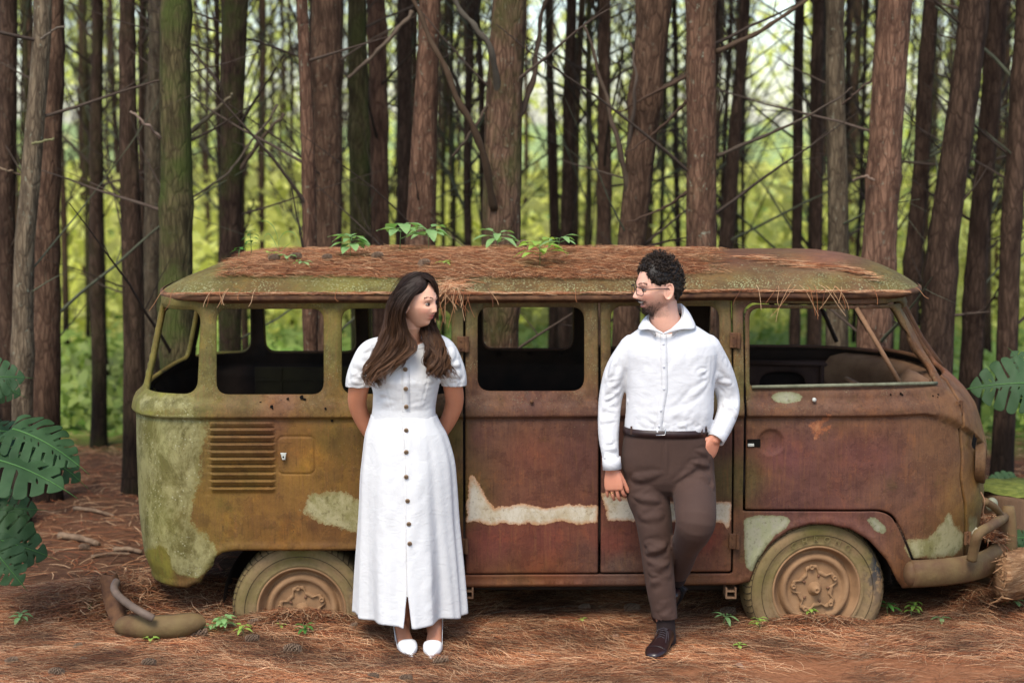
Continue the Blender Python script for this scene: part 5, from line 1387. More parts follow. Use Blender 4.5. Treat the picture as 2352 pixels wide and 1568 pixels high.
def eyes(fr, par, man, look=0.0):
    for sx in (-1, 1):
        c = Vector((sx * .030, -.0775 if man else -.0765, .000)); E = MB()
        bm = bmesh.new(); bmesh.ops.create_uvsphere(bm, u_segments=18, v_segments=12, radius=1); bmesh.ops.scale(bm, vec=(.0125, .0085, .0062 if not man else .0055), verts=bm.verts)
        for v in bm.verts: v.co = H2W(fr, c + v.co)
        E.bm(bm); e = E.build('eye', EYEW, par)
        I = MB(); bm = bmesh.new(); bmesh.ops.create_uvsphere(bm, u_segments=14, v_segments=8, radius=1); bmesh.ops.scale(bm, vec=(.0068, .003, .0060), verts=bm.verts)
        for v in bm.verts: v.co = H2W(fr, c + Vector((look * .005, -.0070, -.0004)) + v.co)
        I.bm(bm); I.build('iris', IRIS, e)
        Ls = MB(); pts = [H2W(fr, c + Vector((.0145 * t, -.0085 + .006 * t * t, .0056 * (1 - t * t) ** .5 + .0008))) for t in np.linspace(-1, 1, 9)]
        Ls.tube(pts, [.0006, .0010, .0013, .0015, .0016, .0015, .0013, .0010, .0006], 6); Ls.build('lashes', LASH, e)
        if man: continue
HAIRM = attrmat('dark hair', 'col', .5, .25, 0, .35, 40)
def brow_lash(fr, par, man):
    for sx in (-1, 1):
        B = MB(); c = (.012, .007, .005) if man else (.03, .016, .010); rg = random.Random(5)
        for _ in range(60 if man else 50):
            t = rg.random(); x = sx * (.012 + .036 * t); z = (.0235 if man else .026) + .007 * math.sin(t * 2.6) + rg.gauss(0, .0014 if not man else .0022); 
            _, yy, _ = head_surface(*(lambda q: (q[0] / .074, -math.sqrt(max(0, 1 - (q[0] / .074) ** 2 - (q[1] / .118) ** 2)), q[1] / .118))((x, z)), man)
            p = Vector((x, yy - .001, z)); B.tube([H2W(fr, p), H2W(fr, p + Vector((sx * .006, -.0006, .0015 - .003 * t)))], [.0008, .0004], 3, False, c)
        B.build('eyebrow', HAIRM, par, False, colname='col', fixn=False)

# ------------------------------------------------------------ the woman
WM = empty('person', (PX(950, 1475, -.3).x, -.30, 0), 'woman in a long white button-front dress and white heels with long wavy brown hair', 'person')
frw = head_frame(PX(958, 692, -.30), 58, 4, -3, 1.0)
B = MB(); add_head(B, frw, False)
limb_(B, [(948, 725, -.27, .050), (944, 765, -.25, .047), (938, 800, -.23, .056), (935, 830, -.22, .07)])
loft(B, [(PX(932, 778, -.22), .06, .04), (PX(932, 795, -.22), .13, .075), (PX(932, 830, -.22), .155, .092), (PX(930, 900, -.22), .13, .09), (PX(928, 950, -.22), .125, .085), (PX(935, 1020, -.20), .17, .11), (PX(936, 1080, -.20), .17, .11)], 32)
for (sx, pts) in ((-1, [(862, 806, -.21, .036), (838, 850, -.20, .044), (824, 892, -.17, .046), (821, 928, -.13, .042), (834, 965, -.09, .038), (862, 1010, -.055, .030), (900, 1040, -.045, .024)]),
                  (1, [(1004, 802, -.21, .036), (1031, 850, -.20, .044), (1041, 892, -.17, .045), (1043, 928, -.13, .042), (1028, 968, -.09, .037), (1000, 1010, -.055, .030), (965, 1040, -.045, .024)])):
    limb_(B, pts, 22, 40)
hand(B, PX(905, 1042, -.045), (.9, 0, -.35), (0, 1, 0), (0, 0, 1), .86, (30, 32, 35, 38)); hand(B, PX(960, 1042, -.055), (-.9, 0, -.35), (0, 1, 0), (0, 0, 1), .86, (30, 32, 35, 38))
# legs and feet
limb_(B, [(905, 1080, -.20, .085), (913, 1200, -.22, .062), (920, 1300, -.23, .050), (926, 1400, -.235, .038), (926, 1436, -.238, .032), (924, 1456, -.24, .031)], 22, 40)
limb_(B, [(965, 1080, -.20, .085), (972, 1200, -.22, .062), (982, 1300, -.23, .050), (990, 1400, -.235, .038), (994, 1436, -.238, .032), (998, 1456, -.24, .031)], 22, 40)
def G0(dx, dy, Y, z=0):
    p = PX(dx, dy, Y); p.z = z; return p
FEET = ((G0(914, 1470, -.205), G0(945, 1508, -.455)), (G0(1004, 1470, -.210), G0(990, 1516, -.472)))
def foot(B, heel, toe):
    heel = Vector(heel); d = Vector(toe) - heel; k_ = math.hypot(d.x, d.y) / .249; d = Vector((d.x, d.y, 0)).normalized(); sx = Vector((-d.y, d.x, 0)); V = []; F = []; n = 24
    sec = spline([(.006, .018, .088, .120), (.03, .026, .072, .150), (.07, .030, .046, .132), (.11, .033, .022, .100), (.15, .036, .010, .066), (.19, .033, .006, .044), (.22, .020, .006, .028)], 30)
    for (l, w2, z0, z1) in sec:
        for k in range(n):
            t = 2 * math.pi * k / n; V.append(heel + d * l * k_ + sx * w2 * math.cos(t) + Vector((0, 0, (z0 + z1) / 2 + (z1 - z0) / 2 * math.sin(t))))
    for i in range(29):
        for k in range(n): F.append((i * n + k, i * n + (k + 1) % n, (i + 1) * n + (k + 1) % n, (i + 1) * n + k))
    F.append(tuple(range(n))); F.append(tuple(29 * n + k for k in range(n))[::-1]); B.add(V, F)
for f_ in FEET: foot(B, *f_)
V, F, Nn = fuse(B, .0036, 2, .35)
H = W2H(frw, V); Cw = np.tile(np.array(lin((216, 156, 122))), (len(V), 1)); Cf = np.array(lin((236, 180, 150)))
inh = (H[:, 2] > -.125) & (np.abs(H[:, 0]) < .09) & (np.abs(H[:, 1]) < .13)
Cw[inh] = Cf
Cw[V[:, 2] < .45] = np.array(lin((190, 130, 100)))
arm = (V[:, 2] < 1.30) & (V[:, 2] > .7) ; Cw[arm] = np.array(lin((206, 138, 104)))
def spot(C, H, m, cx, cz, sx, sz, col, k=1.0):
    if cx == 0 and cz > -.09: H = np.stack([H[:, 0], H[:, 1], H[:, 2] - 9 * np.minimum(H[:, 0] ** 2, .0009)], 1)
    w_ = k * np.exp(-((H[:, 0] - cx) / sx) ** 2 - ((H[:, 2] - cz) / sz) ** 2) * (H[:, 1] < -.045) * m
    return C * (1 - w_[:, None]) + np.array(col) * w_[:, None]
lip = lin((188, 78, 78))
Cw = spot(Cw, H, inh, 0, -.053, .021, .0046, lip, .98); Cw = spot(Cw, H, inh, 0, -.0645, .018, .0055, lip, .98); Cw = spot(Cw, H, inh, 0, -.0590, .020, .0013, (.10, .025, .025), .9)
for sx in (-1, 1):
    Cw = spot(Cw, H, inh, sx * .042, -.030, .018, .015, lin((230, 140, 120)), .35); Cw = spot(Cw, H, inh, sx * .030, .006, .016, .007, lin((160, 105, 88)), .5); Cw = spot(Cw, H, inh, sx * .007, -.0425, .004, .0022, (.06, .02, .015), .8)
WB = mk('body', V, quads(F), SKIN, WM, True, {'col': Cw})
eyes(frw, WM, False, .35); brow_lash(frw, WM, False)
MB().ball(H2W(frw, (-.083, .004, -.038)), .0045).build('earring', simple('pearl', (.8, .76, .7), .2), WM)
# dress: bodice with puff sleeves
B = MB()
loft(B, [(PX(930, 772, -.215), .10, .060), (PX(930, 785, -.22), .158, .082), (PX(931, 810, -.22), .165, .098), (PX(932, 840, -.225), .160, .112), (PX(932, 872, -.23), .158, .122), (PX(931, 905, -.225), .146, .112), (PX(928, 935, -.22), .143, .104), (PX(927, 952, -.22), .146, .106), (PX(927, 966, -.22), .150, .108)], 40, 2.3)
for pts in ([(872, 800, -.21, .055), (852, 812, -.21, .062), (838, 838, -.20, .064), (828, 865, -.19, .064), (823, 884, -.18, .060), (822, 892, -.175, .056)], [(1000, 793, -.21, .055), (1018, 806, -.21, .060), (1032, 836, -.20, .062), (1040, 862, -.19, .062), (1043, 882, -.18, .058), (1043, 890, -.175, .054)]): limb_(B, pts, 26, 22)
V, F, Nn = fuse(B, .0045, 5, .5)
rg = random.Random(4); L = []
L += rcre(rg, (840, 800), (25, 14), 60, 30, 9, 45, .006, .010, -.26) + rcre(rg, (1030, 795), (25, 14), 120, 30, 9, 45, .006, .010, -.26)
L += rcre(rg, (830, 860), (30, 25), 10, 40, 8, 50, .005, .009, -.25) + rcre(rg, (1040, 855), (28, 28), 170, 40, 9, 50, .005, .009, -.25)
for k in range(14):
    L.append((PX(797 + k * 4.6, 880, -.24), PX(797 + k * 4.6, 896, -.24), .004, .004)); L.append((PX(1013 + k * 4.2, 876, -.24), PX(1013 + k * 4.2, 893, -.24), .004, .004))
L += rcre(rg, (890, 900), (28, 40), 20, 35, 8, 60, .003, .009, -.32) + rcre(rg, (975, 900), (25, 40), 165, 35, 8, 60, .003, .009, -.32)
L += [(PX(880, 860, -.33), PX(900, 948, -.32), -.002, .004), (PX(985, 860, -.33), PX(965, 948, -.32), -.002, .004)]
V = creases(V, Nn, L)
# cut the neckline and the lower ends of the sleeves
nc = np.array(PX(940, 780, -.22)); zcut = 1.372
rr_ = np.hypot((V[:, 0] - nc[0]) / .098, (V[:, 1] - nc[1]) / .085)
zn = PX(935, 799, -.31).z
kill = (V[:, 2] > zn - .004 + .030 * np.clip((V[:, 1] + .30) / .12, 0, 1)) & (rr_ < 1.02)
cl = PX(822, 896, -.20).z
kill |= (V[:, 2] < cl + .014) & (V[:, 0] < PX(853, 880, -.2).x - .0) ; kill |= (V[:, 2] < cl + .018) & (V[:, 0] > PX(1012, 880, -.2).x)
Fq = [f for f in F if not any(kill[i] for i in f)]
BD = mk('dress_bodice', V, quads(Fq), WHITE, WM, True); m_ = BD.modifiers.new('t', 'SOLIDIFY'); m_.thickness = .002
# neckline binding follows the cut edge
ring = []
for a in np.linspace(0, 2 * math.pi, 60):
    x = nc[0] + .098 * math.cos(a); y = nc[1] + .085 * math.sin(a); ring.append((x, y, zn - .003 + .030 * np.clip((y + .30) / .12, 0, 1)))
# project the ring onto the bodice
bv = BVHTree.FromPolygons([Vector(v) for v in V], [f for f in F])
rp = []
for p in ring:
    c = Vector((nc[0], nc[1], p[2])); d = (Vector(p) - c).normalized(); h = bv.ray_cast(c + d * .30, -d)
    rp.append(h[0] if h[0] is not None and (h[0] - Vector(p)).length < .03 else Vector(p))
rp = [(rp[i - 1] + rp[i] * 2 + rp[(i + 1) % len(rp)]) / 4 for i in range(len(rp))]
MB().tube(rp, .0032, 8).build('neckline_band', WHITE, WM)
# skirt: an open loft whose two front edges part at the slit
rows = [(952, 927, .147, .107, 0), (975, 929, .165, .122, 0), (1000, 932, .186, .135, .1), (1050, 936, .207, .150, .2), (1100, 936, .218, .162, .3), (1200, 936, .228, .176, .55), (1300, 937, .242, .196, .8), (1388, 938, .252, .212, 1.0), (1416, 938, .255, .218, 1.0)]
RW_ = spline([(r[0], r[1], r[2], r[3], r[4]) for r in rows], 110); n_ = 220; V = []; F = []
ztop = PX(927, 952, -.22).z; zbot = .135; zz = np.linspace(ztop, zbot, 110)
zrow = np.array([PX(r[1], r[0], -.22).z for r in RW_]); 
for i, z in enumerate(zz):
    dy, cx, a, b, tt_ = [np.interp(z, zrow[::-1], RW_[::-1, k]) for k in range(5)]
    c = PX(cx, dy, -.22); gap = .020 * max(0, (.30 - z) / .17) if z < .30 else 0
    shift = (.020 * tt_)
    for k in range(n_ + 1):
        ph = -math.pi / 2 + 2 * math.pi * (k / n_); ct, st = math.cos(ph), math.sin(ph)
        x = a * ct; y = b * st
        fold = .010 * math.sin(ph * 9 + 1.0) + .007 * math.sin(ph * 17 + 2.2 + z * 2) + .006 * math.sin(ph * 5 + z)
        r_ = 1 + fold * (.25 + tt_) * 2.4 * (1 if st > -.2 or abs(x) > .10 else .55)
        x *= r_; y *= r_
        if st < 0:   # the front panel hangs further out between two deep folds
            e = .128 + .01 * math.sin(z * 5); q = 1 / (1 + math.exp((abs(x + .012 * 1) - e) / .006)); y = y * (1 - .42 * (1 - q) * tt_ * (abs(x) > .06))
            y -= .012 * tt_ * math.exp(-((x - .02) / .05) ** 2)
        e2 = min(k, n_ - k) / n_
        x += (gap if k > n_ / 2 else -gap) * -math.exp(-(e2 / .02) ** 2)
        if k > n_ / 2: y += .0035 * math.exp(-(e2 / .02) ** 2)
        else: y -= .0015 * math.exp(-(e2 / .02) ** 2)
        zz_ = z + (.006 * math.sin(ph * 6 + 1) * tt_ if i > 100 else 0)
        xo = c.x + x + shift * (.5 if st < 0 else 0); V.append((xo, c.y + y, zz_))
W_ = n_ + 1
for i in range(109):
    for k in range(n_): F.append((i * W_ + k, i * W_ + k + 1, (i + 1) * W_ + k + 1, (i + 1) * W_ + k))
V = np.array(V); me_ = bpy.data.meshes.new('x'); me_.from_pydata([tuple(v) for v in V], [], F); me_.update(); Nn = np.array([v.normal[:] for v in me_.vertices]); bpy.data.meshes.remove(me_)
if Nn[(0) * W_ + 1][1] > 0: Nn = -Nn
L = rcre(rg, (880, 1010), (40, 30), 60, 30, 8, 70, .003, .010, -.36) + rcre(rg, (990, 1010), (40, 30), 120, 30, 8, 70, .003, .010, -.36)
L += rcre(rg, (935, 1200), (110, 160), 85, 25, 26, 150, .004, .014, -.40) + rcre(rg, (935, 1250), (110, 170), 20, 35, 20, 60, .002, .008, -.42)
for k in range(26): x = 858 + k * 5.6; L.append((PX(x, 948, -.33), PX(x - 8 + k * .6, 1000 + rg.random() * 30, -.36), .003, .005))
L += [(PX(856, 1000, -.33), PX(850, 1068, -.36), .003, .004), (PX(848, 1068, -.36), PX(903, 1080, -.38), .0035, .004), (PX(1018, 1000, -.33), PX(1030, 1065, -.36), .003, .004), (PX(975, 1076, -.38), PX(1030, 1065, -.36), .0035, .004)]
V = creases(V, Nn, L)
SK = mk('dress_skirt', V, np.array(F), WHITE, WM, True); m_ = SK.modifiers.new('t', 'SOLIDIFY'); m_.thickness = .0025
sbv = BVHTree.FromPolygons([Vector(v) for v in V], F)
def onto(dx, dy, bvh, extra=.004):
    o_ = camo.location; t = PX(dx, dy, -.3) - o_; h = bvh.ray_cast(o_, t.normalized()); return (h[0] - t.normalized() * extra) if h[0] else PX(dx, dy, -.35)
# placket and buttons
def strip(pts, bvh, wd, name, mat, par, th=.0015):
    V = []; F = []
    P = spline(pts, 60)
    for (x, y) in P: 
        for o_, e in ((-wd, 0), (-wd, th), (wd, th), (wd, 0)): V.append(onto(x + o_, y, bvh, e))
    for i in range(59):
        for k in range(3): F.append((i * 4 + k, i * 4 + k + 1, (i + 1) * 4 + k + 1, (i + 1) * 4 + k))
    return mk(name, V, F, mat, par, True)
BBV = BVHTree.FromPolygons([Vector(v) for v in np.array(BD.data.vertices.values() and [v.co[:] for v in BD.data.vertices]) + np.array(WM.location)], [tuple(p.vertices) for p in BD.data.polygons])
strip([(931, 806), (932, 870), (933, 946)], BBV, 9.5, 'placket', WHITE, WM)
strip([(933, 955), (933, 1050), (934, 1150), (939, 1250), (941, 1370)], sbv, 9.5, 'placket', WHITE, WM)
BTN = simple('bronze button', (.16, .11, .065), .35, .6, .6); BTR = simple('brown button rim', (.24, .15, .085), .4, .4, .2)
for (x, y) in ((930, 815), (931, 848), (932, 893), (933, 934), (933, 988), (933, 1038), (933, 1095), (936, 1150), (939, 1203), (941, 1248)):
    p = onto(x, y, BBV if y < 950 else sbv, .006); rot = Matrix.Rotation(R(10), 3, 'X')
    b = MB().lathe([(.0, -.0030), (.0045, -.0030), (.0055, -.0038), (.0088, -.0036), (.0105, -.001), (.0105, .002)], p, 'Y', 18, rot=rot); bo = b.build('button', BTR, WM)
    b = MB()
    for k in range(3):
        a = k * 2.1; b.tube([p + Vector((.005 * math.cos(a + t), -.0045, .005 * math.sin(a + t))) for t in np.linspace(0, 1.7, 6)], .0012, 5)
    b.lathe([(.0, -.0036), (.003, -.0036), (.0042, -.003)], p, 'Y', 10); b.build('button_relief', BTN, bo)
# shoes
SHW = simple('white shoe leather', (.78, .77, .75), .35, .5)
def pump(heel, toe, name_par, s=1.0):
    heel = Vector(heel); toe = Vector(toe); d = (toe - heel); L = math.hypot(d.x, d.y); d = Vector((d.x, d.y, 0)).normalized(); sx = Vector((-d.y, d.x, 0)); B = MB(); V = []; F = []; n = 20
    # outline sections along the foot: position, half width, sole height, top height
    sec = [(.0, .012, .085, .120), (.02, .026, .080, .128), (.06, .030, .062, .092), (.11, .034, .030, .058), (.15, .040, .008, .052), (.18, .041, .003, .062), (.205, .036, .002, .052), (.228, .019, .002, .032), (.245, .008, .003, .018), (.258, .002, .005, .010)]
    k_ = L / .249; n = 32; S_ = spline(sec, 60); S_[:, 1] = np.maximum(S_[:, 1], .001)
    def rim(l): return np.interp(l, [0, .020, .05, .10, .135, .150, .168, .3], [.121, .118, .080, .052, .036, .036, .046, .2])
    for (l, w2, z0, z1) in S_:
        for k in range(n):
            t = 2 * math.pi * k / n; c_, s_ = math.cos(t), math.sin(t); zz__ = (z0 + z1) / 2 + (z1 - z0) / 2 * math.copysign(abs(s_) ** .7, s_)
            V.append(heel + d * l * k_ + sx * w2 * math.copysign(abs(c_) ** .8, c_) + Vector((0, 0, zz__ - heel.z)))
    for i in range(59):
        for k in range(n):
            f = (i * n + k, i * n + (k + 1) % n, (i + 1) * n + (k + 1) % n, (i + 1) * n + k); tm_ = 2 * math.pi * (k + .5) / n; l = S_[i][0]
            zc = max(V[q].z for q in f)
            if .020 < l < .168 and math.sin(tm_) > 0 and (zc > rim(l) or math.sin(tm_) > .75): continue
            F.append(f)
    F.append(tuple(range(n))); F.append(tuple(59 * n + k for k in range(n))[::-1])
    B.add(V, F); sh = B.build('shoe', SHW, WM); m_ = sh.modifiers.new('t', 'SOLIDIFY'); m_.thickness = .003; m_.offset = 1
    h = heel + d * .022 * k_; hb = MB(); loft(hb, [(Vector((h.x, h.y, -.01)), .021, .018), (Vector((h.x, h.y, .03)), .020, .017), (Vector((h.x, h.y, .075)), .025, .026), (Vector((h.x, h.y, .095)), .026, .028)], 16, 4); hb.build('heel', SHW, sh)
def G0(dx, dy, Y, z=0):
    p = PX(dx, dy, Y); p.z = z; return p
for f_ in FEET: pump(f_[0], f_[1], WM)
# hair
RGH = random.Random(21)
def P3(l): return [tuple(PX(x, y, Y)) for x, y, Y in l]
GL = [P3([(962, 627, -.30), (930, 634, -.24), (904, 668, -.20), (896, 710, -.20), (888, 760, -.22), (866, 815, -.28), (845, 855, -.33), (852, 884, -.34)]),
      P3([(964, 627, -.32), (934, 636, -.32), (906, 672, -.30), (897, 715, -.29), (888, 765, -.31), (868, 815, -.34), (848, 858, -.36), (858, 890, -.37)]),
      P3([(966, 628, -.35), (940, 640, -.38), (908, 675, -.37), (903, 718, -.36), (895, 765, -.35), (880, 812, -.36), (858, 855, -.37), (866, 884, -.38)]),
      P3([(968, 630, -.37), (950, 644, -.405), (919, 678, -.41), (906, 720, -.40), (908, 765, -.38), (902, 805, -.375), (878, 845, -.38), (872, 872, -.39)]),
      P3([(970, 632, -.38), (958, 650, -.405), (926, 684, -.415), (913, 722, -.405), (917, 765, -.38), (918, 800, -.37), (900, 832, -.375), (878, 862, -.385)]),
      P3([(968, 631, -.38), (955, 648, -.41), (930, 680, -.42), (916, 725, -.40), (924, 768, -.37), (934, 795, -.36), (915, 825, -.37), (892, 846, -.38)]),
      P3([(973, 633, -.37), (967, 648, -.39), (944, 672, -.40), (922, 715, -.39), (928, 765, -.37), (938, 795, -.36), (922, 825, -.37), (900, 846, -.38)])]
GR = [P3([(966, 627, -.28), (994, 640, -.20), (1000, 690, -.18), (990, 740, -.22), (1008, 790, -.29), (1022, 830, -.34), (1012, 862, -.36)]),
      P3([(950, 627, -.22), (960, 660, -.17), (965, 710, -.18), (985, 755, -.26), (1003, 795, -.32), (1010, 832, -.36), (1022, 868, -.37)]),
      P3([(945, 640, -.20), (955, 690, -.18), (968, 735, -.22), (982, 770, -.30), (992, 805, -.35), (1000, 840, -.37), (1003, 872, -.38)]),
      P3([(950, 700, -.20), (958, 740, -.22), (968, 765, -.29), (978, 790, -.34), (988, 815, -.365), (985, 840, -.38), (996, 860, -.385)])]
def strands(B, G, n_, wave, sp0, sp1, r0, k=30, flip=1, hug=None):
    Gs = [spline(g, k) for g in G]
    LK = [(RGH.uniform(0, len(Gs) - 1.001), np.array([RGH.gauss(0, 1), RGH.gauss(0, 1), RGH.gauss(0, .4)]), RGH.uniform(0, 6.28), RGH.uniform(.6, 1.5), RGH.uniform(12, 17)) for _ in range(max(4, n_ // 26))]
    for _ in range(n_):
        u, off, ph, am, fq = RGH.choice(LK); u = min(len(Gs) - 1.001, max(0, u + RGH.gauss(0, .10))); i = int(u); f = u - i; P = Gs[i] * (1 - f) + Gs[i + 1] * f
        ph = ph + RGH.gauss(0, .16); amp = wave * am; t = np.linspace(0, 1, k); off2 = np.array([RGH.gauss(0, 1), RGH.gauss(0, 1), RGH.gauss(0, 1)])
        sp_ = sp0 + (sp1 - sp0) * t ** 1.3
        P = P + off * sp_[:, None] + off2 * (.0012 + .0032 * np.sin(t * 3))[:, None]
        e_ = np.clip((t - .36) * 2.2, 0, 1.3); P[:, 0] += np.sin(t * fq + ph) * amp * e_; P[:, 1] += np.cos(t * fq + ph) * amp * e_ * .9
        if hug is not None:
            Hh = W2H(hug, P); q = Hh / np.array([.0805, .1005, .1245]); nq = np.linalg.norm(q, axis=1); tg = 1.0 + RGH.random() * .07; wq = np.clip(1.25 - t / .32, 0, 1) * (Hh[:, 2] > -.03)
            Hn = Hh * (tg / nq)[:, None]; Hh = Hh * (1 - wq[:, None]) + Hn * wq[:, None]; P = (Hh * hug[2]) @ np.array(hug[1]).T + np.array(hug[0])
        cut = RGH.randint(int(k * .86), k) if RGH.random() < .8 else RGH.randint(int(k * .6), k)
        P = P[:cut]; rr = r0 * RGH.uniform(.6, 1.3) * np.interp(np.linspace(0, 1, cut), [0, .1, .8, 1], [.8, 1, .9, .2])
        b0 = len(B.V); B.tube([tuple(p) for p in P], rr, 3, False, (0, 0, 0))
        lt = RGH.random() ** 2
        for q in range(cut):
            tt__ = q / k; m__ = min(1, max(0, (tt__ - .25) / .6)) * (.35 + .65 * lt)
            c = tuple(a * (1 - m__) + b * m__ for a, b in zip((.026, .0135, .0090), (.22, .105, .050)))
            for s_ in range(3): B.C[b0 + q * 3 + s_] = c
HB = MB()
strands(HB, GL, 2000, .018, .005, .012, .0014, hug=frw); strands(HB, GR, 1200, .022, .006, .013, .0014)
strands(HB, [P3([(968, 629, -.33), (985, 634, -.36), (999, 655, -.34), (1003, 690, -.28), (1003, 730, -.25)]), P3([(968, 629, -.30), (990, 636, -.30), (1002, 662, -.27), (1005, 700, -.24), (1008, 740, -.24)])], 220, .003, .003, .004, .0012, hug=frw)
# flyaways
strands(HB, GL[:3], 30, .022, .010, .028, .0007); strands(HB, GR[:3], 30, .022, .010, .022, .0007)
# scalp shell below the strands
def scalp(fr, man, test, grow, name, mat, par, col, nu=80, nv=60):
    V = []; F = []; ok = []
    for j in range(nv + 1):
        th = math.pi * j / nv
        for k in range(nu):
            ph = 2 * math.pi * k / nu; d = (math.sin(th) * math.cos(ph), math.sin(th) * math.sin(ph), math.cos(th)); p = Vector(head_surface(*d, man)); t_ = test(p)
            q = p + Vector(d).normalized() * (grow * min(1, max(0, t_ / .015 + .1)) - .007 * min(1, max(0, -t_ / .006))); V.append(H2W(fr, q)); ok.append(t_ > -.02)
    for j in range(nv):
        for k in range(nu):
            f = (j * nu + k, j * nu + (k + 1) % nu, (j + 1) * nu + (k + 1) % nu, (j + 1) * nu + k)
            if all(ok[i] for i in f): F.append(f)
    return mk(name, V, F, mat, par, True, {'col': np.tile(col, (len(V), 1))})
def tw(p):   # hair region of the woman's head
    lim = .094 - abs(p.x) * .85 if p.y < -.03 else .094 - .055 * .85 - (p.y + .03) * 2.0
    return p.z - lim
HW = HB.build('hair', HAIRM, WM, True, colname='col', fixn=False)
scalp(frw, False, tw, .012, 'scalp_hair', HAIRM, HW, (.020, .0115, .0085), 160, 120)

# ------------------------------------------------------------ the man
MN = empty('person', (PX(1530, 1460, -.36).x, -.36, 0), 'bearded man in glasses, white shirt and brown trousers with one foot up on the van', 'person')
frm = head_frame(PX(1512, 659, -.33), -70, 4, 4, 1.06)
B = MB(); add_head(B, frm, True)
limb_(B, [(1522, 690, -.305, .062), (1526, 728, -.30, .067), (1536, 765, -.275, .080)])
loft(B, [(PX(1540, 755, -.26), .10, .05), (PX(1540, 785, -.26), .19, .09), (PX(1540, 850, -.26), .19, .11), (PX(1538, 950, -.26), .19, .12), (PX(1532, 1010, -.25), .18, .12), (PX(1535, 1070, -.24), .19, .12)], 32)
A1 = [(1454, 796, -.27, .050), (1420, 850, -.25, .050), (1404, 905, -.24, .045), (1399, 950, -.25, .042), (1398, 1000, -.28, .038), (1402, 1045, -.31, .030), (1406, 1078, -.32, .026)]
A2 = [(1624, 796, -.27, .050), (1652, 850, -.23, .050), (1670, 900, -.20, .045), (1673, 938, -.22, .042), (1662, 972, -.27, .037), (1646, 1000, -.305, .030), (1641, 1010, -.315, .027)]
for a in (A1, A2): limb_(B, [(p[0], p[1], p[2], p[3] * (.80 if i_ < 5 else .95)) for i_, p in enumerate(a)], 22, 30)
tips = hand(B, PX(1406, 1077, -.32), (.10, -.05, -1), (-.30, -1, 0), (1, -.35, 0), 1.04, (34, 27, 20, 15), 4, 10, 22)
t2 = hand(B, PX(1643, 1003, -.315), (-.42, .0, -1), (.30, -1, -.1), (-1, -.45, -.1), 1.0, (6, 6, 6, 6), 2, 5, 62)
LG1 = [(1490, 1060, -.24, .10), (1487, 1130, -.27, .088), (1498, 1185, -.29, .076), (1506, 1240, -.30, .062), (1512, 1300, -.305, .056), (1518, 1350, -.31, .050), (1527, 1425, -.32, .040), (1530, 1455, -.325, .038)]
LG2 = [(1588, 1070, -.25, .09), (1594, 1110, -.30, .085), (1598, 1150, -.38, .078), (1597, 1186, -.45, .066), (1588, 1218, -.44, .058), (1574, 1256, -.31, .048), (1563, 1298, -.20, .040), (1556, 1325, -.15, .035)]
limb_(B, LG1, 22, 30); limb_(B, LG2, 22, 30)
V, F, Nn = fuse(B, .0032, 2, .3)
H = W2H(frm, V); SKN = np.array(lin((226, 172, 148))); Cm = np.tile(SKN, (len(V), 1)); Cm[V[:, 2] < 1.05] = np.array(lin((208, 140, 112)))
inh = (H[:, 2] > -.135) & (np.abs(H[:, 0]) < .10) & (np.abs(H[:, 1]) < .14)
bd = np.array((.055, .032, .024))
x, y, z = H[:, 0], H[:, 1], H[:, 2]
nz_ = np.array([noise.noise(Vector(v * 220)) for v in V]) * .12
jaw = np.clip((-.058 - .20 * np.clip(y + .08, 0, .2) * -1 - z) / .02, 0, 1) * np.clip((.035 - y) / .02, 0, 1) * inh * np.clip((z + .128) / .012, 0, 1)
jl = np.clip((-.036 + .12 * (y) - z) / .02, 0, 1) * np.clip((.03 - y) / .015, 0, 1) * (y > -.06) * inh * np.clip((z + .125) / .01, 0, 1)
gt = np.exp(-(x / .030) ** 2) * np.clip((-.070 - z) / .008, 0, 1) * (y < -.03) * inh
ms_ = np.exp(-((np.abs(x) - .012) / .020) ** 2) * np.exp(-((z + .0455 + .25 * np.clip(np.abs(x) - .012, 0, .02)) / .0045) ** 2) * (y < -.05) * inh
cor = np.exp(-((np.abs(x) - .031) / .006) ** 2) * np.clip((-.048 - z) / .006, 0, 1) * (z > -.08) * (y < -.03) * inh
wb = np.clip(.30 * jl * np.clip((.012 - y) / .03, .25, 1) + .22 * jaw * (z < -.06) + .66 * gt + .42 * ms_ + .35 * cor + 2 * nz_ * (jl + gt > .1), 0, .90)
Cm = Cm * (1 - wb[:, None]) + bd * wb[:, None]
Cm = spot(Cm, H, inh, 0, -.0485, .024, .0026, lin((180, 90, 82)), .8); Cm = spot(Cm, H, inh, 0, -.0755, .020, .0035, lin((190, 95, 88)), .9); Cm = spot(Cm, H, inh, 0, -.062, .023, .0075, (.05, .010, .010), .97)
for sx in (-1, 1):
    Cm = spot(Cm, H, inh, sx * .042, -.028, .018, .014, lin((222, 135, 115)), .4); Cm = spot(Cm, H, inh, sx * .030, .004, .016, .008, lin((165, 108, 90)), .6); Cm = spot(Cm, H, inh, sx * .008, -.043, .004, .0022, (.08, .03, .02), .8)
MBd = mk('body', V, quads(F), SKIN, MN, True, {'col': Cm})
eyes(frm, MN, True, .2); brow_lash(frm, MN, True)
tb = MB(); tb.tube([H2W(frm, (a, -.0865 + 16 * a * a, -.0552 + 8 * a * a)) for a in np.linspace(-.021, .021, 9)], .0042, 8); tb.build('teeth', TOOTH, MN)
# finger ring
q0, q1 = tips[2][0], tips[2][1]
MB().tube([q1 + Vector((.0098 * math.cos(a), .0098 * math.sin(a), .004)) for a in np.linspace(0, 6.283, 16)], .0012, 6).build('ring', simple('gold', (.8, .55, .2), .25, .5, 1), MN)
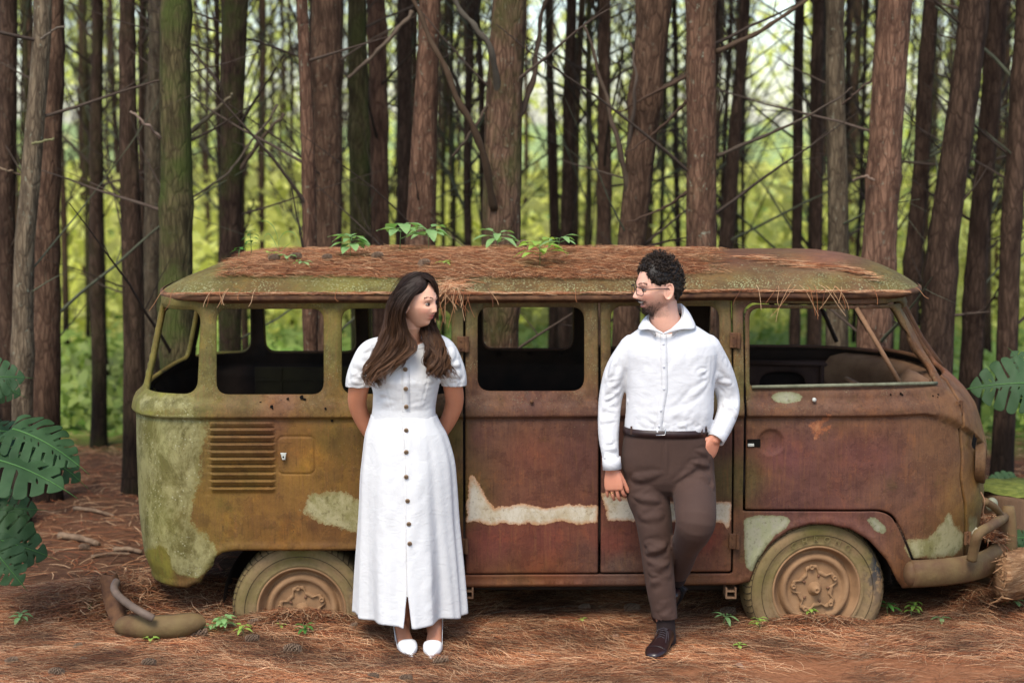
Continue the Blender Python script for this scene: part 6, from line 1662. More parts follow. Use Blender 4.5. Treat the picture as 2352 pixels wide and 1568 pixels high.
# glasses
GLM = simple('dark glasses frame', (.018, .016, .018), .3, .5); g = MB()
def rr2(cx, cz, a, b, y, n=28, p=4): return [(cx + a * math.copysign(abs(math.cos(t)) ** (2 / p), math.cos(t)), y + abs(cx + a * math.cos(t)) ** 2 * 3.0, cz + b * math.copysign(abs(math.sin(t)) ** (2 / p), math.sin(t))) for t in np.linspace(0, 2 * math.pi, n)]
GLAS = empty('glasses', H2W(frm, (0, -.1, 0))); GLAS.parent = MN; GLAS.location = H2W(frm, (0, -.1, 0)) - MN.location
for sx in (-1, 1):
    g.tube([H2W(frm, p) for p in rr2(sx * .033, -.004, .025, .0165, -.105)], .0016, 6); 
    g.tube([H2W(frm, p) for p in rr2(sx * .033, -.004, .025, .0165, -.105) if p[2] > .004], .0024, 6)
    g.tube([H2W(frm, p) for p in ((sx * .057, -.096, .008), (sx * .070, -.080, .008), (sx * .078, -.02, .006), (sx * .080, .010, .004), (sx * .078, .024, -.010))], .0022, 6)
g.tube([H2W(frm, p) for p in ((-.009, -.105, .0), (0, -.107, .003), (.009, -.105, .0))], .0016, 6); g.build('frame', GLM, GLAS)
# shirt
B = MB()
loft(B, [(PX(1537, 736, -.265), .075, .065), (PX(1539, 750, -.26), .125, .085), (PX(1540, 768, -.26), .178, .102), (PX(1540, 790, -.26), .212, .115), (PX(1540, 812, -.26), .216, .124), (PX(1540, 850, -.26), .206, .128), (PX(1539, 900, -.262), .198, .130), (PX(1538, 945, -.264), .198, .136), (PX(1534, 972, -.262), .196, .136), (PX(1529, 988, -.26), .188, .136), (PX(1529, 996, -.26), .182, .128)], 44, 2.5)
def grow(a, l, w0, w1): return [(p[0], p[1], p[2], p[3] + np.interp(i / (len(a) - 1), [0, .5, 1], [l, w0, w1])) for i, p in enumerate(a)]
limb_(B, grow(A1, .010, .009, .009)[:-1] + [(1405, 1068, -.318, .038)], 26, 34)
limb_(B, grow(A2, .010, .009, .010)[:-2] + [(1655, 988, -.29, .044), (1645, 1006, -.31, .041)], 26, 34)
V, F, Nn = fuse(B, .0048, 12, .5)
rg = random.Random(8); L = []
L += rcre(rg, (1402, 925), (22, 45), 25, 25, 16, 48, .007, .008, -.30) + rcre(rg, (1402, 1010), (20, 45), -20, 25, 14, 44, .006, .008, -.34) + rcre(rg, (1408, 855), (16, 30), 60, 20, 6, 60, .005, .010, -.30)
L += rcre(rg, (1672, 915), (22, 40), -30, 25, 16, 48, .007, .008, -.27) + rcre(rg, (1658, 970), (22, 22), 30, 25, 12, 44, .007, .008, -.36) + rcre(rg, (1662, 850), (16, 30), 110, 20, 6, 60, .005, .010, -.29)
L += [(PX(1598, 905, -.41), PX(1545, 950, -.42), .006, .010), (PX(1632, 875, -.36), PX(1560, 935, -.42), .007, .010), (PX(1628, 850, -.36), PX(1598, 862, -.40), .008, .007), (PX(1632, 868, -.36), PX(1600, 852, -.40), -.006, .006), (PX(1466, 912, -.40), PX(1500, 918, -.42), .008, .009), (PX(1470, 925, -.41), PX(1445, 945, -.38), .006, .010), (PX(1505, 930, -.42), PX(1460, 960, -.40), .005, .010),
      (PX(1600, 945, -.41), PX(1545, 972, -.42), .006, .009), (PX(1610, 970, -.40), PX(1540, 985, -.41), .005, .007), (PX(1450, 960, -.38), PX(1500, 984, -.40), .005, .008), (PX(1440, 800, -.36), PX(1452, 880, -.38), .005, .008), (PX(1636, 800, -.36), PX(1632, 900, -.36), .004, .007)]
L += rcre(rg, (1580, 930), (50, 50), 30, 30, 16, 70, .0035, .011, -.41) + rcre(rg, (1480, 930), (40, 50), 150, 35, 14, 60, .0035, .010, -.41) + rcre(rg, (1535, 985), (90, 8), 90, 30, 22, 22, .004, .006, -.40) + rcre(rg, (1590, 830), (40, 40), 70, 30, 8, 70, .003, .012, -.39) + rcre(rg, (1480, 830), (30, 40), 110, 30, 8, 70, .003, .012, -.39)
V = creases(V, Nn, L)
nc = np.array(PX(1528, 735, -.285)); x, y, z = V.T
vb = PX(1524, 752, -.40)     # bottom of the open collar
hv = np.clip((z - vb.z) / .085, 0, 1.2)
kill = (z > vb.z) & (y < -.27) & (np.abs(x - (vb.x + .02 * hv)) < .075 * hv + .004)
kill |= (np.hypot((x - nc[0]) / .072, (y - nc[1]) / .076) < 1) & (z > PX(1533, 744, -.27).z)
c1 = np.array(PX(1406, 1072, -.32)); kill |= (np.abs(x - c1[0]) < .08) & (z < c1[2] + .004 + (x - c1[0]) * .25) & (x < PX(1440, 1072, -.3).x)
e0 = np.array(PX(1655, 988, -.29)); dd_ = np.array(PX(1640, 1014, -.32)) - e0; dd_ /= np.linalg.norm(dd_); kill |= (((V - np.array(PX(1644, 1006, -.315))) @ dd_) > 0) & (np.linalg.norm(V - np.array(PX(1644, 1006, -.315)), axis=1) < .085) & (x > PX(1622, 1000, -.38).x)
Fq = [f for f in F if not any(kill[i] for i in f)]
SH = mk('shirt', V, quads(Fq), SHIRT, MN, True); m_ = SH.modifiers.new('t', 'SOLIDIFY'); m_.thickness = .0022
SBV = BVHTree.FromPolygons([Vector(v) for v in V], Fq)
strip([(1524, 761), (1525, 830), (1526, 890), (1518, 940), (1512, 990)], SBV, 8.0, 'placket', SHIRT, SH, .002)
SBT = simple('pale shirt button', (.62, .62, .66), .3)
for (x_, y_) in ((1524, 790), (1525, 842), (1525, 893), (1518, 942), (1514, 978)): MB().lathe([(.0, -.0022), (.004, -.0022), (.0052, -.001), (.0052, .001)], onto(x_, y_, SBV, .004), 'Y', 12).build('button', SBT, SH)
# collar: stand and fall
up = P3([(1524, 764, -.385), (1503, 752, -.378), (1489, 738, -.345), (1488, 724, -.30), (1503, 714, -.245), (1528, 706, -.228), (1553, 698, -.243), (1568, 700, -.29), (1568, 728, -.338), (1548, 750, -.378), (1524, 764, -.388)])
dn_ = P3([(1522, 768, -.392), (1490, 757, -.376), (1466, 757, -.338), (1474, 740, -.29), (1500, 728, -.205), (1540, 722, -.175), (1576, 718, -.20), (1592, 734, -.28), (1597, 754, -.338), (1566, 757, -.378), (1526, 768, -.394)])
U = spline(up, 90); D_ = spline(dn_, 90); V = []; F = []
# keep the collar points sharp
for i in range(90):
    for k in range(9):
        t = k / 8; p = U[i] * (1 - t) + D_[i] * t; bl_ = math.sin(t * math.pi) * .004; c_ = Vector(p) - Vector((PX(1533, 730, -.28))); c_.z = 0; c_.normalize(); V.append(tuple(Vector(p) + c_ * bl_ + Vector((0, 0, bl_ * .8))))
F = [(i * 9 + k, i * 9 + k + 1, (i + 1) * 9 + k + 1, (i + 1) * 9 + k) for i in range(89) for k in range(8)]
b0 = len(V); V += [tuple(Vector(U[i]) - Vector((0, 0, .040 * q_)) - Vector((U[i][0] - PX(1528, 730, -.28).x, U[i][1] + .28, 0)).normalized() * .004) for i in range(90) for q_ in (0, 1)]; F += [(b0 + 2 * i, b0 + 2 * i + 1, b0 + 2 * i + 3, b0 + 2 * i + 2) for i in range(8, 81)]
co_ = mk('collar', V, F, SHIRT, SH, True); m_ = co_.modifiers.new('t', 'SOLIDIFY'); m_.thickness = .003; m_.offset = 1
# cuffs
def cuff(c, d, r, l, par):
    c = Vector(c); d = Vector(d).normalized(); B = MB(); pts = [c - d * l, c - d * l * .5, c]; B.tube(pts, [r * .98, r, r], 28, False); o = B.build('cuff', SHIRT, par); m_ = o.modifiers.new('t', 'SOLIDIFY'); m_.thickness = .004
cuff(PX(1406, 1077, -.32), (.07, -.05, -1), .0425, .055, SH)
cuff(PX(1643, 1010, -.318), Vector(PX(1643, 1010, -.318)) - Vector(PX(1659, 984, -.285)), .0415, .050, SH)
# trousers
B = MB()
loft(B, [(PX(1528, 984, -.26), .182, .130), (PX(1529, 1000, -.26), .190, .134), (PX(1533, 1040, -.255), .208, .136), (PX(1534, 1075, -.25), .211, .138), (PX(1534, 1098, -.25), .194, .128), (PX(1536, 1118, -.25), .14, .11), (PX(1540, 1134, -.25), .06, .07)], 44, 2.5)
limb_(B, [(1486, 1070, -.25, .102), (1486, 1110, -.262, .101), (1489, 1140, -.272, .097), (1500, 1185, -.29, .085), (1507, 1240, -.30, .077), (1512, 1300, -.305, .070), (1518, 1350, -.31, .066), (1528, 1418, -.32, .056), (1529, 1428, -.32, .055)], 28, 40)
limb_(B, [(1586, 1070, -.25, .106), (1592, 1110, -.30, .101), (1596, 1150, -.38, .096), (1598, 1192, -.50, .090), (1592, 1218, -.47, .082), (1576, 1252, -.32, .066), (1563, 1296, -.20, .056), (1558, 1312, -.17, .052)], 28, 40)
V, F, Nn = fuse(B, .0050, 9, .5)
rg = random.Random(12)
L = [(PX(1560, 1150, -.40), PX(1650, 1105, -.36), .007, .012), (PX(1555, 1130, -.38), PX(1610, 1095, -.38), .007, .010), (PX(1552, 1170, -.42), PX(1600, 1160, -.46), .005, .010), (PX(1640, 1195, -.46), PX(1600, 1235, -.50), .007, .010), (PX(1636, 1210, -.46), PX(1590, 1245, -.48), -.005, .007), (PX(1642, 1170, -.44), PX(1610, 1190, -.48), .005, .009), (PX(1440, 1105, -.34), PX(1520, 1085, -.38), .005, .012), (PX(1450, 1140, -.34), PX(1530, 1150, -.38), .005, .012), (PX(1470, 1195, -.36), PX(1540, 1180, -.38), .004, .012),
     (PX(1472, 1250, -.36), PX(1540, 1262, -.38), .008, .013), (PX(1476, 1275, -.36), PX(1540, 1248, -.38), .007, .012), (PX(1482, 1320, -.36), PX(1545, 1290, -.37), .006, .013), (PX(1530, 1010, -.39), PX(1532, 1110, -.40), .004, .006), (PX(1600, 1035, -.38), PX(1650, 1045, -.34), .006, .009), (PX(1590, 1060, -.38), PX(1650, 1075, -.34), .006, .009), (PX(1615, 1000, -.39), PX(1652, 1038, -.35), .006, .006)]
L += rcre(rg, (1510, 1300), (28, 60), 15, 30, 12, 60, .004, .011, -.37) + rcre(rg, (1485, 1130), (40, 70), 5, 25, 10, 70, .003, .012, -.36) + rcre(rg, (1600, 1090), (40, 40), 20, 25, 8, 60, .004, .010, -.38) + rcre(rg, (1525, 1400), (24, 20), 10, 30, 6, 40, .003, .009, -.38)
V = creases(V, Nn, L, 1.15)
x, y, z = V.T; zc_ = PX(1529, 1424, -.34).z
kill = (z < zc_ + .004) & (x < PX(1562, 1400, -.3).x) & (y < -.2)
kill |= (z > PX(1529, 987, -.26).z)
Fq = [f for f in F if not any(kill[i] for i in f)]
TRS = mk('trousers', V, quads(Fq), BROWNC, MN, True); m_ = TRS.modifiers.new('t', 'SOLIDIFY'); m_.thickness = .003
TBV = BVHTree.FromPolygons([Vector(v) for v in V], Fq)
# hem, belt and buckle
BELT = noisy('dark belt leather', (.020, .010, .010), (.035, .016, .014), 30, .45, .2, .001); bt = MB(); V = []; F = []; n_ = 72
for (h, o_) in ((-.017, .002), (-.017, .006), (.017, .006), (.017, .002)):
    for k in range(n_):
        t = 2 * math.pi * k / n_; ct, st = math.cos(t), math.sin(t); c = PX(1528, 987, -.26); x_ = (.186 + o_) * math.copysign(abs(ct) ** .8, ct)
        V.append((c.x + x_, c.y + (.133 + o_) * math.copysign(abs(st) ** .8, st), c.z + h + .004 - .015 * (x_ + .19)))
for i in range(3):
    for k in range(n_): F.append((i * n_ + k, i * n_ + (k + 1) % n_, (i + 1) * n_ + (k + 1) % n_, (i + 1) * n_ + k))
bt.add(V, F); BE = bt.build('belt', BELT, MN)
bk = MB(); c = PX(1519, 992, -.408); bk.tube([c + Vector((a, 0, b)) for a, b in ((-.024, -.014), (.014, -.014), (.018, -.010), (.018, .012), (.012, .013))], .0028, 6); bk.build('buckle', simple('steel', (.6, .58, .55), .25, .5, 1), BE)
for x_ in (1450, 1612): 
    p = onto(x_, 988, BVHTree.FromPolygons([Vector(v) for v in V], F), .003); MB().box(p, (.0045, .0015, .019), None, .001).build('belt_loop', BROWNC, TRS)
# sock and shoes
SOCK = cloth('dark sock', (.022, .013, .012)); B = MB(); limb_(B, [(1528, 1415, -.32, .043), (1530, 1450, -.325, .043), (1531, 1470, -.33, .044)], 20, 10); B.build('sock', SOCK, MN)
B = MB(); limb_(B, [(1566, 1295, -.21, .046), (1558, 1318, -.165, .043), (1554, 1330, -.15, .042)], 20, 8); B.build('sock', SOCK, MN)
LEA = N('polished dark brown leather', .28, .55); LEA.color((.020, .008, .008)); LEA.bump(LEA.noise(LEA.coord(), 45, 4), .12, .002); LEA = LEA.m
SOLE = simple('black sole', (.012, .010, .010), .5)
def oxford(heel, toe, M=None, laces=True):
    heel = Vector(heel); toe = Vector(toe); d = toe - heel; L = d.length; d.normalize(); upv = Vector((0, 0, 1)) if M is None else Vector(M); upv = (upv - d * upv.dot(d)).normalized(); sx = d.cross(upv)
    # l, half width, bottom, top
    sec = [(-.004, .012, .020, .060), (.004, .026, .012, .088), (.030, .034, .012, .102), (.070, .036, .012, .104), (.105, .037, .012, .094), (.140, .042, .012, .078), (.180, .049, .012, .064), (.220, .050, .012, .056), (.255, .044, .012, .050), (.280, .030, .013, .042), (.292, .014, .016, .032)]
    k_ = L / .292; n = 24; V = []; F = []
    for (l, w2, z0, z1) in sec:
        for k in range(n):
            t = 2 * math.pi * k / n; c_, s_ = math.cos(t), math.sin(t); h = (z0 + z1) / 2 + (z1 - z0) / 2 * math.copysign(abs(s_) ** (.75 if s_ < 0 else 1.0), s_)
            V.append(heel + d * l * k_ + sx * w2 * math.copysign(abs(c_) ** .85, c_) + upv * h)
    for i in range(len(sec) - 1):
        for k in range(n): F.append((i * n + k, i * n + (k + 1) % n, (i + 1) * n + (k + 1) % n, (i + 1) * n + k))
    F.append(tuple(range(n))); F.append(tuple((len(sec) - 1) * n + k for k in range(n))[::-1])
    B = MB(); B.add(V, F)
    # toe cap seam and quarters as raised welts
    for (l, z1, w2) in ((.222, .056, .0505), (.228, .055, .050)):
        B.tube([heel + d * l * k_ + sx * w2 * math.cos(t) + upv * (.034 + .024 * math.sin(t)) for t in np.linspace(0, math.pi, 16)], .0011, 5)
    for s_ in (-1, 1): B.tube([heel + d * a * k_ + sx * s_ * b + upv * c for a, b, c in ((.088, .020, .098), (.125, .018, .084), (.150, .016, .074), (.160, .024, .066), (.165, .038, .050), (.160, .047, .028))], .0014, 5)
    sh = B.build('shoe', LEA, MN); s2 = sh.modifiers.new('s', 'SUBSURF'); s2.levels = s2.render_levels = 1
    S2 = MB(); V = []; F = []
    out = [(-.006, .014), (.0, .030), (.03, .038), (.07, .039), (.105, .038), (.14, .044), (.18, .052), (.22, .054), (.258, .048), (.284, .033), (.298, .014)]
    ring = [(l, w2) for l, w2 in out] + [(l, -w2) for l, w2 in out[::-1]]
    for h in (.0, .014):
        for (l, w2) in ring: V.append(heel + d * l * k_ + sx * w2 + upv * (h - (.0 if l < .085 or h else -.006)))
    m2 = len(ring)
    for k in range(m2): F.append((k, (k + 1) % m2, m2 + (k + 1) % m2, m2 + k))
    F.append(tuple(range(m2))[::-1]); F.append(tuple(range(m2, 2 * m2))); S2.add(V, F)
    S2.box(heel + d * .040 * k_ + upv * -.006, (.034, .042, .012), Matrix((sx, d, upv)).transposed(), .004); S2.build('sole', SOLE, sh, False)
    if laces:
        LC = MB()
        for i in range(5):
            l = .098 + i * .012; z = .100 - i * .0065
            LC.tube([heel + d * (l - .004) * k_ + sx * -.017 + upv * z, heel + d * l * k_ + upv * (z + .005), heel + d * (l + .004) * k_ + sx * .017 + upv * z], .0015, 5)
            LC.tube([heel + d * (l + .004) * k_ + sx * -.017 + upv * z, heel + d * l * k_ + upv * (z + .006), heel + d * (l - .004) * k_ + sx * .017 + upv * z], .0015, 5)
        for s_, a in ((-1, .05), (1, .03), (-1, .09)): LC.tube([heel + d * .10 * k_ + upv * .106, heel + d * (.10 + a * .5) * k_ + sx * s_ * .026 + upv * .098, heel + d * (.10 + a) * k_ + sx * s_ * .036 + upv * .066], .0015, 5)
        LC.build('laces', simple('dark laces', (.05, .04, .045), .7), sh)
oxford(G0(1540, 1470, -.290, .012), G0(1496, 1520, -.545, .004))
kp = PX(1553, 1322, -.16); oxford(kp + Vector((.02, .02, -.06)), kp + Vector((-.045, -.06, -.06)) + Vector((-.03, .14, -.18)), (-.1, -.9, .45), False)
# curly hair and beard tufts
def tm(p):
    if p.y < -.02: lim = .074 - 2.0 * max(0, abs(p.x) - .03) ** 1 * .7
    elif p.y < .012: lim = .022
    else: lim = .022 - (p.y - .012) * 1.6
    if p.y < -.02 and abs(p.x) > .055: lim = min(lim, .030)
    return p.z - max(lim, -.062)
CB = MB(); rg = random.Random(3)
for _ in range(2300):
    th = math.acos(rg.uniform(-.75, 1)); ph = rg.uniform(0, 6.283); d = Vector((math.sin(th) * math.cos(ph), math.sin(th) * math.sin(ph), math.cos(th))); p = Vector(head_surface(*d, True))
    t_ = tm(p)
    if t_ < .001: continue
    th_ = .006 + .020 * min(1, t_ / .05) * max(.25, d.z + .35); c0 = p + d * (.004 + rg.random() * th_); ax = (Vector((rg.gauss(0, 1), rg.gauss(0, 1), rg.gauss(0, 1)))).normalized(); bx = ax.cross(d).normalized() if abs(ax.dot(d)) < .95 else Vector((1, 0, 0)); r_ = rg.uniform(.0035, .0075); nn_ = 11; ph0 = rg.uniform(0, 6)
    pts = [H2W(frm, c0 + ax * (.010 * (i / nn_ - .5)) + (bx * math.cos(ph0 + i * .62) + d * math.sin(ph0 + i * .62)) * r_) for i in range(nn_)]
    g_ = rg.uniform(.6, 1.5); CB.tube(pts, [.0019] * (nn_ - 1) + [.0009], 4, False, (.030 * g_, .019 * g_, .013 * g_))
HM = CB.build('hair', HAIRM, MN, True, colname='col', fixn=False)
scalp(frm, True, tm, .014, 'scalp_hair', HAIRM, HM, (.012, .008, .006), 140, 110)
BB = MB()
for _ in range(1500):
    x_ = rg.uniform(-.07, .07); z_ = rg.uniform(-.120, -.035); q = 1 - (x_ / .074) ** 2 - (z_ / .118) ** 2
    if q < 0: continue
    y_ = -math.sqrt(q) * (1 if rg.random() < .8 else -.3); p = Vector(head_surface(x_ / .074, y_, z_ / .118, True)); gt_ = math.exp(-(p.x / .028) ** 2) * (z_ < -.074); st_ = (.035 * (p.y < .03)) + .5 * (abs(p.x) > .028 and z_ < -.052 and p.y < .03 and p.y > -.075)
    if abs(p.x) < .026 and -.080 < z_ < -.046: continue
    if rg.random() > .9 * gt_ + .28 * st_: continue
    d = Vector((p.x * 3, -.6 + p.y * 4, -1)).normalized(); l = .004 + .009 * gt_; g_ = rg.uniform(.7, 1.5)
    BB.tube([H2W(frm, p), H2W(frm, p + d * l * .6 + Vector((0, -.001, 0))), H2W(frm, p + d * l)], [.0009, .0008, .0003], 3, False, (.045 * g_, .028 * g_, .020 * g_))
for _ in range(160):
    x_ = rg.gauss(0, .017); z_ = -.0435 - .25 * max(0, abs(x_) - .012) + rg.gauss(0, .0022); q = 1 - (x_ / .074) ** 2 - (z_ / .118) ** 2; p = Vector(head_surface(x_ / .074, -math.sqrt(q), z_ / .118, True))
    BB.tube([H2W(frm, p), H2W(frm, p + Vector((x_ * .2, -.002, -.005)))], [.0009, .0004], 3, False, (.03, .018, .013))
BB.build('beard', HAIRM, MN, False, colname='col', fixn=False)
# ============================================================ plants, cones, sticks, loose parts
def leafmat(name, c1, c2, tr=.25, rough=.45, scale=12):
    n = N(name, rough, .22); co = n.coord(); f = n.noise(co, scale, 4)
    c = n.ramp(f, [(.3, c1), (.7, c2)]); n.color(c); n.translucent(n.mix(1.0, c, (1.5, 1.7, .8), 'MULTIPLY'), tr); return n.m
LGREEN = leafmat('fresh leaf', (.19, .35, .12), (.30, .46, .19), .3)
LYEL = leafmat('yellow green leaf', (.26, .42, .07), (.38, .52, .12), .35)
LDARK = leafmat('clover leaf', (.05, .14, .03), (.09, .22, .045), .25)
MONS = leafmat('monstera leaf', (.018, .046, .014), (.044, .090, .034), .08, .6, 5)
MONL = leafmat('young monstera leaf', (.06, .16, .04), (.10, .22, .06), .2, .38, 5)
STEM = simple('green stem', (.10, .17, .05), .6)
def leaf(B, base_, d, up, L, W, fold=.15, droop=.3, n=7, tip=1.0, wav=0):
    """an ovate leaf with a midrib fold and a drooping tip"""
    base_ = Vector(base_); d = Vector(d).normalized(); up = Vector(up); s = d.cross(up).normalized(); up = s.cross(d).normalized(); V = []; F = []
    for i in range(n + 1):
        t = i / n; w_ = W * .5 * (math.sin(math.pi * min(1, t ** .75)) ** .8 * (1 - .15 * t) + .02) if t < 1 else 0
        c = base_ + d * L * t + up * (-droop * L * t * t)
        for k, q in enumerate((-1, -.5, 0, .5, 1)): V.append(c + s * w_ * q + up * (abs(q) * w_ * fold + wav * W * math.sin(t * 9 + q * 3)))
    for i in range(n):
        for k in range(4): F.append((i * 5 + k, i * 5 + k + 1, (i + 1) * 5 + k + 1, (i + 1) * 5 + k))
    B.add(V, F)
def seedling(name, label, group, p, h, nl, L, W, mat, rg, cat='plant', spread=1.0, tiers=2):
    p = Vector(p); T = empty(name, p, label, cat, group); top = p + Vector((rg.gauss(0, .01), rg.gauss(0, .01), h))
    MB().tube([p - Vector((0, 0, .02)), p.lerp(top, .5) + Vector((rg.gauss(0, .005), 0, 0)), top], [.0022, .0018, .0012], 5).build('stem', STEM, T)
    for i in range(nl):
        tt_ = 1 - (i // max(1, nl // tiers)) / tiers * .55; c = p.lerp(top, tt_); a = i * 2.4 + rg.uniform(-.3, .3); d = Vector((math.cos(a) * spread, math.sin(a) * spread, rg.uniform(.05, .6)))
        pl_ = L * rg.uniform(.25, .5); st = c + d.normalized() * pl_; B = MB(); B.tube([c, st], [.0012, .0009], 4); leaf(B, st, d - Vector((0, 0, .25)), (0, 0, 1), L * rg.uniform(.7, 1.15), W * rg.uniform(.75, 1.15), .2, .35, wav=.03)
        B.build('leaf', mat, T, True, fixn=False)
    return T
rg = random.Random(31)
def onroof(dx, dy):
    """point of the roof the photo shows at (dx, dy)"""
    o_ = camo.location; t = (PX(dx, dy, 0) - o_).normalized(); h = RBVH.ray_cast(o_, t); return (h[0] + Vector((0, 0, .012))) if h[0] else Vector((PX(dx, dy, .7).x, .75, (roofz(PX(dx, dy, .7).x, .75) or 1.7) + .015))
GRP = 'seedlings growing in the litter on the roof'
for (lab, dx, dy, h, nl, L, W, m_, ti) in (
  ('bushy low seedling cluster on the roof, nearest left of the woman', 806, 596, .10, 16, .075, .050, LGREEN, 3),
  ('broad-leaved seedling on the roof directly above the woman', 918, 580, .13, 9, .10, .075, LGREEN, 2),
  ('broad-leaved seedling on the roof just right of the woman', 985, 577, .10, 10, .10, .070, LGREEN, 2),
  ('flat-topped seedling with pointed leaves on the roof between the couple', 1145, 574, .065, 9, .10, .050, LGREEN, 2),
  ('largest bright green seedling low on the roof edge of litter', 1240, 614, .10, 14, .10, .050, LYEL, 3),
  ('small seedling with narrow leaves behind the bright green one', 1284, 585, .07, 8, .085, .036, LGREEN, 2),
  ('tall thin sprig at the rear end of the roof', 578, 590, .12, 10, .035, .020, LDARK, 4),
  ('short sprig at the rear end of the roof', 545, 584, .05, 6, .035, .022, LDARK, 2),
  ('tiny three-leaved sprout on the roof litter under the grass blade', 665, 607, .025, 5, .04, .026, LGREEN, 1),
  ('tiny flat sprout on the roof litter left of the bushy cluster', 705, 614, .012, 6, .045, .022, LGREEN, 1),
  ('tiny sprout in front of the sprigs at the rear of the roof', 618, 596, .02, 4, .035, .02, LYEL, 1),
  ('tiny sprout on the litter right of the woman', 1018, 612, .01, 6, .035, .018, LYEL, 1)):
    seedling('seedling', lab, GRP, onroof(dx, dy), h, nl, L, W, m_, rg, tiers=ti)
p = onroof(640, 588); T = empty('grass_tuft', p, 'tall arching grass blade on the roof', 'grass')
for pts in ([(0, 0), (.0, .06), (-.02, .13), (-.055, .165), (-.085, .165)], [(0, .02), (.01, .08), (.04, .11), (.08, .10), (.11, .03)], [(0, .01), (-.02, .06), (-.045, .10), (-.066, .09), (-.07, .04)], [(0, 0), (.03, .03), (.06, .05)]):
    P = spline([(p.x + a, p.y + .2 * a, p.z + b) for a, b in pts], 12); B = MB(); V = []; F = []
    for i, q in enumerate(P):
        w_ = .006 * math.sin(math.pi * min(1, (i + 2) / 14)); V += [(q[0], q[1] - w_, q[2] + w_ * .5), (q[0], q[1] + w_, q[2] + w_ * .5), (q[0], q[1], q[2] - .001)]
    F = [(i * 3, i * 3 + 2, i * 3 + 5, i * 3 + 3) for i in range(11)] + [(i * 3 + 2, i * 3 + 1, i * 3 + 4, i * 3 + 5) for i in range(11)]
    B.add(V, F); B.build('blade', LGREEN, T, True, fixn=False)
def onground(dx, dy):
    o_ = camo.location; t = (PX(dx, dy, 0) - o_).normalized(); s = -(o_.z) / t.z
    for _ in range(4): q = o_ + t * s; s += (gz(q.x, q.y) - q.z) / t.z
    return o_ + t * s
GG = 'small plants on the needle litter'
for (lab, dx, dy, h, nl, L, W, m_, ti) in (
  ('leafiest green weed in front of the rear wheel', 515, 1452, .07, 18, .045, .030, LGREEN, 3), ('weed with small leaves just left of the leafiest one', 475, 1455, .04, 9, .035, .02, LGREEN, 2),
  ('small weed right of the leafiest one, beside a cone', 560, 1462, .05, 8, .04, .02, LYEL, 2), ('sprawling dark weed left of the woman\'s hem', 700, 1462, .05, 12, .04, .02, LDARK, 2),
  ('weed at the left edge of the photo, beyond the loose bumper', 48, 1432, .05, 8, .045, .025, LGREEN, 2), ('green sprig just left of the loose bumper', 215, 1408, .05, 7, .05, .028, LDARK, 2),
  ('three-leaved sprout in front of the loose bumper', 345, 1480, .025, 4, .035, .03, LYEL, 1), ('tiny sprout under the rear wheel rim', 640, 1446, .02, 4, .03, .02, LYEL, 1),
  ('star-shaped weed left of the front wheel', 1668, 1440, .05, 7, .06, .022, LGREEN, 1), ('upright bright weed just in front of the front wheel', 1745, 1448, .06, 10, .035, .018, LYEL, 3),
  ('weed with round leaves behind the right side of the front wheel', 2040, 1415, .06, 6, .05, .03, LDARK, 2), ('brightest upright weed right of the front wheel', 2097, 1420, .075, 14, .04, .02, LYEL, 3),
  ('low weed under the front bumper', 2155, 1428, .02, 5, .045, .02, LGREEN, 1), ('weed near the fallen log', 2330, 1396, .04, 7, .045, .025, LGREEN, 2),
  ('tiny sprout right of the man\'s shoe', 1700, 1492, .02, 5, .03, .018, LYEL, 1), ('trailing weed across the front wheel\'s foot', 1862, 1420, .05, 8, .035, .018, LYEL, 2), ('tiny sprout between the couple', 1325, 1430, .015, 4, .03, .02, LYEL, 1)):
    seedling('weed', lab, GG, onground(dx, dy), h, nl, L, W, m_, rg, tiers=ti)

# pine cones
CONEM = noisy('pine cone', (.10, .058, .036), (.30, .20, .13), 60, .8, .4, .003)
def cone_mesh(L=.06, r=.019, n=11):
    B = MB(); B.tube([(0, 0, 0), (0, 0, L * .5), (0, 0, L * .95)], [r * .4, r * .6, r * .15], 8)
    for i in range(n):
        t = (i + .5) / n; rr_ = r * (.55 + .9 * math.sin(math.pi * (t * .85 + .12))) * .62; m_ = 8
        for k in range(m_):
            a = 2 * math.pi * (k + (i % 2) * .5 + i * .13) / m_; d = Vector((math.cos(a), math.sin(a), 0)); s = Vector((-math.sin(a), math.cos(a), 0)); c = Vector((0, 0, t * L)); w_ = r * .30
            a0 = c + d * rr_ * .35; a1_ = c + d * (rr_ + r * .25) + Vector((0, 0, -L * .02 + L * .06 * t))
            B.add([a0 - s * w_ * .5, a0 + s * w_ * .5, a1_ + s * w_, a1_ - s * w_, a1_ + Vector((0, 0, .003)) + s * w_ * .7, a1_ + Vector((0, 0, .003)) - s * w_ * .7, a0 + Vector((0, 0, .004))], [(0, 1, 2, 3), (3, 2, 4, 5), (5, 4, 6)])
    return B.V, B.F
CV, CF = cone_mesh(); c0 = None
CG = 'fallen pine cones'
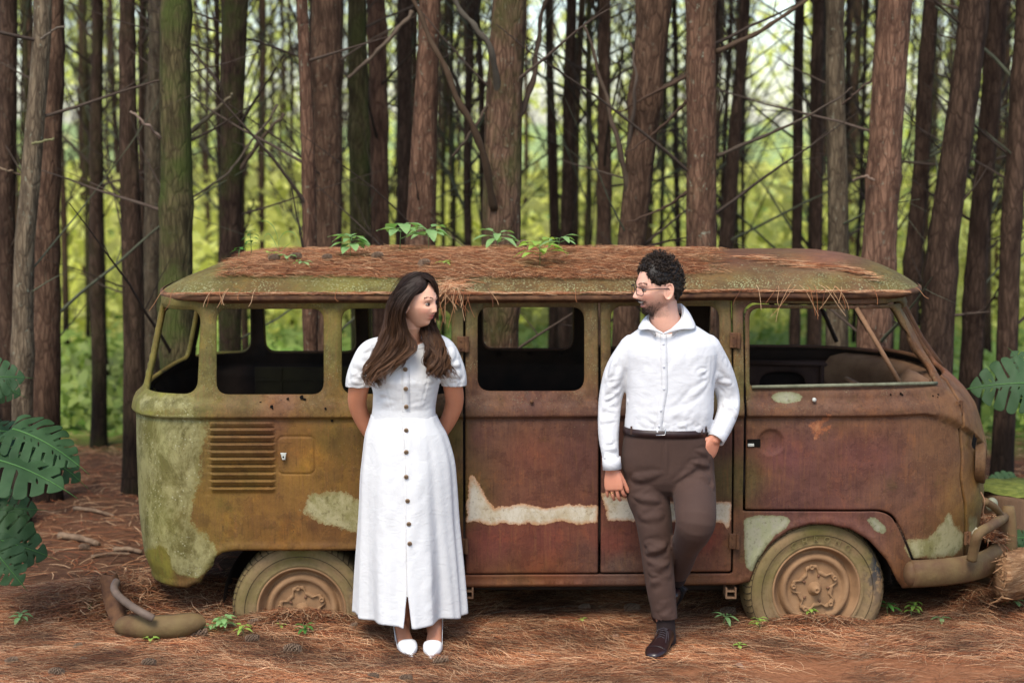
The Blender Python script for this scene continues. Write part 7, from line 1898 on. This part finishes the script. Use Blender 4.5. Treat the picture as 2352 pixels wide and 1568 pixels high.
for (lab, dx, dy, s, az, roof) in (('open cone on the litter between the two weeds, left of the rear wheel', 565, 1474, 1.0, 20, 0), ('cone at the left end of the rear tyre', 570, 1440, .9, 70, 0), ('long cone lying flat below the rear wheel', 655, 1500, 1.25, 10, 0), ('cone touching the right tip of the loose bumper', 440, 1465, 1.2, 40, 0),
  ('cone in the front left, left of the open one', 328, 1530, 1.0, 15, 0), ('pale cone nearest the bottom left corner', 116, 1552, 1.1, 5, 0), ('cone nearest the left edge of the photo', 12, 1528, .9, 60, 0), ('cone left of the loose bumper, near the bottom', 170, 1492, .7, 80, 0), ('small cone beside the bottom left weed', 182, 1520, .6, 30, 0),
  ('reddish closed cone just below the woman\'s shoes', 995, 1527, 1.1, 35, 0), ('cone at the bottom edge left of the woman', 918, 1566, .9, 20, 0), ('cone under the rear tyre by the dress hem', 805, 1448, .8, 90, 0), ('dark cone in the shade under the van', 1330, 1403, .9, 45, 0), ('larger cone in the shade under the van', 1435, 1405, 1.2, 10, 0), ('cone in the shade left of the front wheel', 1655, 1413, 1.2, 15, 0), ('cone at the bottom edge between the couple', 845, 1560, .8, 12, 0), ('cone on the forest floor behind the loose bumper', 202, 1405, 1.0, 30, 0), ('cone on the forest floor beside the monstera', 185, 1262, 1.0, 0, 0), ('dark cone directly right of the forest floor cone behind the bumper', 160, 1392, .7, 120, 0),
  ('small cone on the roof litter, left end', 618, 606, .9, 15, 1), ('small cone on the roof litter under the sprout', 668, 602, .9, 10, 1), ('reddish cone on the roof litter right of the grass', 742, 603, .8, 0, 1), ('cone on the roof litter in front of the bushy seedling', 855, 601, .9, 60, 1), ('cone standing on the roof above the woman\'s head', 964, 620, 1.0, 80, 1), ('cone on the roof ridge right of the flat-topped seedling', 1190, 575, 1.0, 75, 1)):
    p = onroof(dx, dy) if roof else onground(dx, dy); p.z += .014 * s
    if c0 is None: o = mk('pine_cone', CV, CF, CONEM, None, False); c0 = o
    else: o = c0.copy(); COL.objects.link(o)
    o.location = p; o.rotation_euler = (R(80), 0, R(az + 60)); o.scale = (s, s, s); tag(o, lab, 'pine cone', CG)
# sticks, bark flakes and dead leaves on the litter
STK = noisy('dead stick', (.10, .060, .035), (.24, .16, .10), 30, .85, .5, .003)
def stick(lab, a, b, r, group='sticks on the needle litter', sag=.0):
    A = onground(*a); C = onground(*b); A.z += r; C.z += r; M_ = A.lerp(C, .5) + Vector((0, .02, .006)); P = spline([tuple(A), tuple(M_), tuple(C)], 9)
    o = MB().tube([tuple(q) for q in P], [r * (1 - .04 * i) * (1 + .15 * math.sin(i * 2.1)) for i in range(9)], 7).build('stick', STK, None, True, loc=tuple(A)); tag(o, lab, 'stick', group)
stick('long thin stick in the shade edge right of the woman\'s hem', (1085, 1420), (1215, 1402), .005); stick('short stick on the litter left of the woman\'s shoes', (842, 1532), (906, 1538), .006); stick('stick running under the van', (1240, 1402), (1420, 1396), .006)
stick('thick short log on the forest floor right of the monstera', (136, 1238), (228, 1258), .022); stick('broken branch on the forest floor near the van\'s rear', (262, 1268), (326, 1274), .016); stick('long pale branch by the tree feet at the left', (170, 1172), (262, 1190), .014); stick('dark stick lying behind the loose bumper', (210, 1282), (300, 1276), .010); stick('stick at the right tip of the loose bumper', (460, 1425), (540, 1440), .006)
stick('curved twig in the bottom left corner', (30, 1530), (120, 1522), .004); stick('thin twig right of the front wheel', (2160, 1405), (2240, 1430), .004)
DLF = noisy('dead leaf', (.14, .075, .045), (.30, .18, .12), 20, .85, .4, .003)
for (lab, x, y) in (('pinkish dead leaf right of the man\'s shoe', 1740, 1500), ('dead leaf left of the pinkish one, lower', 1680, 1530), ('curled dead leaf between the couple near the bottom', 1218, 1515), ('grey dead leaf at the foot of the front wheel', 2044, 1405), ('small dead leaf left of the man\'s shoe', 1400, 1462), ('dead leaf at the foot of the front tyre, between weeds', 1895, 1420), ('dead leaf in the shade under the van, near the front wheel', 1705, 1392), ('brown dead leaf in front of the front wheel', 1990, 1490)):
    B = MB(); p = onground(x, y); p.z += .006; a = rg.uniform(0, 6.28); leaf(B, p, (math.cos(a), math.sin(a), .15), (0, 0, 1), .075, .045, .45, .2, wav=.06); o = B.build('dead_leaf', DLF, None, True, loc=tuple(p), fixn=False); tag(o, lab, 'leaf', 'dead leaves on the litter')

# --- the loose rear bumper on the ground
T = empty('loose_bumper', onground(330, 1450), 'rusty detached bumper corner with tube guard, lying left of the rear wheel', 'bumper')
def YP(dx, dy, Y): return PX(dx, dy, Y)
# blade running right from the corner
P = spline([tuple(YP(283, 1436, -.10)) + (.046,), tuple(YP(300, 1436, -.15)) + (.052,), tuple(YP(340, 1440, -.19)) + (.054,), tuple(YP(400, 1437, -.18)) + (.054,), tuple(YP(440, 1430, -.15)) + (.048,), tuple(YP(461, 1424, -.12)) + (.030,)], 40)
V = []; F = []; pr = [(.006, -1), (.030, -.85), (.045, -.4), (.048, .1), (.038, .6), (.012, .95), (-.012, 1.0), (-.012, .85), (.012, .7), (.026, .3), (.028, -.3), (.012, -.8)]; k = len(pr)
for i in range(40):
    t = P[min(i + 1, 39)][:3] - P[max(i - 1, 0)][:3]; t = Vector(t).normalized(); nn = Vector((t.y, -t.x, 0)).normalized()
    for (o_, h) in pr: V.append(Vector(P[i][:3]) + nn * o_ + Vector((0, 0, h * P[i][3])))
for i in range(39):
    for j in range(k): F.append((i * k + j, i * k + (j + 1) % k, (i + 1) * k + (j + 1) % k, (i + 1) * k + j))
F.append(tuple(range(k))); F.append(tuple(39 * k + j for j in range(k))[::-1])
B = MB(); B.add(V, F); B.build('bumper_blade', BUMPM, T)
# upright over-rider plate at the left end
V = []; F = []; q = spline([tuple(YP(250, 1318, .12)) + (.038,), tuple(YP(254, 1340, .10)) + (.052,), tuple(YP(264, 1395, .04)) + (.050,), tuple(YP(288, 1452, -.10)) + (.040,)], 16)
for i in range(16):
    c = Vector(q[i][:3]); w_ = q[i][3]; tk = .016
    for (a, b) in ((-1, -1), (-.9, -1.25), (.9, -1.25), (1, -1), (1, 1), (.8, 1), (.8, -.4), (-.8, -.4), (-.8, 1), (-1, 1)): V.append(c + Vector((.78, -.30, 0)) * (w_ * a) + Vector((.30, .78, .1)) * (tk * b * 1.4))
for i in range(15):
    for j in range(10): F.append((i * 10 + j, i * 10 + (j + 1) % 10, (i + 1) * 10 + (j + 1) % 10, (i + 1) * 10 + j))
F.append(tuple(range(10))); F.append(tuple(150 + j for j in range(10))[::-1])
B = MB(); B.add(V, F); B.build('over_rider', IRON, T)
B = MB(); B.tube([tuple(v) for v in spline([YP(268, 1335, .02), YP(262, 1350, -.04), YP(272, 1368, -.12), YP(300, 1390, -.20), YP(330, 1408, -.25), YP(352, 1420, -.25)], 22)], .019, 12, True); B.build('guard_tube', noisy('grey brown tube', (.09, .065, .05), (.16, .11, .08), 12, .6, .3, .003), T)
# the bracket still hanging at the rear corner of the van
B = MB(); a, b = PX(322, 1350, .25), PX(352, 1330, .25); B.box(PX(325, 1345, .30), (.03, .004, .045), Matrix.Rotation(R(25), 3, 'Y'), .002); B.build('bumper_bracket', DUSTY, VAN, False)

# --- stump and shredded log at the right
T = empty('tree_stump', PX(2330, 1260, .9) * 1.0, 'cut stump with mossy flat top behind the van front', 'stump'); T.location.z = 0
WOODM = noisy('stump wood', (.09, .050, .028), (.17, .10, .055), 14, .9, .6, .01, stretch=(1, 1, .2))
MOSS = noisy('moss on stump', (.08, .10, .015), (.20, .22, .04), 25, .95, .8, .01)
c = PX(2345, 1250, .9); V = []; F = []; zt = PX(2300, 1140, .7).z; c.x += .02
for i, (z, r_) in enumerate(((-.05, .36), (.1, .30), (.3, .27), (zt - .02, .26), (zt, .25))):
    for k in range(40):
        a = 2 * math.pi * k / 40; rr_ = r_ * (1 + .06 * math.sin(5 * a) + .03 * noise.noise(Vector((math.cos(a) * 3, math.sin(a) * 3, z * 4)))); V.append((c.x + rr_ * math.cos(a), .9 + rr_ * math.sin(a), z))
for i in range(4):
    for k in range(40): F.append((i * 40 + k, i * 40 + (k + 1) % 40, (i + 1) * 40 + (k + 1) % 40, (i + 1) * 40 + k))
F.append(tuple(160 + k for k in range(40))); B = MB(); B.add(V, F); B.build('trunk', WOODM, T)
B = MB(); 
V = []; F = []; m_ = 40
for i, q in enumerate((.26, .20, .1, .02)):
    for k in range(m_):
        a = 2 * math.pi * k / m_; V.append((c.x + q * math.cos(a), .9 + q * math.sin(a), zt + .004 + .012 * (i > 0) + .012 * noise.noise(Vector((math.cos(a) * q * 12, math.sin(a) * q * 12, 1)))))
for i in range(3):
    for k in range(m_): F.append((i * m_ + k, i * m_ + (k + 1) % m_, (i + 1) * m_ + (k + 1) % m_, (i + 1) * m_ + k))
F.append(tuple(120 + k for k in range(m_))); B.add(V, F); B.build('moss_cap', MOSS, T)
# shredded log
ROT = N('rotten orange wood', .9, .2); co = ROT.coord(); f = ROT.noise(ROT.mapping(co, (3, 3, 26)), 3, 6, .7); ROT.color(ROT.ramp(f, [(.35, (.13, .055, .025)), (.52, (.30, .16, .075)), (.68, (.48, .30, .17))])); ROT.bump(f, 1, .02); ROT = ROT.m
T = empty('fallen_log', (2.28, .15, 0), 'splintered orange log end lying right of the front bumper', 'log')
B = MB(); rg2 = random.Random(5); A = PX(2300, 1335, .25); V = []; F = []; n_ = 30; ax = [PX(2292, 1332, .10), PX(2330, 1318, .20), PX(2420, 1300, .35), PX(2560, 1270, .6)]
P = spline([tuple(a) for a in ax], 24)
for i in range(24):
    for k in range(n_):
        a = 2 * math.pi * k / n_; r_ = .115 * (1 + .22 * noise.noise(Vector((math.cos(a) * 3, math.sin(a) * 3, i * .2))) + .10 * noise.noise(Vector((math.cos(a) * 9, math.sin(a) * 9, i * .5)))) * (.62 + .38 * min(1, i / 4)); V.append((P[i][0] + .02 * noise.noise(Vector((a, 1, 2))), P[i][1] + r_ * math.cos(a), P[i][2] + r_ * math.sin(a)))
for i in range(23):
    for k in range(n_): F.append((i * n_ + k, i * n_ + (k + 1) % n_, (i + 1) * n_ + (k + 1) % n_, (i + 1) * n_ + k))
F.append(tuple(range(n_))); B.add(V, F)
B.build('trunk', ROT, T)
B = MB()
for _ in range(90):
    a = rg2.uniform(0, 6.28); r_ = .10 * math.sqrt(rg2.random()); p = Vector(P[rg2.randrange(0, 10)][:3]) + Vector((0, .09 * math.cos(a), .10 * math.sin(a))); d = Vector((rg2.gauss(-.5, .5), rg2.gauss(-.2, .4), rg2.gauss(0, .3))).normalized(); l = rg2.uniform(.02, .07)
    B.tube([p, p + d * l * .6, p + d * l], [.006, .004, .001], 4)
tag(B.build('splinters', ROT, T, False), kind='stuff')

# --- monsteras
def monstera_leaf(P0, d, up, size, par, mat, rg, lobes=6, asym=0, droop=.35):
    droop = rg.uniform(.2, .7); lobes = rg.randint(6, 9)
    """a heart-shaped blade cut by slits to near the midrib, a few holes beside the rib, built as a curved thin solid"""
    d = Vector(d).normalized(); up = Vector(up); s = d.cross(up).normalized(); up = s.cross(d).normalized()
    def half(sgn):
        out = [(0, -.02)]
        def W(t): return .46 * math.sin(math.pi * min(1, (t + .14) / 1.14) ** .80) ** .75 * (1 - .10 * t)
        N_ = lobes
        for i in range(N_):
            t0 = -.10 + 1.02 * i / N_; t1 = -.10 + 1.02 * (i + .86) / N_
            for q in np.linspace(0, 1, 7):
                t = t0 + (t1 - t0) * q; w_ = W(max(0, t + .10)) * (1 - .10 * (2 * q - 1) ** 4)
                out.append((sgn * w_, t + .10 * (w_ / .46) * 1.0 - .06))
            if i < N_ - 1:
                tc = -.10 + 1.02 * (i + .93) / N_; w_ = W(max(0, tc + .1)); depth = rg.uniform(.12, .42)
                out.append((sgn * w_ * (depth + .05), tc + .10 * (w_ * depth / .46) - .09)); out.append((sgn * w_ * depth, tc + .10 * (w_ * depth / .46) - .06))
        out.append((0, 1.0)); return out
    a = half(1); b = half(-1); poly = a + b[::-1][1:-1]
    holes = []
    for i in range(lobes - 1):
        for sg in (-1, 1):
            if rg.random() < .6: t = .10 + .72 * i / lobes; x = sg * .07; holes.append([(x + sg * .030 * math.cos(q) , t + .012 * math.sin(q) + .5 * .03 * math.cos(q)) for q in np.linspace(0, 6.283, 9)[:-1]])
    try: V2, F2 = triangulate(poly, holes, .05)
    except Exception: V2, F2 = triangulate(poly, [], .05)
    V = []
    for (x, y) in V2:
        h = -droop * y * y * .8 - .55 * abs(x) ** 1.6 * (.5 + .5 * y) + .06 * abs(x) ; h += .012 * math.sin(y * 26 + abs(x) * 8) * min(1, abs(x) * 6)
        V.append(Vector(P0) + (d * y + s * x + up * h) * size)
    o = mk('leaf', V, F2, mat, par, True); m_ = o.modifiers.new('t', 'SOLIDIFY'); m_.thickness = .0016
    B = MB(); B.tube([Vector(P0) + (d * y + up * (-droop * y * y * .8 + .004)) * size for y in np.linspace(0, .97, 12)], np.linspace(.004, .001, 12) * (size / .35), 6); B.build('midrib', MONL, o)
    return o
def monstera(label, root, leaves, mat=MONS, seed=1):
    rg = random.Random(seed); T = empty('monstera', root, label, 'plant')
    for (dx, dy, Y, dd, up, size) in leaves:
        p = PX(dx, dy, Y); monstera_leaf(p, dd, up, size, T, mat if rg.random() < .97 else MONL, rg, 8)
        r0 = Vector(root) + Vector((rg.gauss(0, .04), rg.gauss(0, .04), 0)); P = spline([tuple(r0), tuple(r0.lerp(p, .5) + Vector((0, 0, .15))), tuple(p)], 12); MB().tube([tuple(q) for q in P], np.linspace(.012, .005, 12), 8).build('stalk', MONL, T)
monstera('big dark split-leaf plant at the left edge of the photo', (-2.75, .5, 0), [
  (30, 985, -.10, (1, -.25, -.22), (.1, -.42, .9), .40), (-40, 1050, -.25, (1, -.3, -.06), (0, -.45, .9), .46), (60, 1025, .05, (1, -.15, -.35), (.1, -.5, .8), .34),
  (-50, 990, .1, (1, .1, .05), (0, -.35, .95), .34), (-60, 870, .0, (1, 0, .15), (0, -.9, .5), .26), (-40, 870, .2, (1, 0, -.35), (0, -.9, .5), .22),
  (-40, 1230, .0, (1, -.2, -.15), (0, -.85, .5), .34), (-10, 1200, .1, (.8, 0, -.8), (.2, -.9, .4), .30), (-30, 1170, .25, (1, .1, .05), (0, -.8, .6), .28), (-90, 1140, .3, (1, 0, -.2), (0, -.8, .6), .34), (-20, 1255, -.15, (.7, -.3, -.7), (.2, -.9, .4), .26)], seed=3)
monstera('split-leaf plant reaching in at the right edge beside the pines', (2.95, 1.2, 0), [
  (2375, 880, .8, (-1, -.1, .06), (0, -.9, .5), .36), (2385, 880, 1.0, (-.3, 0, -1), (-.4, -.9, .1), .22), (2370, 860, 1.1, (-.5, .1, .8), (0, -.9, .3), .18)], seed=5)
monstera('low split-leaf plant behind the stump at the right', (2.75, 1.9, 0), [
  (2330, 1110, 1.8, (-1, -.1, -.1), (0, -.8, .6), .22), (2335, 1125, 1.9, (-.8, 0, .5), (0, -.8, .6), .20), (2370, 1235, .6, (-1, 0, .1), (0, -.6, .8), .22), (2380, 1275, .5, (-1, -.2, -.1), (0, -.6, .8), .22)], seed=7)
# needle heap caught on the front bumper
k = 1500; t = np.random.beta(2.2, 2.2, k) * .26 + .30; P = []; 
for q in t:
    pb_, ob_ = fbump(.055 + q * .89 * .9); pb_ = Vector(pb_); ob_ = Vector(ob_).normalized(); P.append(tuple(pb_ + ob_ * random.uniform(-.07, .04) + Vector((0, 0, .055 + .055 * random.random() * (1 - abs(q - .43) * 4)))))
P = np.array(P); tag(needles('bumper_needles', P, np.random.uniform(0, 6.3, k), np.random.uniform(.05, .12, k), .03, np.random.uniform(.0009, .0014, k), pick(k)), kind='stuff')
hb = MB()
for _ in range(170):
    q = random.betavariate(2.2, 2.2) * .24 + .31; pb_, ob_ = fbump(q); pb_ = Vector(pb_); ob_ = Vector(ob_).normalized(); l = random.uniform(.06, .17); a = random.gauss(0, .05)
    hb.tube([tuple(v) for v in spline([pb_ + Vector((0, 0, .075)) - ob_ * .03, pb_ + ob_ * .045 + Vector((a * .3, 0, .05)), pb_ + ob_ * .055 + Vector((a, a * .5, -l * .6)), pb_ + ob_ * .05 + Vector((a * 1.5, a, -l))], 6)], .0011, 3, False, tuple(PAL[random.randrange(8)] * .9))
tag(hb.build('bumper_needles', NEEDM, None, False, colname='col', fixn=False), kind='stuff')
